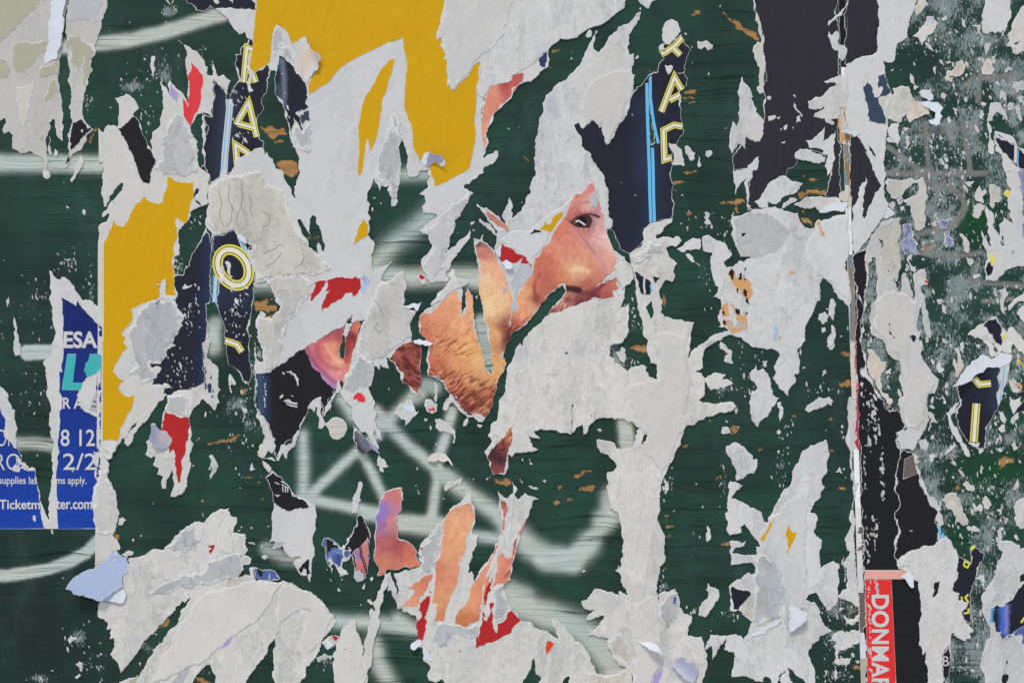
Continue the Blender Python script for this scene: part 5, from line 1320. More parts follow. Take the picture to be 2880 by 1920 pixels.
scrap('ragged white scrap on green below the letter D', 'a3 1590,1345 1620,1345 1650,1390 1685,1410 1680,1460 1655,1485 1620,1440 1590,1400', lvl=2)
scrap('thin upright white scrap on green, right of the ragged one', 'a3 1705,1430 1725,1450 1735,1530 1715,1540 1710,1490', lvl=2)
scrap('grey flecked scrap on green above the navy poster\'s right side', 'a3 1780,1390 1835,1385 1840,1415 1800,1450 1775,1430', lvl=2)
scrap('white scrap over the joint at the top, black paper on both sides', 'a4 555,295 585,330 625,290 655,330 655,420 690,420 722,450 712,520 682,565 650,540 640,470 605,465 570,390 550,345', lvl=4)
scrap('white thread along the tear at the top of the joint', 'a4 720,60 735,0 735,-40 700,-40 705,70 640,140 590,180 555,200 550,240 570,220 610,190 680,140', 'w', 3)
scrap('leaf shaped white scrap standing upright on green, left of the joint', 'b4 580,1175 600,1180 625,1230 605,1380 575,1340 552,1330 560,1250', lvl=2)
scrap('round white scrap on green beside the leaf shaped scrap', 'b4 465,1320 520,1295 555,1330 545,1390 500,1412 465,1375', lvl=2)
scrap('pointed white scrap crossing below the round one', 'b4 580,1415 605,1430 608,1568 c4 605,30 575,50 540,10 b4 545,1540 575,1500', lvl=2)
scrap('tiny white scrap left of the pointed one', 'b4 490,1440 525,1440 530,1475 495,1490', lvl=2)
scrap('broad oval white scrap on dark green, beside the joint', 'c4 340,620 400,560 470,510 560,508 600,545 580,588 545,570 500,610 420,625 375,655', lvl=2)
scrap('five sided white scrap high on the dark green board', 'c4 500,270 530,262 540,290 498,320', lvl=2)
scrap('white arrowhead scrap low on the dark green board', 'c4 620,1200 655,1152 678,1215', lvl=2)
scrap('crooked white hook left of the dark green area', 'c4 80,570 110,550 142,610 130,690 110,735 98,690 108,630 85,600', lvl=2)
scrap('white drop shaped scrap beside the jagged pale blob', 'c3 2320,700 2260,788 2200,720 2175,560 2200,460 2255,430 2240,400 2190,350 2182,290 2235,240 2240,212 2255,270 2310,250 2352,300 c4 20,350 40,480 102,520 60,590 0,690', lvl=4)
scrap('tall white leaf above the bottom right sheet, curved to the right', 'c3 1965,960 2060,925 2140,980 2210,1050 2225,1090 2252,1080 2225,1212 2150,1232 2060,1278 2042,1150 2000,1060', lvl=3)
scrap('zigzag of small white paper right of the long tail', 'c3 1910,0 1980,70 2022,90 2035,200 1978,195 1945,180 1960,130 1990,115 1915,70', lvl=3)
scrap('white ring of paper round a green gap, right of the long tail', 'c3 1740,352 1790,330 1860,285 1962,300 1930,350 2036,385 1940,445 1925,420 1820,445 1790,380', lvl=3)
scrap('white square scrap beside an orange wood chip', 'c3 1930,785 1990,790 2010,840 1950,850 1920,840', lvl=2)
scrap('white twisted scrap standing between two dark patches, right of the tail\'s end', 'd3 1720,880 1800,780 1808,735 1780,710 1800,645 1815,680 1862,690 1897,800 1840,880 1780,960 1715,950', lvl=3)
scrap('thin white sliver high above the twisted scrap', 'd3 1790,120 1815,150 1828,245 1790,272 1780,200', lvl=2)

thing('torn_poster', 'pale sheet with two yellow slivers and a navy square, left of the joint', 'poster', 'p', 4, 'W',
      'c3 1990,1400 2005,1280 2120,1320 2060,1370 2015,1440 2130,1480 2230,1530 2290,1568 d3 2310,80 2352,90 d4 0,50 40,0 c4 60,1510 200,1320 220,1200 300,1040 400,950 530,900 540,1100 545,1180 490,1260 520,1330 480,1420 400,1540 d4 385,0 450,30 440,110 422,190 492,250 480,520 600,445 655,480 650,600 640,750 620,850 540,902 500,830 440,730 345,800 420,820 480,950 590,1090 480,1130 400,1220 372,1320 422,1420 440,1650 190,1425 100,1500 60,1650 d3 2330,1500 2310,1550 2150,1500 2020,1510 2040,1280 1950,1262 1970,1150 1840,1350 1835,1220 1780,1262 1820,1125 2060,1120 2125,1165 2210,1000 2100,910 2000,900 1990,680 2060,620 2170,548 2200,570 2262,560 2230,490 2210,465 2010,482 1995,265 2150,262 2130,310 2060,320 2025,375 2100,385 2200,390 2250,385 2240,315 2275,318 2200,200 2140,105 2100,130 2110,180 2000,212 1970,150 1960,0 c3 1980,1568', holes=['d4 185,1420 190,1500 280,1650 100,1650 110,1520'], spacing=11)
part('smooth_sheet', 'w', 4.6, 'W', 'd3 2270,200 2352,100 d4 0,50 100,0 c4 150,1500 300,1400 d4 360,0 340,400 330,760 340,880 200,860 140,640 100,540 0,380 d3 2300,330', rim=1)
part('navy_print', 'i', 5, NAVY, 'd3 2010,675 2220,735 2190,770 2100,850 2080,890 2035,885 2020,800', rim=1.5)
part('yellow_print', 'i', 5, 'YE', 'd4 187,110 200,150 222,180 262,178 232,270 200,330 180,380 165,370 180,250', rim=.5)
part('yellow_print', 'i', 5, 'YE', 'd3 2278,245 2320,190 2352,130 d4 40,65 60,62 30,130 0,185 d3 2310,262', rim=.5)
part('curled_flap', 'w', 7, 'WB', 'd4 195,850 270,870 345,905 330,975 280,1030 190,1092', curl=(190 * TS + 2160, 1440 + 850 * TS, 1, .4, 18, 45), rim=1, label='white flap bent outwards below the yellow slivers')
part('curled_flap', 'w', 7, 'WB', 'd3 2140,1178 2200,1110 2300,1050 2352,1030 d4 60,1000 118,978 115,1005 40,1050 d3 2352,1075 2240,1130', curl=(2140 * TS + 1440, 1440 + 1100 * TS, 0, -1, 8, 60), rim=1)
part('peeled_patch', 'p', 4.8, 'GR', 'd3 2260,360 d4 60,440 130,640 135,950 30,1000 d3 2220,1050 2210,760 2230,560', rim=1)
part('torn_patch', 'p', 5, 'CR', 'd3 2090,900 2190,760 2215,770 2215,990 2150,940', rim=1)

thing('paper_strip', 'pale ragged strip along the lower left side of the bright joint', 'strip', 'p', 3, 'W',
      'c4 742,505 800,500 806,800 798,850 786,985 786,1250 784,1568 d4 796,300 812,600 832,870 800,862 640,780 720,700 722,560 720,420 755,360 722,330 702,250 770,110 742,60 c4 780,1500 800,1400 845,1300 760,1270 770,1180 752,1140 750,1000 728,700')
thing('paper_strip', 'pale ragged strip crossing scraped board, bottom left of the joint', 'strip', 'p', 2, 'W', 'd4 600,1110 690,1085 846,1080 852,1180 780,1215 700,1262 600,1232 640,1190 560,1180', rough=.14)
scrap('pale smear of paper below the ragged strip at the bottom', 'd4 620,1360 700,1340 760,1350 750,1390 660,1398 610,1385', lvl=2, rough=.14)
scrap('pale scrap above the bottom smear, right side touching the joint', 'd4 700,950 842,930 848,1010 780,1040 720,1020', lvl=2, rough=.14)

# ------------------------------------------------------------------ sheets right of the joint
thing('torn_poster', 'tall white strip hanging from the top edge right of the joint, with dark blue patches', 'poster', 'w', 3, 'W',
      'a4 715,594 850,530 990,488 1000,400 1015,-80 1375,-80 1340,100 1290,250 1280,350 1195,400 1160,560 1130,580 1060,560 1075,670 1132,850 1142,900 1090,1000 1100,1110 1090,1250 1075,1330 1066,1568 b4 1062,100 1106,310 1076,400 1000,510 950,570 850,700 790,772 776,330 830,230 895,60 908,110 880,280 862,420 885,462 955,285 1035,150 a4 960,1568 905,1380 830,1270 718,1200')
part('navy_print', 'i', 4, 'SL', 'a4 1000,690 1065,678 1092,780 1126,860 1062,890 1012,900 1042,980 1082,1100 1076,1145 1000,1135 922,1110 898,940 868,830 890,750 945,780 960,860 1010,830', rim=2)
part('torn_spot', 'w', 5, 'W', 'a4 975,850 1010,845 1050,800 1040,860 1000,900 970,890', rough=.14, rim=.6)
part('torn_spot', 'w', 5, 'W', 'a4 875,700 900,640 905,760 885,800', rim=.6)
part('dark_slit', 'i', 4, 'BK', 'a4 900,1310 935,1350 985,1450 955,1420', rim=.6)
part('dark_slit', 'i', 4, 'BK', 'a4 945,570 970,540 965,560', rim=.3)
part('curled_flap', 'w', 6, 'WB', 'a4 635,1248 660,1210 720,1192 800,1205 850,1230 800,1262 730,1235 680,1225', curl=(850 * TS + 2160, 1230 * TS, -1, 0, 12, 50), rim=1, label='white flap curling left over the joint')
thing('paper_scrap', 'grey white pulp wing stretching left across the joint over black paper', 'scrap', 'p', 4, 'W',
      'a4 725,690 650,698 510,752 540,772 622,768 620,790 540,840 490,892 370,930 375,1000 440,1012 535,970 415,1078 520,1088 530,1130 600,1152 608,1130 572,1108 590,1098 652,1090 658,1000 722,985')
thing('paper_strip', 'cream and orange strip bridging the upper joint', 'strip', 'w', 2, 'PE', 'a4 655,985 s 722,975 s 735,1300 s 700,1330 s 658,1310 s', rim=1)
part('orange_edge', 'i', 3, 'OR', 'a4 655,985 672,985 674,1310 658,1310', rim=.5)
part('orange_edge', 'i', 3, 'BR', 'a4 705,985 720,985 735,1400 745,1568 725,1568 712,1300', rim=.3)

scrap('large cream crumpled patch right of the tall white strip', 'a4 1012,900 1060,890 1100,862 1150,872 1145,812 1220,790 1290,800 1320,890 1350,932 1400,940 1480,955 1430,1000 1300,1130 1275,1050 1210,1132 1130,1100 1060,1070 1045,980', 'p', 3, 'CR')
part('torn_patch', 'p', 4, 'PE', 'a4 1270,960 1400,940 1470,990 1480,1050 1300,1128 1280,1040', rim=1)
part('rolled_tail', 'w', 6, 'WB', 'a4 1395,940 1480,935 1540,945 1592,1005 1580,1085 1522,1172 1480,1150 1460,1120 1520,1090 1525,1040 1470,1000', curl=(1400 * TS + 2160, 960 * TS, 1, .6, 12, 50), rim=.8, label='white paper tail rolled at its end')
scrap('white folded scrap above the rolled tail of the cream patch', 'a4 1385,850 1420,825 1500,820 1522,880 1515,920 1470,930 1400,890', 'w', 4, 'WB')
scrap('white rectangle hanging from the top edge, saw toothed below', 'a4 1985,-80 2226,-80 2232,170 2180,292 2150,285 2130,310 2110,290 2082,312 2060,292 2010,318 1965,292 1972,180', 'w', 3)
scrap('white star shaped crumple at the upper right with a bluish tip', 'a4 1320,340 1380,290 1440,220 1450,160 1510,155 1560,215 1540,265 1500,320 1450,370 1410,420 1380,350', 'w', 4)
part('bluish_tip', 'w', 5, 'WB', 'a4 1440,225 1452,160 1508,158 1520,200 1480,245', curl=(1470 * TS + 2160, 240 * TS, 0, -1, 8, 25), rim=.6)
scrap('white rag at the top beside the tall strip\'s right edge', 'a4 1370,-20 1440,0 1465,50 1420,100 1360,150 1345,110', 'p', 3, 'CR')
thing('torn_poster', 'white sheet at the upper right edge, frayed to the left', 'poster', 'p', 3, 'W',
      'a4 2400,20 2340,60 2300,120 2240,230 2195,330 2220,380 2190,425 2235,440 2245,490 2290,505 2352,470 2400,470')
part('dark_slit', 'i', 4, 'BK', 'a4 2260,400 2320,375 2270,415', rim=.4)
thing('torn_poster', 'white sheet with a blue right margin on the right edge, split into two long tongues', 'poster', 'w', 3, 'W',
      'b4 2180,-20 2320,-20 s 2330,200 2420,300 2420,860 2300,880 2250,890 2150,960 2105,1012 2050,1010 2000,1012 1996,850 1968,680 1955,550 2050,700 2030,600 2012,440 1978,310 2000,330 2080,470 2165,700 2130,540 2120,500 2172,430 2255,492 2220,400 2200,260 2222,200 2190,100')
part('blue_print', 'i', 4, PATCHY, 'b4 2312,-20 2420,-20 2420,600 2352,640 2330,500 2340,300 2318,180', rim=1)
part('torn_spot', 'i', 4, 'YL', 'b4 2032,760 2060,765 2090,830 2080,880 2040,840', rim=.8)
part('torn_spot', 'i', 4, 'BK', 'b4 2012,850 2040,835 2068,890 2050,950 2020,970', rim=.8)
for _s in ('b4 2218,735 2226,735 2228,790 2220,790', 'b4 2242,735 2252,740 2252,800 2244,795', 'b4 2145,600 2155,590 2165,690 2150,650'):
    part('dark_slit', 'i', 4, 'BK', _s, rim=.2)
thing('poster_fragment', 'navy wedge with white and blue stripes at the upper right edge', 'poster', 'i', 2, NAVY,
      'a4 2075,1250 2110,1240 2260,1330 2352,1400 2420,1420 2420,1620 2320,1620 2260,1490 2200,1440 2130,1370 2090,1300', rim=3)
part('torn_border', 'w', 3, 'W', 'a4 2085,1205 2130,1215 2250,1262 2352,1370 2420,1390 2420,1440 2340,1400 2270,1330 2180,1280 2100,1235 2085,1260', rim=1)
part('torn_border', 'w', 3, 'W', 'a4 2070,1265 2100,1310 2150,1400 2250,1500 2300,1568 b4 2310,40 2180,20 a4 2140,1420 2090,1390', rim=1)
stroke('printed_stripe', 'W', 3.6, 'a4 2275,1330 2268,1500', 26)
stroke('printed_stripe', 'SB', 3.8, 'a4 2295,1380 2290,1540', 12)
part('torn_border', 'w', 3, 'W', 'a4 2015,1120 2050,1180 2040,1270 2075,1400 2060,1420 2020,1395 2035,1280', rim=1)

scrap('cream torn sheet with a green notch, upper middle of the right board', 'b4 1100,75 1150,85 1280,78 1350,90 1420,60 1445,130 1470,250 1445,330 1448,420 1440,520 1390,555 1350,550 1342,480 1322,400 1312,330 1240,285 1300,250 1382,180 1380,110 1330,120 1270,170 1200,250 1125,252 1090,180 1070,110', 'p', 3, 'CR')
scrap('long cream tongue ending in a point, beside the tall strip\'s foot', 'b4 985,552 1070,500 1010,500 1050,470 1110,450 1165,440 1215,430 1222,560 1190,650 1216,800 1222,880 1170,1030 1130,960 1090,900 1050,870 1022,780 1062,640 1000,610', 'p', 4, 'CR')
part('folded_corner', 'w', 5, 'W', 'b4 985,552 1030,505 1100,460 1170,440 1130,480 1090,500 1040,520', rim=.8)
scrap('crumpled bright knot of paper above the long cream tongue', 'b4 1060,420 1090,340 1130,360 1165,410 1130,425 1080,450', 'w', 5, 'WB')
scrap('faded lilac blue print stuck flat beside the cream tongue', 'b4 1230,500 1262,490 1310,490 1335,560 1328,620 1380,680 1392,772 1330,765 1250,772 1228,650 1250,600', 'i', 2, PATCHY, rough=.13)
scrap('lilac square chip in the middle of the right board', 'b4 1548,455 1600,448 1680,445 1640,540 1590,545', 'i', 2, PATCHY, rough=.13)
scrap('lilac chip with white creases below the square one', 'b4 1620,570 1655,560 1702,640 1700,690 1640,712 1612,680', 'i', 2, PATCHY, rough=.13)
scrap('small dark lilac chip inside the notch of the cream sheet', 'b4 1178,272 1230,210 1232,300 1195,312', 'i', 3.6, PATCHY)
scrap('thin white tail of paper right of the lilac chips', 'b4 1760,575 1820,610 1850,660 1840,760 1800,740 1790,650', lvl=2)
thing('torn_poster', 'long white pillar of paper down the middle of the right board, grey speckled edges', 'poster', 'p', 3, 'W',
      'b4 905,700 950,590 985,560 1000,600 1045,690 1030,790 1060,860 1100,930 1150,990 1190,1105 1212,1112 1225,980 1240,940 1268,940 1290,1010 1322,1105 1325,1210 1345,1100 1330,965 1400,905 1440,900 1462,1020 1400,1080 1442,1200 1390,1272 1382,1330 1362,1430 1390,1568 c4 1412,80 1400,120 1452,205 1500,290 1572,352 1530,480 1472,482 1466,620 1480,720 1422,830 1330,1002 1210,972 1170,900 1200,870 1172,840 1230,845 1282,802 1228,722 1190,580 1242,480 1222,300 1202,170 1150,160 1100,115 1060,0 b4 1010,1540 940,1490 930,1350 945,1230 1002,1150 1010,1000 985,800 955,795 920,900 905,880', spacing=9)
part('smooth_sheet', 'w', 3.7, 'W', 'b4 960,1380 1000,1200 1100,1110 1250,1130 1370,1200 1350,1400 1380,1560 c4 1400,150 1470,320 1530,380 1500,460 1450,490 1440,720 1380,800 1280,790 1250,700 1210,580 1260,480 1240,300 1200,100 1120,80 b4 1000,1480', rim=1)
part('folded_corner', 'w', 5, 'W', 'c4 1170,840 1280,805 1420,835 1330,1002 1210,972 1168,902 1200,870', curl=(1300 * TS + 2160, 960 + 810 * TS, 0, 1, 8, 60), rim=1, label='white folded foot of the pillar')
for _s in ('b4 1105,1410 1125,1400 1110,1450 1135,1510 1170,1525 1150,1540 1110,1500', 'b4 1285,1520 1355,1512 1345,1568 c4 1330,10', 'b4 1322,1110 1345,1105 1325,1195'):
    part('dark_hole', 'i', 4.4, 'NV', _s, rim=.6)
part('torn_spot', 'i', 4.4, 'R2', 'b4 1430,1010 1462,1005 1468,1035 1440,1040', rim=.5)
part('torn_spot', 'w', 5, 'W', 'b4 1365,1025 1430,1010 1465,1045 1385,1065', rim=.5)
part('torn_patch', 'p', 3.7, 'GR', 'b4 1400,1200 1440,1210 1470,1350 1490,1540 1450,1500 1420,1330', rim=1)
scrap('peach scrap with a cream base hanging left of the pillar', 'c4 905,70 960,80 1000,130 1030,180 1085,190 1070,260 1030,330 1040,460 1100,480 1140,530 1130,610 1060,510 960,340 920,270', 'p', 3, 'PE')
scrap('cream chip between the peach scrap and the pillar', 'c4 1070,285 1130,245 1128,300 1080,300', lvl=4)
thing('paper_scrap', 'white pulp edge running down the long black poster on its upper right', 'scrap', 'w', 3, 'W',
      'b4 905,720 920,900 918,1010 890,1160 870,1400 852,1568 c4 850,0 865,80 900,170 905,280 960,350 1005,460 1130,640 1120,650 980,470 950,390 895,330 845,300 850,258 885,255 890,180 860,90 840,0 b4 840,1568 850,1510 880,1250 820,1130 880,1240 905,1000 890,860', rim=1)
thing('paper_scrap', 'white pulp edge down the lower right side of the long black poster', 'scrap', 'w', 3, 'W',
      'c4 1330,1015 1385,1060 1360,1085 1392,1105 1350,1120 1400,1240 1440,1330 1470,1410 1550,1460 1600,1540 1570,1550 d4 1600,30 1610,110 1580,125 1590,210 1565,260 1560,100 1530,60 1555,10 c4 1540,1540 1460,1430 1395,1250 1360,1130 1340,1060', rim=1)
part('printed_stripe', 'i', 4, 'SB', 'd4 1555,130 1575,130 1580,265 1558,268', rim=.5)
part('printed_stripe', 'i', 4, 'SB', 'd4 1592,180 1625,210 1600,245 1590,240', rim=.5)

thing('torn_poster', 'white rag with a dark slit hanging beside the red band, torn over black paper', 'poster', 'p', 4, 'W',
      'd4 1182,445 1320,345 1380,335 1470,310 1560,270 1600,240 1640,218 1680,262 1742,400 1730,530 1690,700 1700,722 1756,740 1742,800 1832,830 1820,880 1780,912 1800,980 1872,1062 1885,1095 1842,1112 1862,1150 1800,1182 1720,1135 1700,1100 1678,1130 1672,1220 1610,1280 1600,1400 1612,1500 1590,1650 1480,1650 1455,1400 1452,1270 1420,1312 1392,1150 1390,1000 1402,820 1380,640 1340,620 1330,560 1200,520',
      holes=['d4 1528,640 1578,632 1558,740 1518,785'])
part('curled_flap', 'w', 6, 'WB', 'd4 1205,582 1290,540 1332,570 1328,640 1306,690 1265,640', curl=(1310 * TS + 2160, 1440 + 545 * TS, -.6, 1, 12, 35), rim=1, label='white pointed flap over the pink bar')
part('peeled_patch', 'p', 4.6, 'GR', 'd4 1190,450 1260,410 1300,440 1310,500 1210,510', rim=1)
part('torn_spot', 'w', 5, 'W', 'd4 1340,545 1370,520 1365,570 1345,580', rim=.5)
thing('torn_poster', 'white sheet in the bottom right corner printed with a navy panel and blue bars', 'poster', 'p', 3, 'W',
      'd4 2098,295 2160,258 2240,265 2310,300 2310,340 2420,320 2420,1650 2010,1650 1990,1500 1948,1400 1970,1300 2000,1180 2042,1140 2042,1060 1972,930 1955,800 2010,690 2082,580 2110,440 2160,370 2120,340', spacing=11)
part('navy_print', 'i', 4, ink_streak('NV', [('d4 2160,860 2165,1100', 8, 8, (70, 104, 190), .9), ('d4 2050,870 2045,1000', 4, 4, (96, 176, 220), .9), ('d4 2190,860 2190,1100', 4, 6, (130, 130, 190), .8)]),
     'd4 2038,878 2090,850 2160,862 2260,760 2310,690 2352,640 2420,600 2420,1120 2320,1105 2140,1192 2135,1100 2092,1092 2080,1010 2032,1002', rim=1.6)
part('blue_print', 'i', 4.6, 'BLU', 'd4 2138,1190 2200,1120 2300,1060 2420,1000 2420,1180 2320,1200 2330,1120 2220,1150', rim=1)
stroke('letter', 'YL', 5, 'd4 2320,1010 2352,960', 18)
part('navy_print', 'i', 4, NAVY, 'd4 2302,640 2310,580 2352,530 2420,500 2420,600 2352,630', rim=1.2)
for _s in ('d4 2150,1490 2200,1480 2205,1520 2180,1600 2140,1600', 'd4 2165,1440 2175,1430 2180,1480 2168,1482', 'd4 2185,1400 2195,1340 2200,1370'):
    part('dark_slit', 'i', 4, 'BK', _s, rim=.5)
thing('torn_poster', 'pale scrap sheet on the right edge above the bottom right sheet', 'poster', 'p', 3, 'W', 'c4 2265,1568 2270,1480 2300,1450 2420,1380 2420,1680 d4 2310,150 2280,120 2258,60')
thing('poster_fragment', 'tangle of white strips and navy print at the right edge, above the neon tongue', 'poster', 'p', 3, 'W',
      'b4 1820,1510 1900,1450 1990,1400 2060,1350 2095,1342 2150,1440 2200,1490 2230,1430 2300,1500 2352,1560 c4 2420,200 2352,120 2300,90 2250,20 2230,110 2140,90 2050,150 1990,20 1900,-30', rim=2)
part('navy_print', 'i', 4, NAVY, 'b4 1972,1420 2030,1370 2090,1360 2140,1440 2150,1568 c4 2140,40 2080,0 b4 2060,1510 2010,1450', rim=1.5)
part('torn_spot', 'i', 4, 'YL', 'b4 2150,1500 2175,1495 2180,1550 2155,1545', rim=1)
part('green_patch', 'i', 4, 'SL', 'c4 2055,20 2075,15 2110,90 2095,100', rim=.6)
scrap('white curved strip with a blue speckled inside at the right edge', 'b4 2200,1250 2240,1210 2290,1160 2352,1120 2420,1090 2420,1380 2352,1400 2300,1330 2280,1300 2352,1240 2352,1200 2260,1230 2215,1290', 'w', 4, rim=1)
scrap('folded white piece with a navy corner on the right edge, beside the neon tongue', 'c4 2215,500 2250,540 2330,500 2325,570 2250,670 2225,600', 'w', 3)
part('navy_print', 'i', 4, NAVY, 'c4 2262,650 2330,560 2420,500 2420,620 2352,630 2280,655', rim=.8)
part('navy_print', 'i', 4, NAVY, 'c4 2265,480 2300,470 2420,440 2420,480 2330,510', rim=.8)
scrap('pale lump under the folded piece at the right edge', 'c4 2225,740 2240,700 2280,650 2310,645 2300,710 2250,765', lvl=2)
scrap('frayed white tassel above the folded piece on the right edge', 'c4 2215,350 2260,400 2320,440 2300,470 2250,470 2225,420', lvl=2)
part('torn_spot', 'i', 3, 'OR', 'c4 2255,385 2300,378 2335,420 2325,470 2310,420 2270,395', rim=.6)
part('torn_spot', 'i', 3, 'YE', 'c4 2290,140 2310,130 2325,200 2352,220 2285,222', rim=.6)
scrap('cream crumb patch at the lower middle of the right board', 'c4 1600,1450 1640,1400 1720,1385 1760,1440 1790,1568 d4 1840,80 1800,125 1740,90 1700,0 c4 1650,1540', 'p', 3, 'CR')
scrap('cream rounded scrap with a dark stain, right of the wood chip', 'c4 1782,1310 1820,1280 1850,1310 1895,1330 1890,1372 1850,1370 1810,1330', 'p', 2, 'CR')
scrap('grey sliver of paper leaning on scraped green below the pillar', 'c4 1605,1050 1640,1000 1700,950 1725,945 1690,1000 1630,1040', lvl=2)
scrap('narrow upright peach sliver above the white curled flap', 'c4 1720,210 1750,190 1740,110 1755,90 1790,190 1800,240 1745,330 1725,330', 'p', 2, 'PE')
scrap('white hooked scrap right of the neon tongue', 'c4 2110,800 2150,760 2175,770 2180,830 2150,835', lvl=2)
scrap('white crumb with curled edge under the neon tongue\'s right margin', 'c4 2120,640 2150,660 2190,720 2170,760 2130,700', lvl=2)
scrap('small pale chip low on the right board beside the ochre wood', 'c4 2108,985 2135,975 2155,1010 2125,1018', lvl=2)
scrap('pale twin horned scrap low on the right board', 'c4 1875,1500 1890,1480 1910,1520 1950,1490 1970,1510 1965,1560 1900,1560', lvl=2)
scrap('rounded pale scrap right of the twin horned one', 'c4 1975,1440 2000,1420 2030,1450 2055,1500 2020,1545 1985,1530', lvl=2)
scrap('ring of cream paper at the upper middle of the right board', 'a4 1620,720 1640,660 1700,640 1740,570 1780,558 1812,610 1800,660 1760,705 1700,720 1640,750', 'p', 2, 'PE', holes=['a4 1660,705 1700,700 1720,712 1670,725'])
scrap('cream triangle with a grey line, right of the cream ring', 'a4 1960,690 2000,545 2035,540 2060,610 2080,640 2040,690', 'p', 2, 'PE')
scrap('white curved tooth below the grey scribbles at the right', 'a4 2010,1120 2040,950 2110,945 2150,990 2190,1060 2195,1118 2150,1060 2100,1030 2060,1110', lvl=2)
scrap('cream trapezoid right of the cream ring, under the saw toothed rectangle', 'a4 1995,400 2050,395 2035,460 2000,520', 'p', 2, 'CR')
scrap('cream wedge beside the saw toothed rectangle\'s left side', 'a4 1870,235 1960,230 1955,320 1930,310', 'p', 2, 'CR')
scrap('white scrap pair beside the tall strip, halfway down', 'a4 1130,1140 1195,1130 1200,1250 1212,1290 1190,1330 1110,1260 1095,1220', 'w', 3)
scrap('white folded chip right of the tall white strip\'s lower end', 'b4 1890,240 1920,170 1940,130 1960,200 1990,170 2010,200 1970,240 1980,300 1900,270', lvl=3)
scrap('cream patch right of the folded chip', 'b4 2025,130 2060,125 2130,150 2125,290 2080,290 2060,350 2040,330 2030,200', 'p', 3, 'CR')
scrap('ochre chip beside the cream patch near the right edge', 'b4 2165,210 2190,175 2222,200 2200,250 2175,235', 'p', 3, 'YL')
scrap('white frayed triangle between the long pillar and the scraped board', 'b4 1290,800 1310,860 1360,920 1345,935 1300,880 1270,810', lvl=2)
scrap('tiny white bird shaped chip left of the tangle of strips', 'b4 1880,995 1890,955 1950,960 1945,975', lvl=2)
scrap('pale block with frayed foot right of the black tongue', 'b4 2120,1100 2180,1075 2210,1130 2170,1180 2160,1260 2180,1320 2150,1300 2130,1220 2140,1150', lvl=2)

# ------------------------------------------------------------------ bottom sheets
thing('torn_poster', 'broad fan of white pulp at the bottom left with a dark diagonal slit', 'poster', 'p', 5, 'W',
      'd1 1130,560 1195,470 1180,425 1250,410 1390,345 1510,345 1560,290 1640,200 1690,150 1740,145 1790,85 1880,95 1960,0 c1 2030,1535 2080,1540 2110,1520 d1 2120,30 2175,45 2180,100 2140,190 2255,200 2282,340 2205,400 2242,520 2190,592 2300,582 2290,512 2345,500 d2 -5,640 100,620 250,625 380,680 520,740 640,860 725,940 718,985 742,1000 680,1090 600,1200 550,1330 460,1420 460,1500 370,1568 340,1650 220,1650 170,1540 150,1465 172,1400 165,1250 182,1150 110,1240 100,1300 0,1430 d1 2300,1490 2220,1650 2000,1650 1985,1500 1930,1390 1900,1400 1850,1450 1790,1520 1750,1650 1240,1650 1280,1500 1340,1400 1450,1220 1580,1060 1625,1030 1660,900 1757,785 1700,830 1680,810 1550,950 1440,1080 1290,1250 1200,1370 1115,1472 1060,1350 1020,1310 1055,1150 1010,1160 1025,1062 985,1078 1000,1020 920,972 902,940 920,820 935,805 1080,825 1150,800 1130,700', spacing=12)
part('peeled_patch', 'p', 5.7, 'GR', 'd1 1330,790 1420,700 1600,610 1800,540 1880,540 1900,470 2080,390 2200,370 2242,520 2180,590 2050,630 1900,670 1850,655 1700,690 1500,750', rim=1)
part('peeled_patch', 'p', 5.7, 'GR', 'd1 1520,320 1690,155 1790,100 1800,180 1850,260 1790,330 1600,360', rim=1)
part('smooth_sheet', 'w', 5.7, 'W', 'd1 1400,1568 1500,1300 1680,1000 1800,800 2000,720 2200,660 2330,620 d2 100,640 250,650 150,800 0,1000 d1 2200,1100 1950,1300 1700,1450', rim=1)
part('smooth_sheet', 'w', 5.9, 'W', 'd2 240,660 380,700 520,760 640,880 700,960 640,1100 540,1250 480,1300 420,1100 520,900 420,880 300,960 200,1110 180,900', rim=1)
part('folded_corner', 'w', 6.4, 'W', 'd1 1790,95 1820,85 1880,130 1870,200 1805,262 1790,200', rim=1)
part('red_print', 'i', 6.2, 'RE', 'd1 1913,296 1945,300 1976,297 1960,340 1938,380 1920,345 1945,325 1920,318', rim=.4)
part('violet_print', 'i', 6.2, 'PP', 'd1 2160,1125 2120,1200 2040,1240 2010,1260 2060,1190 2100,1170', rim=.6)
part('dark_hole', 'i', 6, 'BK', 'd1 1305,800 1330,785 1325,800', rim=.3)
part('torn_patch', 'p', 5.7, 'GR', 'd1 1570,1568 1640,1470 1740,1395 1780,1385 1730,1500 1700,1600 1590,1640', rim=1)
thing('paper_scrap', 'white and olive scrap folded under the fan at the bottom edge', 'scrap', 'w', 2, 'W', 'd1 1098,1555 1180,1520 1270,1488 1275,1568 1230,1650 1150,1650')
part('olive_print', 'i', 3, 'BE', 'd1 1190,1530 1262,1495 1258,1568 1180,1590', rim=.6)

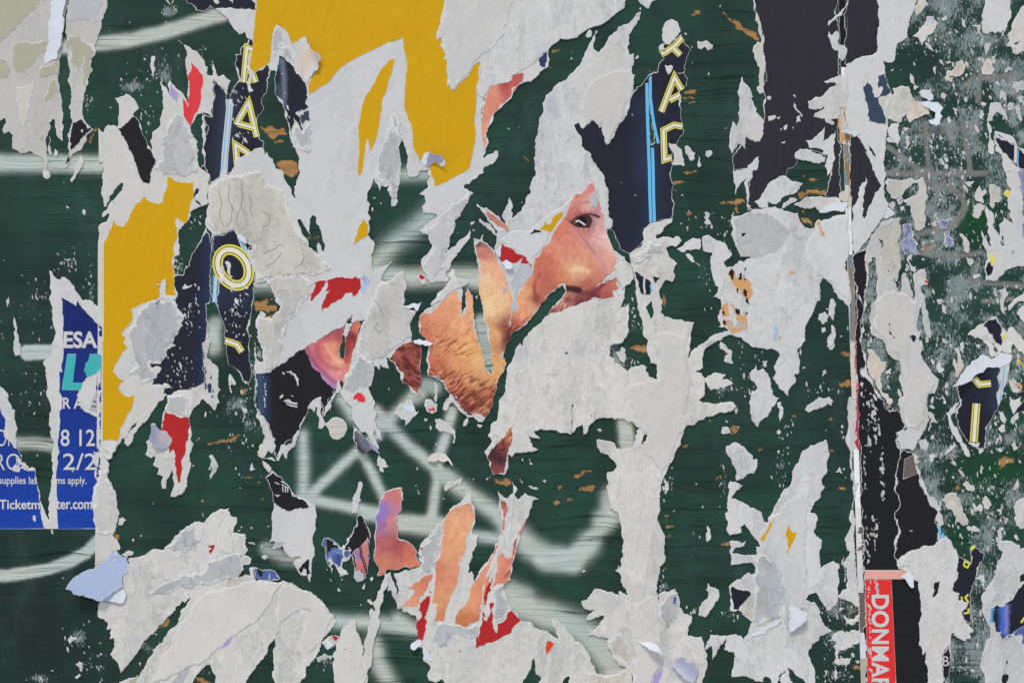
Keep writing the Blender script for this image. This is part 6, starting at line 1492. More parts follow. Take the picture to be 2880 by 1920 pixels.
thing('torn_poster', 'plain white torn rectangle with a pointed foot, under the small black fragment', 'poster', 'w', 1.4, 'W',
      'c2 160,1392 330,1380 400,1430 545,1505 552,1568 d2 548,100 522,220 532,310 512,460 514,580 500,600 490,640 478,575 430,582 385,540 340,470 420,420 400,405 300,400 230,300 180,335 138,342 178,270 128,272 150,120 150,0')
part('black_print', 'i', 2, 'BK', 'd2 490,425 500,560 470,575 462,530 440,512 425,575 400,545 385,520 430,470', rim=1.5)
part('torn_patch', 'p', 2, 'GR', 'd2 180,270 320,240 240,300 220,330 160,340', rim=1)
thing('paper_scrap', 'small denim blue print above the upper edge of the white fan', 'scrap', 'i', 2, DENIM, 'd2 -40,500 0,505 60,530 130,525 200,575 222,615 180,625 60,622 0,600', rim=1.5)
part('black_print', 'i', 3, 'BK', 'd2 0,508 60,532 50,610 20,560', rim=.5)
part('white_print', 'w', 3, 'W', 'd2 118,560 128,560 130,612 115,612', rim=.4)
thing('poster_fragment', 'torn print of a blue clothed leg and shoe below black paper', 'poster', 'i', 2, DENIM,
      'd2 600,290 620,240 662,230 720,265 785,325 800,300 880,345 860,400 800,450 790,500 850,560 845,572 775,590 765,555 720,480 690,430 705,520 700,560 660,480 640,380', rim=4)
part('black_print', 'i', 3, 'BK', 'd2 642,255 662,240 720,285 785,330 720,325 690,345 655,375', rim=1)
for _s in ('d2 705,290 730,275 750,290 735,300', 'd2 660,430 690,410 715,470 690,490'):
    part('torn_spot', 'w', 4, 'W', _s, rim=.8)
thing('poster_fragment', 'black and pink fragment printed with a small chain, left of the violet skin piece', 'poster', 'i', 3, 'BK',
      'd2 935,-40 945,20 975,20 1042,160 1030,500 1012,600 935,642 905,605 890,450 868,390 860,430 800,452 795,330 820,300 880,200 930,80', rim=3)
part('printed_skin', 'i', 4, skin, 'd2 885,372 960,310 1030,215 1030,480 1005,590 985,560 950,525 905,515', rim=1.5, spacing=4)
part('blue_print', 'i', 4, 'BLU', 'd2 800,340 870,345 860,400 805,410', rim=.6)
for _k, (_x, _y) in enumerate(((962, 330), (968, 362), (965, 392), (978, 420), (990, 448), (998, 480), (1008, 505))):
    stroke('printed_link', 'NV', 5, 'd2 ' + ' '.join('%.1f,%.1f' % (_x + 9 * math.cos(a), _y + 16 * math.sin(a)) for a in np.linspace(0, 6.28, 9)[:-1]), 8, closed=True)
part('torn_patch', 'p', 4.4, 'GR', 'd2 905,530 950,525 985,560 1000,600 935,640 905,600', rim=.8)

thing('poster_fragment', 'printed skin piece shading from violet to orange, shaped like a boot', 'poster', 'i', 3, skin,
      'c2 1130,1470 1170,1430 1220,1360 1280,1345 1345,1345 1335,1480 1325,1568 d2 1315,0 1280,80 1302,110 1310,240 1420,290 1482,370 1520,490 1350,505 1200,525 1190,562 1110,582 1080,420 1085,350 1102,150 1115,0 c2 1125,1568', rim=2.6, spacing=4)
thing('paper_scrap', 'thin pale stick of paper leaning left with an orange tip stub', 'scrap', 'w', 6, 'W',
      'd2 1185,545 1215,590 1222,640 1160,830 1140,870 1130,960 1120,1080 1082,1230 1062,1400 1020,1490 990,1568 985,1400 995,1200 1030,1050 1062,880 1085,910 1095,900 1075,830 1150,680')
part('orange_stub', 'i', 7, 'PE', 'd2 1025,800 1050,795 1082,830 1070,845 1045,835', rim=.6)
thing('torn_poster', 'pale rounded lobe with a notch on top, beside the stick at the bottom edge', 'poster', 'w', 4, 'W',
      'd2 925,992 920,1040 940,1110 962,1160 990,1280 1002,1390 995,1480 1028,1490 1032,1540 1000,1600 1020,1650 740,1650 720,1500 708,1420 720,1280 770,1160 800,1060 860,1010')
part('dark_slit', 'i', 5, 'BK', 'd2 815,1240 830,1255 820,1258', rim=.2)
thing('paper_scrap', 'forked white scrap like two legs under the boot shaped skin piece', 'scrap', 'p', 3, 'W',
      'd2 1195,560 1240,545 1270,640 1290,690 1302,760 1342,875 1300,890 1280,800 1250,720 1208,722 1225,650')
thing('paper_scrap', 'grey scrap with a magenta spot, right of the white fan', 'scrap', 'p', 3, 'PU',
      'd2 600,1200 640,1160 690,1130 730,1125 770,1150 780,1190 720,1220 660,1262 630,1215')
part('magenta_print', 'i', 4, 'MG', 'd2 690,1135 730,1128 755,1142 740,1180 715,1165', rim=.6)
part('folded_corner', 'w', 4.5, 'WB', 'd2 628,1180 660,1150 700,1190 720,1215 660,1260', rim=.8)
thing('paper_scrap', 'grey scraped smear of paper below the magenta spot', 'scrap', 'p', 1.5, 'GR',
      'd2 555,1330 620,1300 700,1320 690,1355 620,1350 580,1375 560,1355', rough=.2)

thing('torn_poster', 'white pulp sheet with orange skin strips and red slashes, bottom centre', 'poster', 'p', 4, 'W',
      'd2 1490,370 1505,310 1600,200 1680,100 1740,50 c2 1770,1568 1830,1500 1900,1450 1975,1385 1985,1490 d2 2012,30 1990,150 1985,195 2048,215 2030,290 1990,400 1955,480 1955,560 1985,540 2002,630 2100,470 2170,380 2230,270 2250,180 2250,0 c2 2235,1480 2220,1370 2280,1430 2310,1440 2352,1395 c3 60,1450 120,1390 160,1415 240,1442 238,1450 200,1455 190,1470 160,1568 d3 130,60 80,180 42,340 0,480 d2 2340,620 2280,660 2270,700 2310,800 2352,880 d3 0,900 90,990 200,1050 340,1100 432,1182 425,1140 390,1060 360,990 420,980 500,1070 620,1190 720,1330 765,1462 700,1470 690,1650 440,1650 525,1500 470,1545 400,1650 270,1650 240,1568 270,1530 230,1490 215,1400 195,1340 150,1470 100,1568 90,1650 d2 1780,1650 1740,1568 1720,1530 1650,1560 1590,1540 1605,1420 1540,1360 1532,1240 1480,1220 1430,1242 1425,1205 1500,1172 1480,1000 1470,950 1352,910 1325,850 1310,700 1270,560 1520,488 1545,445 1500,395', spacing=11)
part('printed_skin', 'i', 5, skin, 'c2 1775,1562 1890,1495 1985,1500 d2 2012,35 1985,160 1900,400 1850,600 1780,800 1742,900 1722,1000 1690,990 1640,1002 1655,870 1665,850 1620,830 1650,600 1645,450 1665,440 1700,300 1722,100', rim=1.2, spacing=4)
part('printed_skin', 'i', 5, skin, 'd2 1618,555 1590,640 1540,760 1480,860 1330,862 1400,800 1462,710 1392,708 1470,640', rim=1, spacing=4)
part('printed_skin', 'i', 5, skin, 'd2 2235,280 2230,350 2140,560 2100,830 2050,985 2010,1010 1930,1050 1825,1022 1880,880 2000,640 2120,480', rim=1.2, spacing=4)
part('printed_skin', 'i', 5, skin, 'd2 2250,370 2290,370 2312,420 2352,395 d3 0,340 60,180 116,50 126,70 42,320 5,440 d2 2330,600 2300,640 2170,682 2212,500', rim=1, spacing=4)
part('printed_skin', 'i', 5, skin, 'c2 2240,1450 2300,1480 2312,1568 d2 2292,0 2285,150 2250,215 2265,180 2270,20', rim=.8)
part('red_print', 'i', 5.4, 'RE', 'd2 1605,712 1600,790 1590,850 1550,960 1530,1170 1482,1132 1480,1070 1520,960 1503,838', rim=.5)
part('red_print', 'i', 5.4, 'RE', 'd2 2182,562 2165,640 2122,800 2092,980 2115,1000 2150,830 2186,830 2170,1000 2210,1105 2220,1020 2300,975 2310,920 2352,888 d3 0,905 85,990 0,1065 d2 2352,1092 2250,1150 2190,1180 2100,1210 2015,1240 2032,1130 2050,1190 2080,1000 2100,830', rim=.5)
part('red_print', 'i', 5.4, 'OG', 'd3 320,1130 345,1170 386,1206 350,1270 305,1305 312,1200', rim=.6)
for _s in ('d2 1508,325 1530,318 1535,330 1512,340', 'd2 1862,1265 1882,1265 1870,1280', 'd2 1592,1270 1602,1272 1598,1290', 'd2 1540,1330 1575,1320 1570,1338'):
    part('red_print', 'i', 5.4, 'RE', _s, rim=.2)
part('peeled_patch', 'p', 4.6, 'GR', 'd2 1510,320 1600,210 1690,110 1715,110 1700,300 1640,440 1660,470 1590,560 1480,590 1530,470 1490,380', rim=1)
part('peeled_patch', 'p', 4.6, 'GR', 'd2 1640,1010 1720,1000 1830,1030 1940,1055 2040,1010 2010,1150 1800,1120 1700,1240 1640,1180', rim=1)
part('peeled_patch', 'p', 4.6, 'GR', 'd2 2180,690 2280,650 2260,720 2310,810 2330,880 2290,960 2220,1010 2190,900 2195,800', rim=1)
part('folded_corner', 'w', 6, 'WB', 'd2 1488,395 1545,440 1525,490 1500,440', rim=.6)
part('torn_lip', 'w', 6, 'WB', 'd2 1425,1205 1480,1165 1530,1200 1510,1220 1430,1245', curl=(1500 * TS + 720, 1440 + 1170 * TS, -.5, 1, 7, 22), rim=.8)
part('folded_corner', 'w', 6, 'WB', 'd2 1532,1240 1600,1310 1635,1360 1560,1350 1538,1360', rim=.8)
part('ribbon', 'w', 6, 'W', 'd2 2230,240 2260,210 2290,280 2220,420 2150,560 2100,700 2070,900 2080,700 2140,520 2200,380', rim=.8)
part('ribbon', 'w', 6, 'W', 'c2 2340,1410 c3 30,1420 d3 0,120 d2 2340,200 2300,420 2290,360 2310,180', rim=.8)

# ------------------------------------------------------------------ single scraps on the left board
scrap('white disc of thin paper with three creases, on green', 'c2 640,745 665,740 700,700 745,692 800,715 835,765 838,810 810,870 760,902 710,895 680,860 665,800 640,770', 'w', 2, 'CR', rough=.03)
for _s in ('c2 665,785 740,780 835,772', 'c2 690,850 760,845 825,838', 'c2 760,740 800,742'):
    stroke('crease', 'GR', 3, _s, 5)  # shade of the three creases painted as flat grey lines
scrap('white jagged strip hanging from the black and ear fragment towards the disc', 'c2 480,610 520,540 560,525 600,508 606,600 598,680 632,735 640,770 600,802 575,790 582,700 568,612 548,600 530,652 505,620', 'p', 3)
scrap('white frayed edge along the lower right side of the black and ear fragment', 'c2 445,690 455,700 400,840 360,960 300,1005 285,1085 262,1060 250,1020 215,1095 190,1085 230,950 262,942 275,965 330,935 340,880 400,800', 'p', 3)
scrap('white torn triangle left of the pointed foot of the black and ear fragment', 'c2 0,605 35,680 90,720 125,820 150,880 182,970 152,1030 112,1000 62,1072 15,1012 35,950 85,880 60,790 0,690 b1 2345,1568', 'p', 3)
scrap('small white pennant above the small black fragment', 'c2 60,1090 90,1110 145,1160 125,1210 100,1180 70,1130', 'p', 3)
scrap('white thread of torn paper beside the black sheet\'s pointed foot', 'c2 15,1030 60,1075 190,1095 140,1085 60,1060', 'w', 2)
scrap('white butterfly shaped scrap over grey spray, below the slotted cheek', 'c2 1270,670 1310,590 1330,570 1365,570 1385,535 1420,530 1440,555 1455,600 1470,650 1495,640 1480,670 1400,750 1365,785 1370,720 1300,680', 'p', 4)
part('folded_corner', 'w', 5, 'WB', 'c2 1325,585 1375,575 1440,570 1455,605 1440,660 1380,640', rim=.6)
scrap('white scrap with a red speckled spot, hanging under the slotted cheek', 'c2 1530,465 1560,530 1620,540 1665,570 1665,640 1625,662 1570,640 1545,590', 'p', 4)
part('printed_spot', 'i', 5, 'R2', 'c2 1575,615 1620,598 1655,615 1640,645 1590,640', rim=1.4, rough=.14)
scrap('pale frayed scrap right of the red speckled one', 'c2 1640,370 1670,400 1665,500 1655,560 1630,520 1640,450', lvl=2)
scrap('white frayed border under the stubbled jaw, trailing down to the spray', 'c2 1580,315 1640,305 1720,350 1760,420 1800,490 1850,540 1905,625 1945,675 2005,665 2095,722 2085,740 2000,690 1935,690 1900,660 1800,560 1740,640 1715,620 1790,480 1740,410 1640,330', 'p', 3)
scrap('crumpled white rag in the fork of grey spray, below the jaw', 'c2 1645,710 1690,705 1760,750 1830,815 1825,935 1805,920 1810,850 1700,830 1650,780', 'p', 3)
scrap('small white fleck pair beneath the jaw\'s point', 'c2 1900,770 1950,700 1950,740 1915,780', lvl=2)
scrap('white chip right of the fleck pair beneath the jaw', 'c2 2030,760 2080,762 2060,795', lvl=2)
scrap('beige curled tongue lying on grey spray in the middle', 'c2 1572,1085 1600,1050 1650,1020 1700,1025 1760,1055 1790,1090 1812,1155 1760,1090 1700,1100 1640,1105', 'w', 4, 'PE', curl=(1700 * TS + 720, 960 + 1020 * TS, 0, 1, 8, 26))
scrap('white crumpled star on grey spray, right of the beige tongue', 'c2 1730,1330 1770,1290 1840,1280 1895,1240 1890,1290 1880,1330 1925,1355 1880,1365 1860,1300 1800,1340 1740,1380', 'p', 3)
scrap('white scrap with a spike, below the dark curled flap', 'c2 1130,1040 1150,1070 1180,1085 1200,1130 1218,1155 1165,1160 1172,1198 1140,1190 1135,1150 1110,1135', 'p', 3)
scrap('white matchstick scrap on green above the chained fragment', 'c2 940,1295 975,1290 980,1330 960,1400 945,1500 930,1568 d2 940,0 945,10 880,10 c2 880,1500 900,1420 930,1350', 'p', 3)
scrap('white spike shaped scrap at the left edge above the ticket poster', 'b1 125,1340 150,1400 165,1500 175,1568 c1 195,30 192,130 145,133 128,20 b1 132,1480', 'w', 3)
scrap('small round white scrap on the sprayed band at the left', 'b1 405,40 450,15 468,45 440,82 410,70', lvl=3)
scrap('white splinter on the sprayed band, pointing down left', 'a1 745,1432 775,1500 b1 720,20 690,80 662,108 650,92 680,40 a1 690,1540', lvl=3)
scrap('white seed shaped chip on green below the sprayed band', 'b1 770,355 785,365 788,400 775,412 758,390', lvl=2)
scrap('white splinter in the dark slit at the top left', 'a1 455,1250 470,1300 482,1430 455,1420 445,1350', lvl=3)
scrap('white chip at the foot of the dark slit at the top left', 'a1 510,1370 535,1400 525,1445 500,1430', lvl=3)
scrap('white dagger shaped scrap above the upright red panel', 'a1 1395,520 1430,520 1415,580 1428,640 1412,725 1395,650', lvl=2)
scrap('white thin strip left of the pale blue stripe, below the red panel', 'a1 1862,1040 1885,1180 1872,1350 1890,1500 1850,1540 1862,1250', lvl=3)
scrap('white crooked scrap alone on green, right of the hanging red strip', 'c1 1920,1055 1955,1042 1995,1110 1985,1200 1960,1220 1925,1268 1945,1200 1950,1100', lvl=2)
scrap('white nick of paper high on the green, above the crooked scrap', 'c1 1890,640 1902,660 1895,698 1880,690', lvl=2)
scrap('white chip right of the crooked scrap', 'c1 2305,1130 2325,1120 2330,1165 2350,1170 2310,1192 2295,1170', lvl=2)
scrap('white ragged bits at the left of the navy ring fragment\'s foot', 'c1 2110,300 2140,330 2172,390 2160,405 2130,360 2128,480 2115,440', lvl=2)
scrap('white chip on green beside the big fan\'s upper left edge', 'd1 1095,60 1130,45 1165,70 1120,120 1085,112', lvl=3)
scrap('white shred between the pale blue flap and the fan', 'd1 1115,385 1180,350 1232,365 1225,390 1185,395 1170,425 1140,400', lvl=3)
scrap('white crumpled knob right of the fan\'s top, on green', 'd1 2215,415 2240,385 2310,420 2290,480 2240,485', lvl=3)
scrap('white smear of paper in the lower left green, topmost of three', 'd1 625,1165 650,1140 700,1140 712,1170 660,1190 640,1212', lvl=2)
scrap('white smear of paper in the lower left green, middle of three', 'd1 695,1395 730,1365 758,1380 752,1462 735,1450 732,1420', lvl=2)
scrap('white smear of paper in the lower left green, lowest of three', 'd1 690,1510 730,1480 745,1500 710,1530', lvl=2)
scrap('thin white shard right of the portrait\'s upper left edge, over green', 'a3 675,330 715,275 730,290 725,345 690,350', lvl=3)
scrap('white sliver with a red tip on the spray, left of the portrait sheet', 'b2 1480,990 1500,960 1560,1000 1555,1045 1530,1050', 'w', 3)
part('red_print', 'i', 4, 'RE', 'b2 1488,935 1520,955 1552,985 1520,1002', rim=.4)
scrap('white snippet between the white sheets at the left of the nose', 'b2 1970,480 2005,465 1990,495 1975,505', lvl=3)
scrap('white ragged scrap at the upper right of the dark green gap under the chin', 'c3 790,805 830,820 800,825', lvl=2)
scrap('white crumbs left of the orange strips on green', 'c3 0,1285 20,1320 52,1355 30,1390 0,1440', 'w', 3)

# ------------------------------------------------------------------ many small chips of paper
SMALL = ['c2 1545,705 1580,720 1550,735', 'c2 1600,770 1615,800 1605,825', 'c2 1650,925 1672,950 1655,955', 'c2 1470,1155 1490,1160 1480,1182', 'c2 1485,1355 1510,1400 1490,1395', 'c2 1465,1320 1478,1315 1470,1330',
         'c2 1950,1255 1960,1268 1952,1270', 'c2 1990,1255 2005,1268 1992,1272', 'c2 2110,1260 2160,1235 2125,1275', 'c2 1710,1435 1735,1440 1725,1455', 'c2 1215,420 1228,440 1222,462', 'c2 1345,365 1355,380 1345,385', 'c2 680,620 690,625 684,640',
         'd2 680,610 702,625 690,632', 'd2 785,605 802,615 790,625', 'd2 745,715 765,690 782,725', 'd2 975,690 1005,645 995,710', 'd2 1050,620 1065,580 1080,610 1062,635', 'd2 955,850 968,840 962,860', 'd2 50,400 90,390 120,412 85,435',
         'd2 35,310 55,300 58,325', 'd2 105,125 130,125 120,135', 'd2 650,515 660,525 652,530', 'c3 780,805 830,822 800,828', 'c3 145,1320 200,1340 250,1365 210,1360', 'c3 60,1260 95,1285 100,1305', 'c3 275,1275 310,1270 300,1300',
         'c3 160,1070 190,1120 180,1132', 'c3 95,1070 105,1095 98,1098', 'c3 1465,1150 1475,1165 1468,1170', 'c3 1400,1250 1440,1320 1445,1350 1415,1400 1405,1330', 'c3 2110,20 2120,50 2110,65', 'c3 2230,120 2240,155 2228,150', 'c3 2300,180 2345,175 2335,235 2310,220',
         'c3 1960,715 1985,735 1975,748', 'c3 2045,600 2075,620 2060,665 2045,640', 'c3 1480,1555 1500,1540 1485,1565', 'c3 1750,1500 1760,1525 1752,1530', 'c3 1685,1300 1702,1308 1690,1316', 'c3 2060,775 2085,782 2075,800',
         'd3 645,540 672,518 678,540 650,555', 'd3 1385,535 1395,525 1390,550', 'd3 1662,175 1680,200 1668,205', 'd3 1712,215 1730,235 1720,242', 'd3 1600,855 1610,880 1600,885', 'd3 970,495 985,485 980,505', 'd3 1820,1080 1835,1085 1825,1092',
         'b3 1760,385 1790,375 1800,440 1830,490 1790,500 1765,440', 'b3 1600,515 1622,520 1612,545', 'b3 1550,225 1575,225 1565,235', 'b3 1765,1265 1775,1275 1765,1290', 'b3 1825,1255 1838,1260 1830,1280', 'b3 1940,590 1965,590 1950,605', 'b3 2010,410 2040,380 2048,440 2020,440',
         'b3 80,290 95,285 92,300', 'b3 1000,110 1010,112 1004,120', 'b3 1125,228 1140,226 1132,236', 'b3 1590,765 1660,790 1712,862 1660,840 1610,800',
         'a3 545,475 556,485 550,500', 'a3 540,530 553,535 548,555', 'a3 1580,310 1605,305 1600,330', 'a3 1645,425 1665,435 1650,445', 'a3 1790,690 1805,655 1815,690', 'a3 1900,60 1920,50 1915,72', 'a3 1130,540 1165,505 1150,545', 'a3 1095,1050 1112,1060 1105,1072',
         'a3 1950,1180 1975,1165 1965,1190', 'a3 60,1165 72,1168 65,1175', 'a3 1655,570 1662,585 1655,588', 'a3 1170,80 1188,75 1180,100',
         'a2 2310,1180 2330,1185 2325,1200', 'a2 2210,935 2222,940 2215,965 2205,960', 'b2 1075,245 1098,240 1090,262', 'b2 1140,300 1155,295 1148,312', 'b2 1060,345 1075,340 1070,380', 'b2 1840,565 1858,575 1848,585', 'b2 1992,535 2012,545 2000,560', 'b2 2015,1160 2035,1150 2030,1180', 'b2 155,1080 170,1078 162,1090',
         'a1 1185,205 1200,210 1192,220', 'a1 1060,900 1085,905 1080,930', 'a1 1010,985 1025,990 1020,1003', 'a1 1000,280 1012,290', 'b1 610,320 635,345 620,350', 'b1 600,820 640,800 645,830', 'b1 650,870 672,885 655,890', 'b1 195,955 212,960 205,970',
         'c1 340,1035 355,1045 345,1060', 'c1 1400,1480 1415,1485 1408,1492', 'c1 2240,600 2270,620 2255,660 2235,645', 'c1 2200,1340 2215,1345 2205,1352', 'c1 1770,1130 1785,1140 1775,1150', 'd1 470,160 495,165 490,205 475,195', 'd1 1290,210 1302,205 1300,235', 'd1 1215,245 1235,240 1228,272',
         'd1 1860,20 1868,0 1870,50', 'd1 2180,165 2215,155 2205,175', 'd1 2210,130 2225,125 2220,150', 'd1 2300,140 2318,135 2312,155', 'd1 2280,275 2345,290 2340,300 2300,290', 'd1 570,600 585,598 580,608', 'd1 475,1450 490,1445 488,1460', 'd1 1425,1115 1445,1115 1435,1130', 'd1 1275,1380 1292,1375 1288,1405',
         'c4 315,245 345,240 320,268', 'c4 340,375 360,370 355,412 345,410', 'c4 500,375 525,380 510,390', 'c4 680,1160 708,1165 695,1185', 'c4 670,770 690,775 685,800', 'c4 665,825 685,830 680,845', 'c4 678,870 702,875 690,900', 'c4 525,805 540,815 530,825', 'c4 705,1240 718,1250 710,1255', 'c4 290,100 300,60 310,90 300,130',
         'c4 540,40 580,20 610,0 610,50 570,80', 'c4 80,830 100,805 120,830 100,855 85,850', 'c4 180,775 195,780 190,795', 'd4 515,1445 548,1450 540,1480 525,1505', 'd4 800,1365 830,1355 842,1375 815,1388', 'd4 620,1110 610,1525 630,1530', 'd4 610,1515 632,1525 615,1545', 'd4 700,400 710,480 700,640 695,500',
         'd4 650,885 690,870 700,890 665,905', 'd4 710,1020 722,1025 715,1050', 'd4 495,1090 505,1050 512,1085', 'b4 530,1275 545,1260 552,1280', 'b4 660,1520 680,1515 672,1528', 'b4 720,1430 740,1440 735,1470',
         'a4 1640,1090 1665,1070 1685,1110 1655,1145', 'a4 1700,990 1740,1010 1735,1060 1710,1050', 'a4 1585,880 1610,850 1645,870 1620,940', 'a4 1780,210 1810,180 1815,260 1790,245', 'a4 1595,170 1640,145 1635,190 1600,195', 'a4 1550,175 1575,165 1570,185', 'a4 1660,280 1690,300 1670,320', 'a4 1715,275 1750,300 1730,310',
         'a4 1650,735 1695,725 1690,755 1665,755', 'a4 1630,570 1660,565 1690,575 1650,590', 'a4 1515,640 1540,615 1535,690', 'a4 1615,400 1632,405 1620,425', 'a4 2070,520 2090,500 2085,580 2072,590', 'a4 2170,640 2200,615 2250,640 2180,670', 'a4 2120,880 2150,830 2165,870 2130,920', 'a4 2215,950 2260,945 2255,1000 2225,1020',
         'a4 2275,980 2310,950 2335,1100 2320,1120 2280,1020', 'a4 1950,940 2010,960 1990,980', 'a4 1960,1010 1990,1050 1975,1110', 'a4 1305,670 1330,700 1340,760 1395,800 1350,830 1310,760', 'a4 1125,640 1155,630 1140,660', 'a4 1215,645 1225,640 1222,655', 'a4 1190,620 1200,615', 'a4 1230,1180 1300,1190 1260,1215',
         'a4 1260,1260 1285,1250 1290,1390 1270,1370', 'a4 1520,1450 1590,1455 1640,1515 1600,1520', 'a4 1690,780 1712,770 1705,820', 'a4 1080,1290 1140,1270 1200,1320 1140,1310', 'a4 2250,780 2352,750 2352,830 2280,860', 'a4 2290,900 2352,880 2352,980 2310,950', 'a4 1885,190 1900,180 1895,200', 'a4 1910,355 1925,350 1920,370',
         'b4 1800,110 1890,95 1880,120 1840,150', 'b4 1120,300 1150,280 1170,310 1150,360 1125,340', 'b4 1240,280 1275,270 1310,320 1280,320', 'b4 1495,480 1540,460 1550,520', 'b4 1500,570 1540,555 1520,590', 'b4 1390,720 1430,700 1420,740', 'b4 1880,320 1940,300 1980,360 1930,440 1880,400', 'b4 1820,800 1880,810 1860,900',
         'b4 2085,430 2100,375 2105,410 2090,440', 'b4 1490,645 1530,640 1510,660', 'b4 2065,1090 2090,1085 2100,1160 2080,1140', 'b4 1210,340 1250,330 1230,380', 'b4 1280,810 1320,770 1310,820', 'b4 1360,1345 1370,1330 1366,1365', 'b4 1030,735 1050,740 1055,860 1040,840',
         'c4 1550,220 1580,190 1620,260 1610,310 1570,290', 'c4 1480,590 1510,580 1530,610 1500,615', 'c4 1600,480 1620,520 1640,575 1605,560', 'c4 1470,650 1500,650 1540,720 1560,745 1500,740 1480,830', 'c4 1380,900 1440,890 1480,940 1460,1005 1400,990', 'c4 1490,1030 1540,1060 1500,1110', 'c4 1660,720 1700,600 1750,560 1720,650',
         'c4 1760,20 1790,0 1800,60 1780,90', 'c4 1900,10 1960,30 1940,70', 'c4 2100,890 2130,880 2100,950', 'c4 2235,950 2260,915 2290,990 2260,1000', 'c4 2300,940 2320,920 2325,955', 'c4 1530,1050 1555,1020 1545,1065', 'c4 1930,990 1985,1000 1940,1035', 'c4 1990,950 2010,930 2000,980', 'c4 2210,1460 2220,1450 2225,1480',
         'c4 1950,1160 1960,1210 1945,1200', 'c4 2260,1320 2300,1300 2290,1350 2250,1360', 'c4 1130,640 1150,610 1140,640', 'd4 1820,50 1840,70 1825,120 1800,100', 'd4 2130,140 2170,150 2150,230 2130,290 2100,280', 'd4 2260,200 2310,250 2280,260', 'd4 1905,610 1940,580 1990,570 1985,650 1950,620', 'd4 2180,60 2200,55 2205,85',
         'd4 1850,1270 1875,1265 1870,1282', 'd4 1960,660 1980,640 1975,690', 'd4 1820,140 1940,150 1930,180 1840,170']
KD = KDTree(len(THINGS))
for i_, t_ in enumerate(THINGS):
    KD.insert((t_.location.x, t_.location.z, 0), i_)
KD.balance()
CUT = (',', ' with ', ' below ', ' above ', ' beside ', ' between ', ' on ', ' right of ', ' left of ', ' at ', ' in ', ' under ', ' hanging ', ' along ', ' over ', ' ending ', ' shading ', ' crossing ', ' of paper ')
SHORT = {}
for t_ in THINGS:
    w_ = t_['label']
    for c_ in CUT:
        k_ = w_.find(c_)
        if k_ > 0 and len(w_[:k_].split()) >= 2:
            w_ = w_[:k_]
    SHORT.setdefault(' '.join(w_.split()[:8]), []).append(t_)
NAMEOF = {v[0].name: k for k, v in SHORT.items() if len(v) == 1}
USED = set()


def chip_label(o, pts, ink):
    q = np.array(pts)
    q = q - q.mean(0)
    ev, vec = np.linalg.eigh(q.T @ q)
    ratio = math.sqrt(max(ev[1], 1e-6) / max(ev[0], 1e-6))
    a = math.degrees(math.atan2(vec[1, 1], vec[0, 1])) % 180
    size = float(np.ptp(q, 0).max())
    sz = 'tiny' if size < 8 else 'small' if size < 16 else 'mid sized'
    sh = 'stubby' if ratio < 1.7 else ('upright' if 65 < a < 115 else 'flat lying' if a < 25 or a > 155 else 'slanting') + (' thin' if ratio > 3.2 else '')
    for _, i, _ in KD.find_n((o.location.x, o.location.z, 0), 14):
        t = THINGS[i]
        if t.name not in NAMEOF:
            continue
        dx, dz = o.location.x - t.location.x, o.location.z - t.location.z
        pos = ('right of' if dx > 0 else 'left of') if abs(dx) > abs(dz) else ('above' if dz > 0 else 'below')
        for col in (ink, 'torn ' + ink):
            l = '%s %s %s chip %s the %s' % (sz, sh, col, pos, NAMEOF[t.name])
            if l not in USED and len(l.split()) <= 16:
                USED.add(l)
                return l
    return None


for s_ in SMALL:
    ik = 'W' if random.random() < .8 else 'CR'
    o = paper('paper_scrap', 'p', 1.2, ik, s_, rim=1.5, rough=.15, step=3.5)
    tag(o, chip_label(o, P(s_)[0], 'white' if ik == 'W' else 'cream') or 'small chip of paper left stuck to the boards', 'scrap', 'small chips of paper left on the boards')

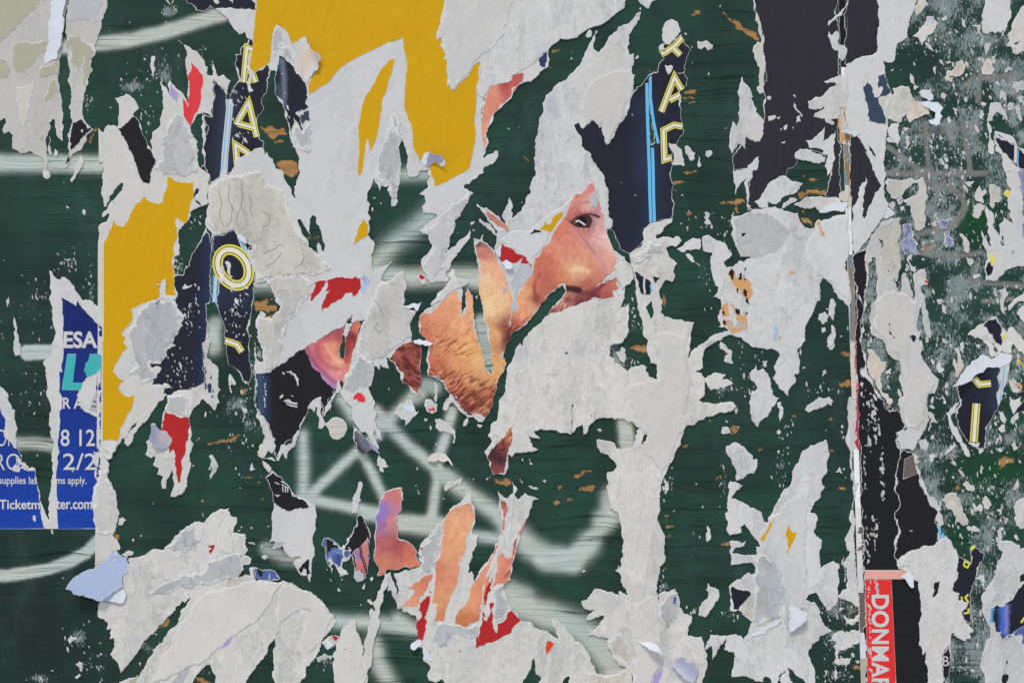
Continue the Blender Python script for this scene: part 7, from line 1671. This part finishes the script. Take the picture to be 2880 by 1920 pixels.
# crumbs of pulp nobody could count, scattered where paper was scraped off, one object for both boards
def crumbs():
    V, F = [], []
    on_black = [('c4 870,1250', 25, 320, .9), ('c4 850,450', 25, 160, .9), ('c4 1045,1150', 18, 120, .7), ('c4 1055,1390', 18, 90, .7), ('d4 905,330', 25, 160, .9), ('d4 885,90', 14, 90, .8),
                ('d4 920,1100', 22, 420, 1.0), ('d4 1000,690', 18, 50, .9), ('d4 970,200', 40, 160, .5), ('c4 950,700', 80, 260, .4), ('c2 85,450', 14, 160, .9), ('c1 1650,250', 160, 160, .22), ('b1 1750,1300', 110, 220, .25), ('b1 2180,1300', 90, 220, .3), ('a1 2200,950', 90, 160, .25), ('a1 2200,1250', 80, 60, .2)]
    for spec in FLECK + on_black:
        top = .0062 if spec in on_black else 0.0
        n = int(9 + spec[1] * spec[2] * spec[3] / 1500) if not top else int(14 + spec[1] * spec[2] * spec[3] / 190)
        (c,), _ = P(spec[0])
        for _ in range(min(n, 90)):
            x, y = random.gauss(c[0], spec[1] * TS * .55), random.gauss(c[1], spec[2] * TS * .55)
            if abs(x - seam(y)) < 16:
                continue
            r = random.uniform(.8, 2.6) * (1.7 if random.random() < .08 else 1) * (random.uniform(1.2, 2.6) if x > 2440 and random.random() < .3 else 1)
            a, el = random.uniform(-.5, .5) + 1.3, random.uniform(1, 3)
            k = random.randint(4, 6)
            b = len(V)
            for i in range(k):
                t = 6.283 * i / k
                q = r * random.uniform(.55, 1.3)
                u, v = q * math.cos(t) * el, q * math.sin(t)
                V.append(to_world(x + u * math.cos(a) - v * math.sin(a), y + u * math.sin(a) + v * math.cos(a), .0003 if not top else wave(x, y) + .0002 + 2.0 * LV))
            V.append(to_world(x, y, .0016 if not top else wave(x, y) + .0009 + 2.0 * LV))
            F.extend((b + (i + 1) % k, b + i, b + k) for i in range(k))
    me = bpy.data.meshes.new('paper_crumbs')
    me.from_pydata(V, [], F)
    me.update()
    me.attributes.new('ink', 'FLOAT_COLOR', 'POINT').data.foreach_set('color', np.tile([*PAL['PU'], 1.0], (len(V), 1)).ravel())
    me.attributes.new('edge', 'FLOAT', 'POINT').data.foreach_set('value', np.ones(len(V)) * 2)
    me.materials.append(M_PULP)
    o = bpy.data.objects.new('paper_crumbs', me)
    COL.objects.link(o)
    o['kind'] = 'stuff'
    o['label'] = 'white crumbs of pulp scattered over the scraped boards'


crumbs()

# ------------------------------------------------------------------ what bridges the joint
def joint(name, label, y0, y1, ink, w0=-9, w1=9, mat='w', lvl=.6):
    s = seam
    tx = lambda v: v / TS
    pts = []
    n = max(2, int((y1 - y0) / 14))
    for i in range(n + 1):
        y = y0 + (y1 - y0) * i / n
        pts.append((s(y) + w0 + random.uniform(-.8, .8), y))
    for i in range(n, -1, -1):
        y = y0 + (y1 - y0) * i / n
        pts.append((s(y) + w1 + random.uniform(-1.6, 1.6), y))
    spec = 'a1 ' + ' '.join('%.1f,%.1f' % (tx(x), tx(y)) for x, y in pts)
    return thing(name, label, 'strip', mat, lvl, ink, spec, rim=1.2, rough=.05)


joint('joint_strip', 'dark strip of paper closing the joint at the top edge', -60, 190, 'BD', -12, 10)
joint('joint_strip', 'brown gilded strip closing the joint beside the black wedge', 400, 522, 'DG', -12, 4)
part('gilded_edge', 'i', 1.4, 'BR', 'a4 722,1310 s 738,1568 b4 s 752,140 s 738,140 s 722,0 a4 712,1310', rim=.6)
joint('joint_strip', 'tan strip with orange spots closing the joint above the white slot', 522, 584, 'PE', -11, 5)
part('orange_spot', 'i', 1.4, 'OR', 'b4 728,185 752,170 754,245 735,250', rim=.6)
joint('joint_strip', 'grey and gilded strip closing the joint below the white slot', 716, 962, 'DG', -10, 7)
part('gilded_edge', 'i', 1.4, 'BR', 'b4 762,860 s 790,1200 s 800,1568 s 788,1568 s 776,1200 s 750,900 s', rim=.6)
joint('joint_strip', 'cream strip with a scarlet right edge in the joint beside the peach scrap', 960, 1112, 'PE', -11, 6)
part('scarlet_edge', 'i', 1.4, 'R3', 'c4 796,0 s 806,0 s 816,480 s 808,480 s', rim=.4)
joint('joint_strip', 'magenta and white strip in the joint beside the broad oval scrap', 1112, 1262, 'W', -11, 2)
part('magenta_edge', 'i', 1.4, 'MG', 'c4 815,480 s 826,500 s 830,800 s 838,990 s 822,990 s 812,760 s', rim=.4)
joint('joint_strip', 'tan strip closing the joint left of the red band', 1664, 1778, 'GB', -10, 8)
joint('joint_strip', 'bright white paper strip in the joint, low left of the red band', 1778, 1850, 'WB', -10, 6)
joint('joint_strip', 'brown strip closing the joint at the bottom edge', 1850, 1990, 'BE', -10, 6)
for _s, _l in (('d4 815,185 830,140 870,118 868,195', 'upper grey barb of paper poking over the white slot of the joint'),
               ('d4 800,370 850,300 880,285 878,350 830,360', 'long lower grey barb of paper poking over the white slot of the joint'),
               ('d4 845,290 850,262 872,250', 'tiny middle grey barb of paper poking over the white slot of the joint')):
    scrap(_l, _s, 'i', 3, 'GB', group='grey barbs over the joint')
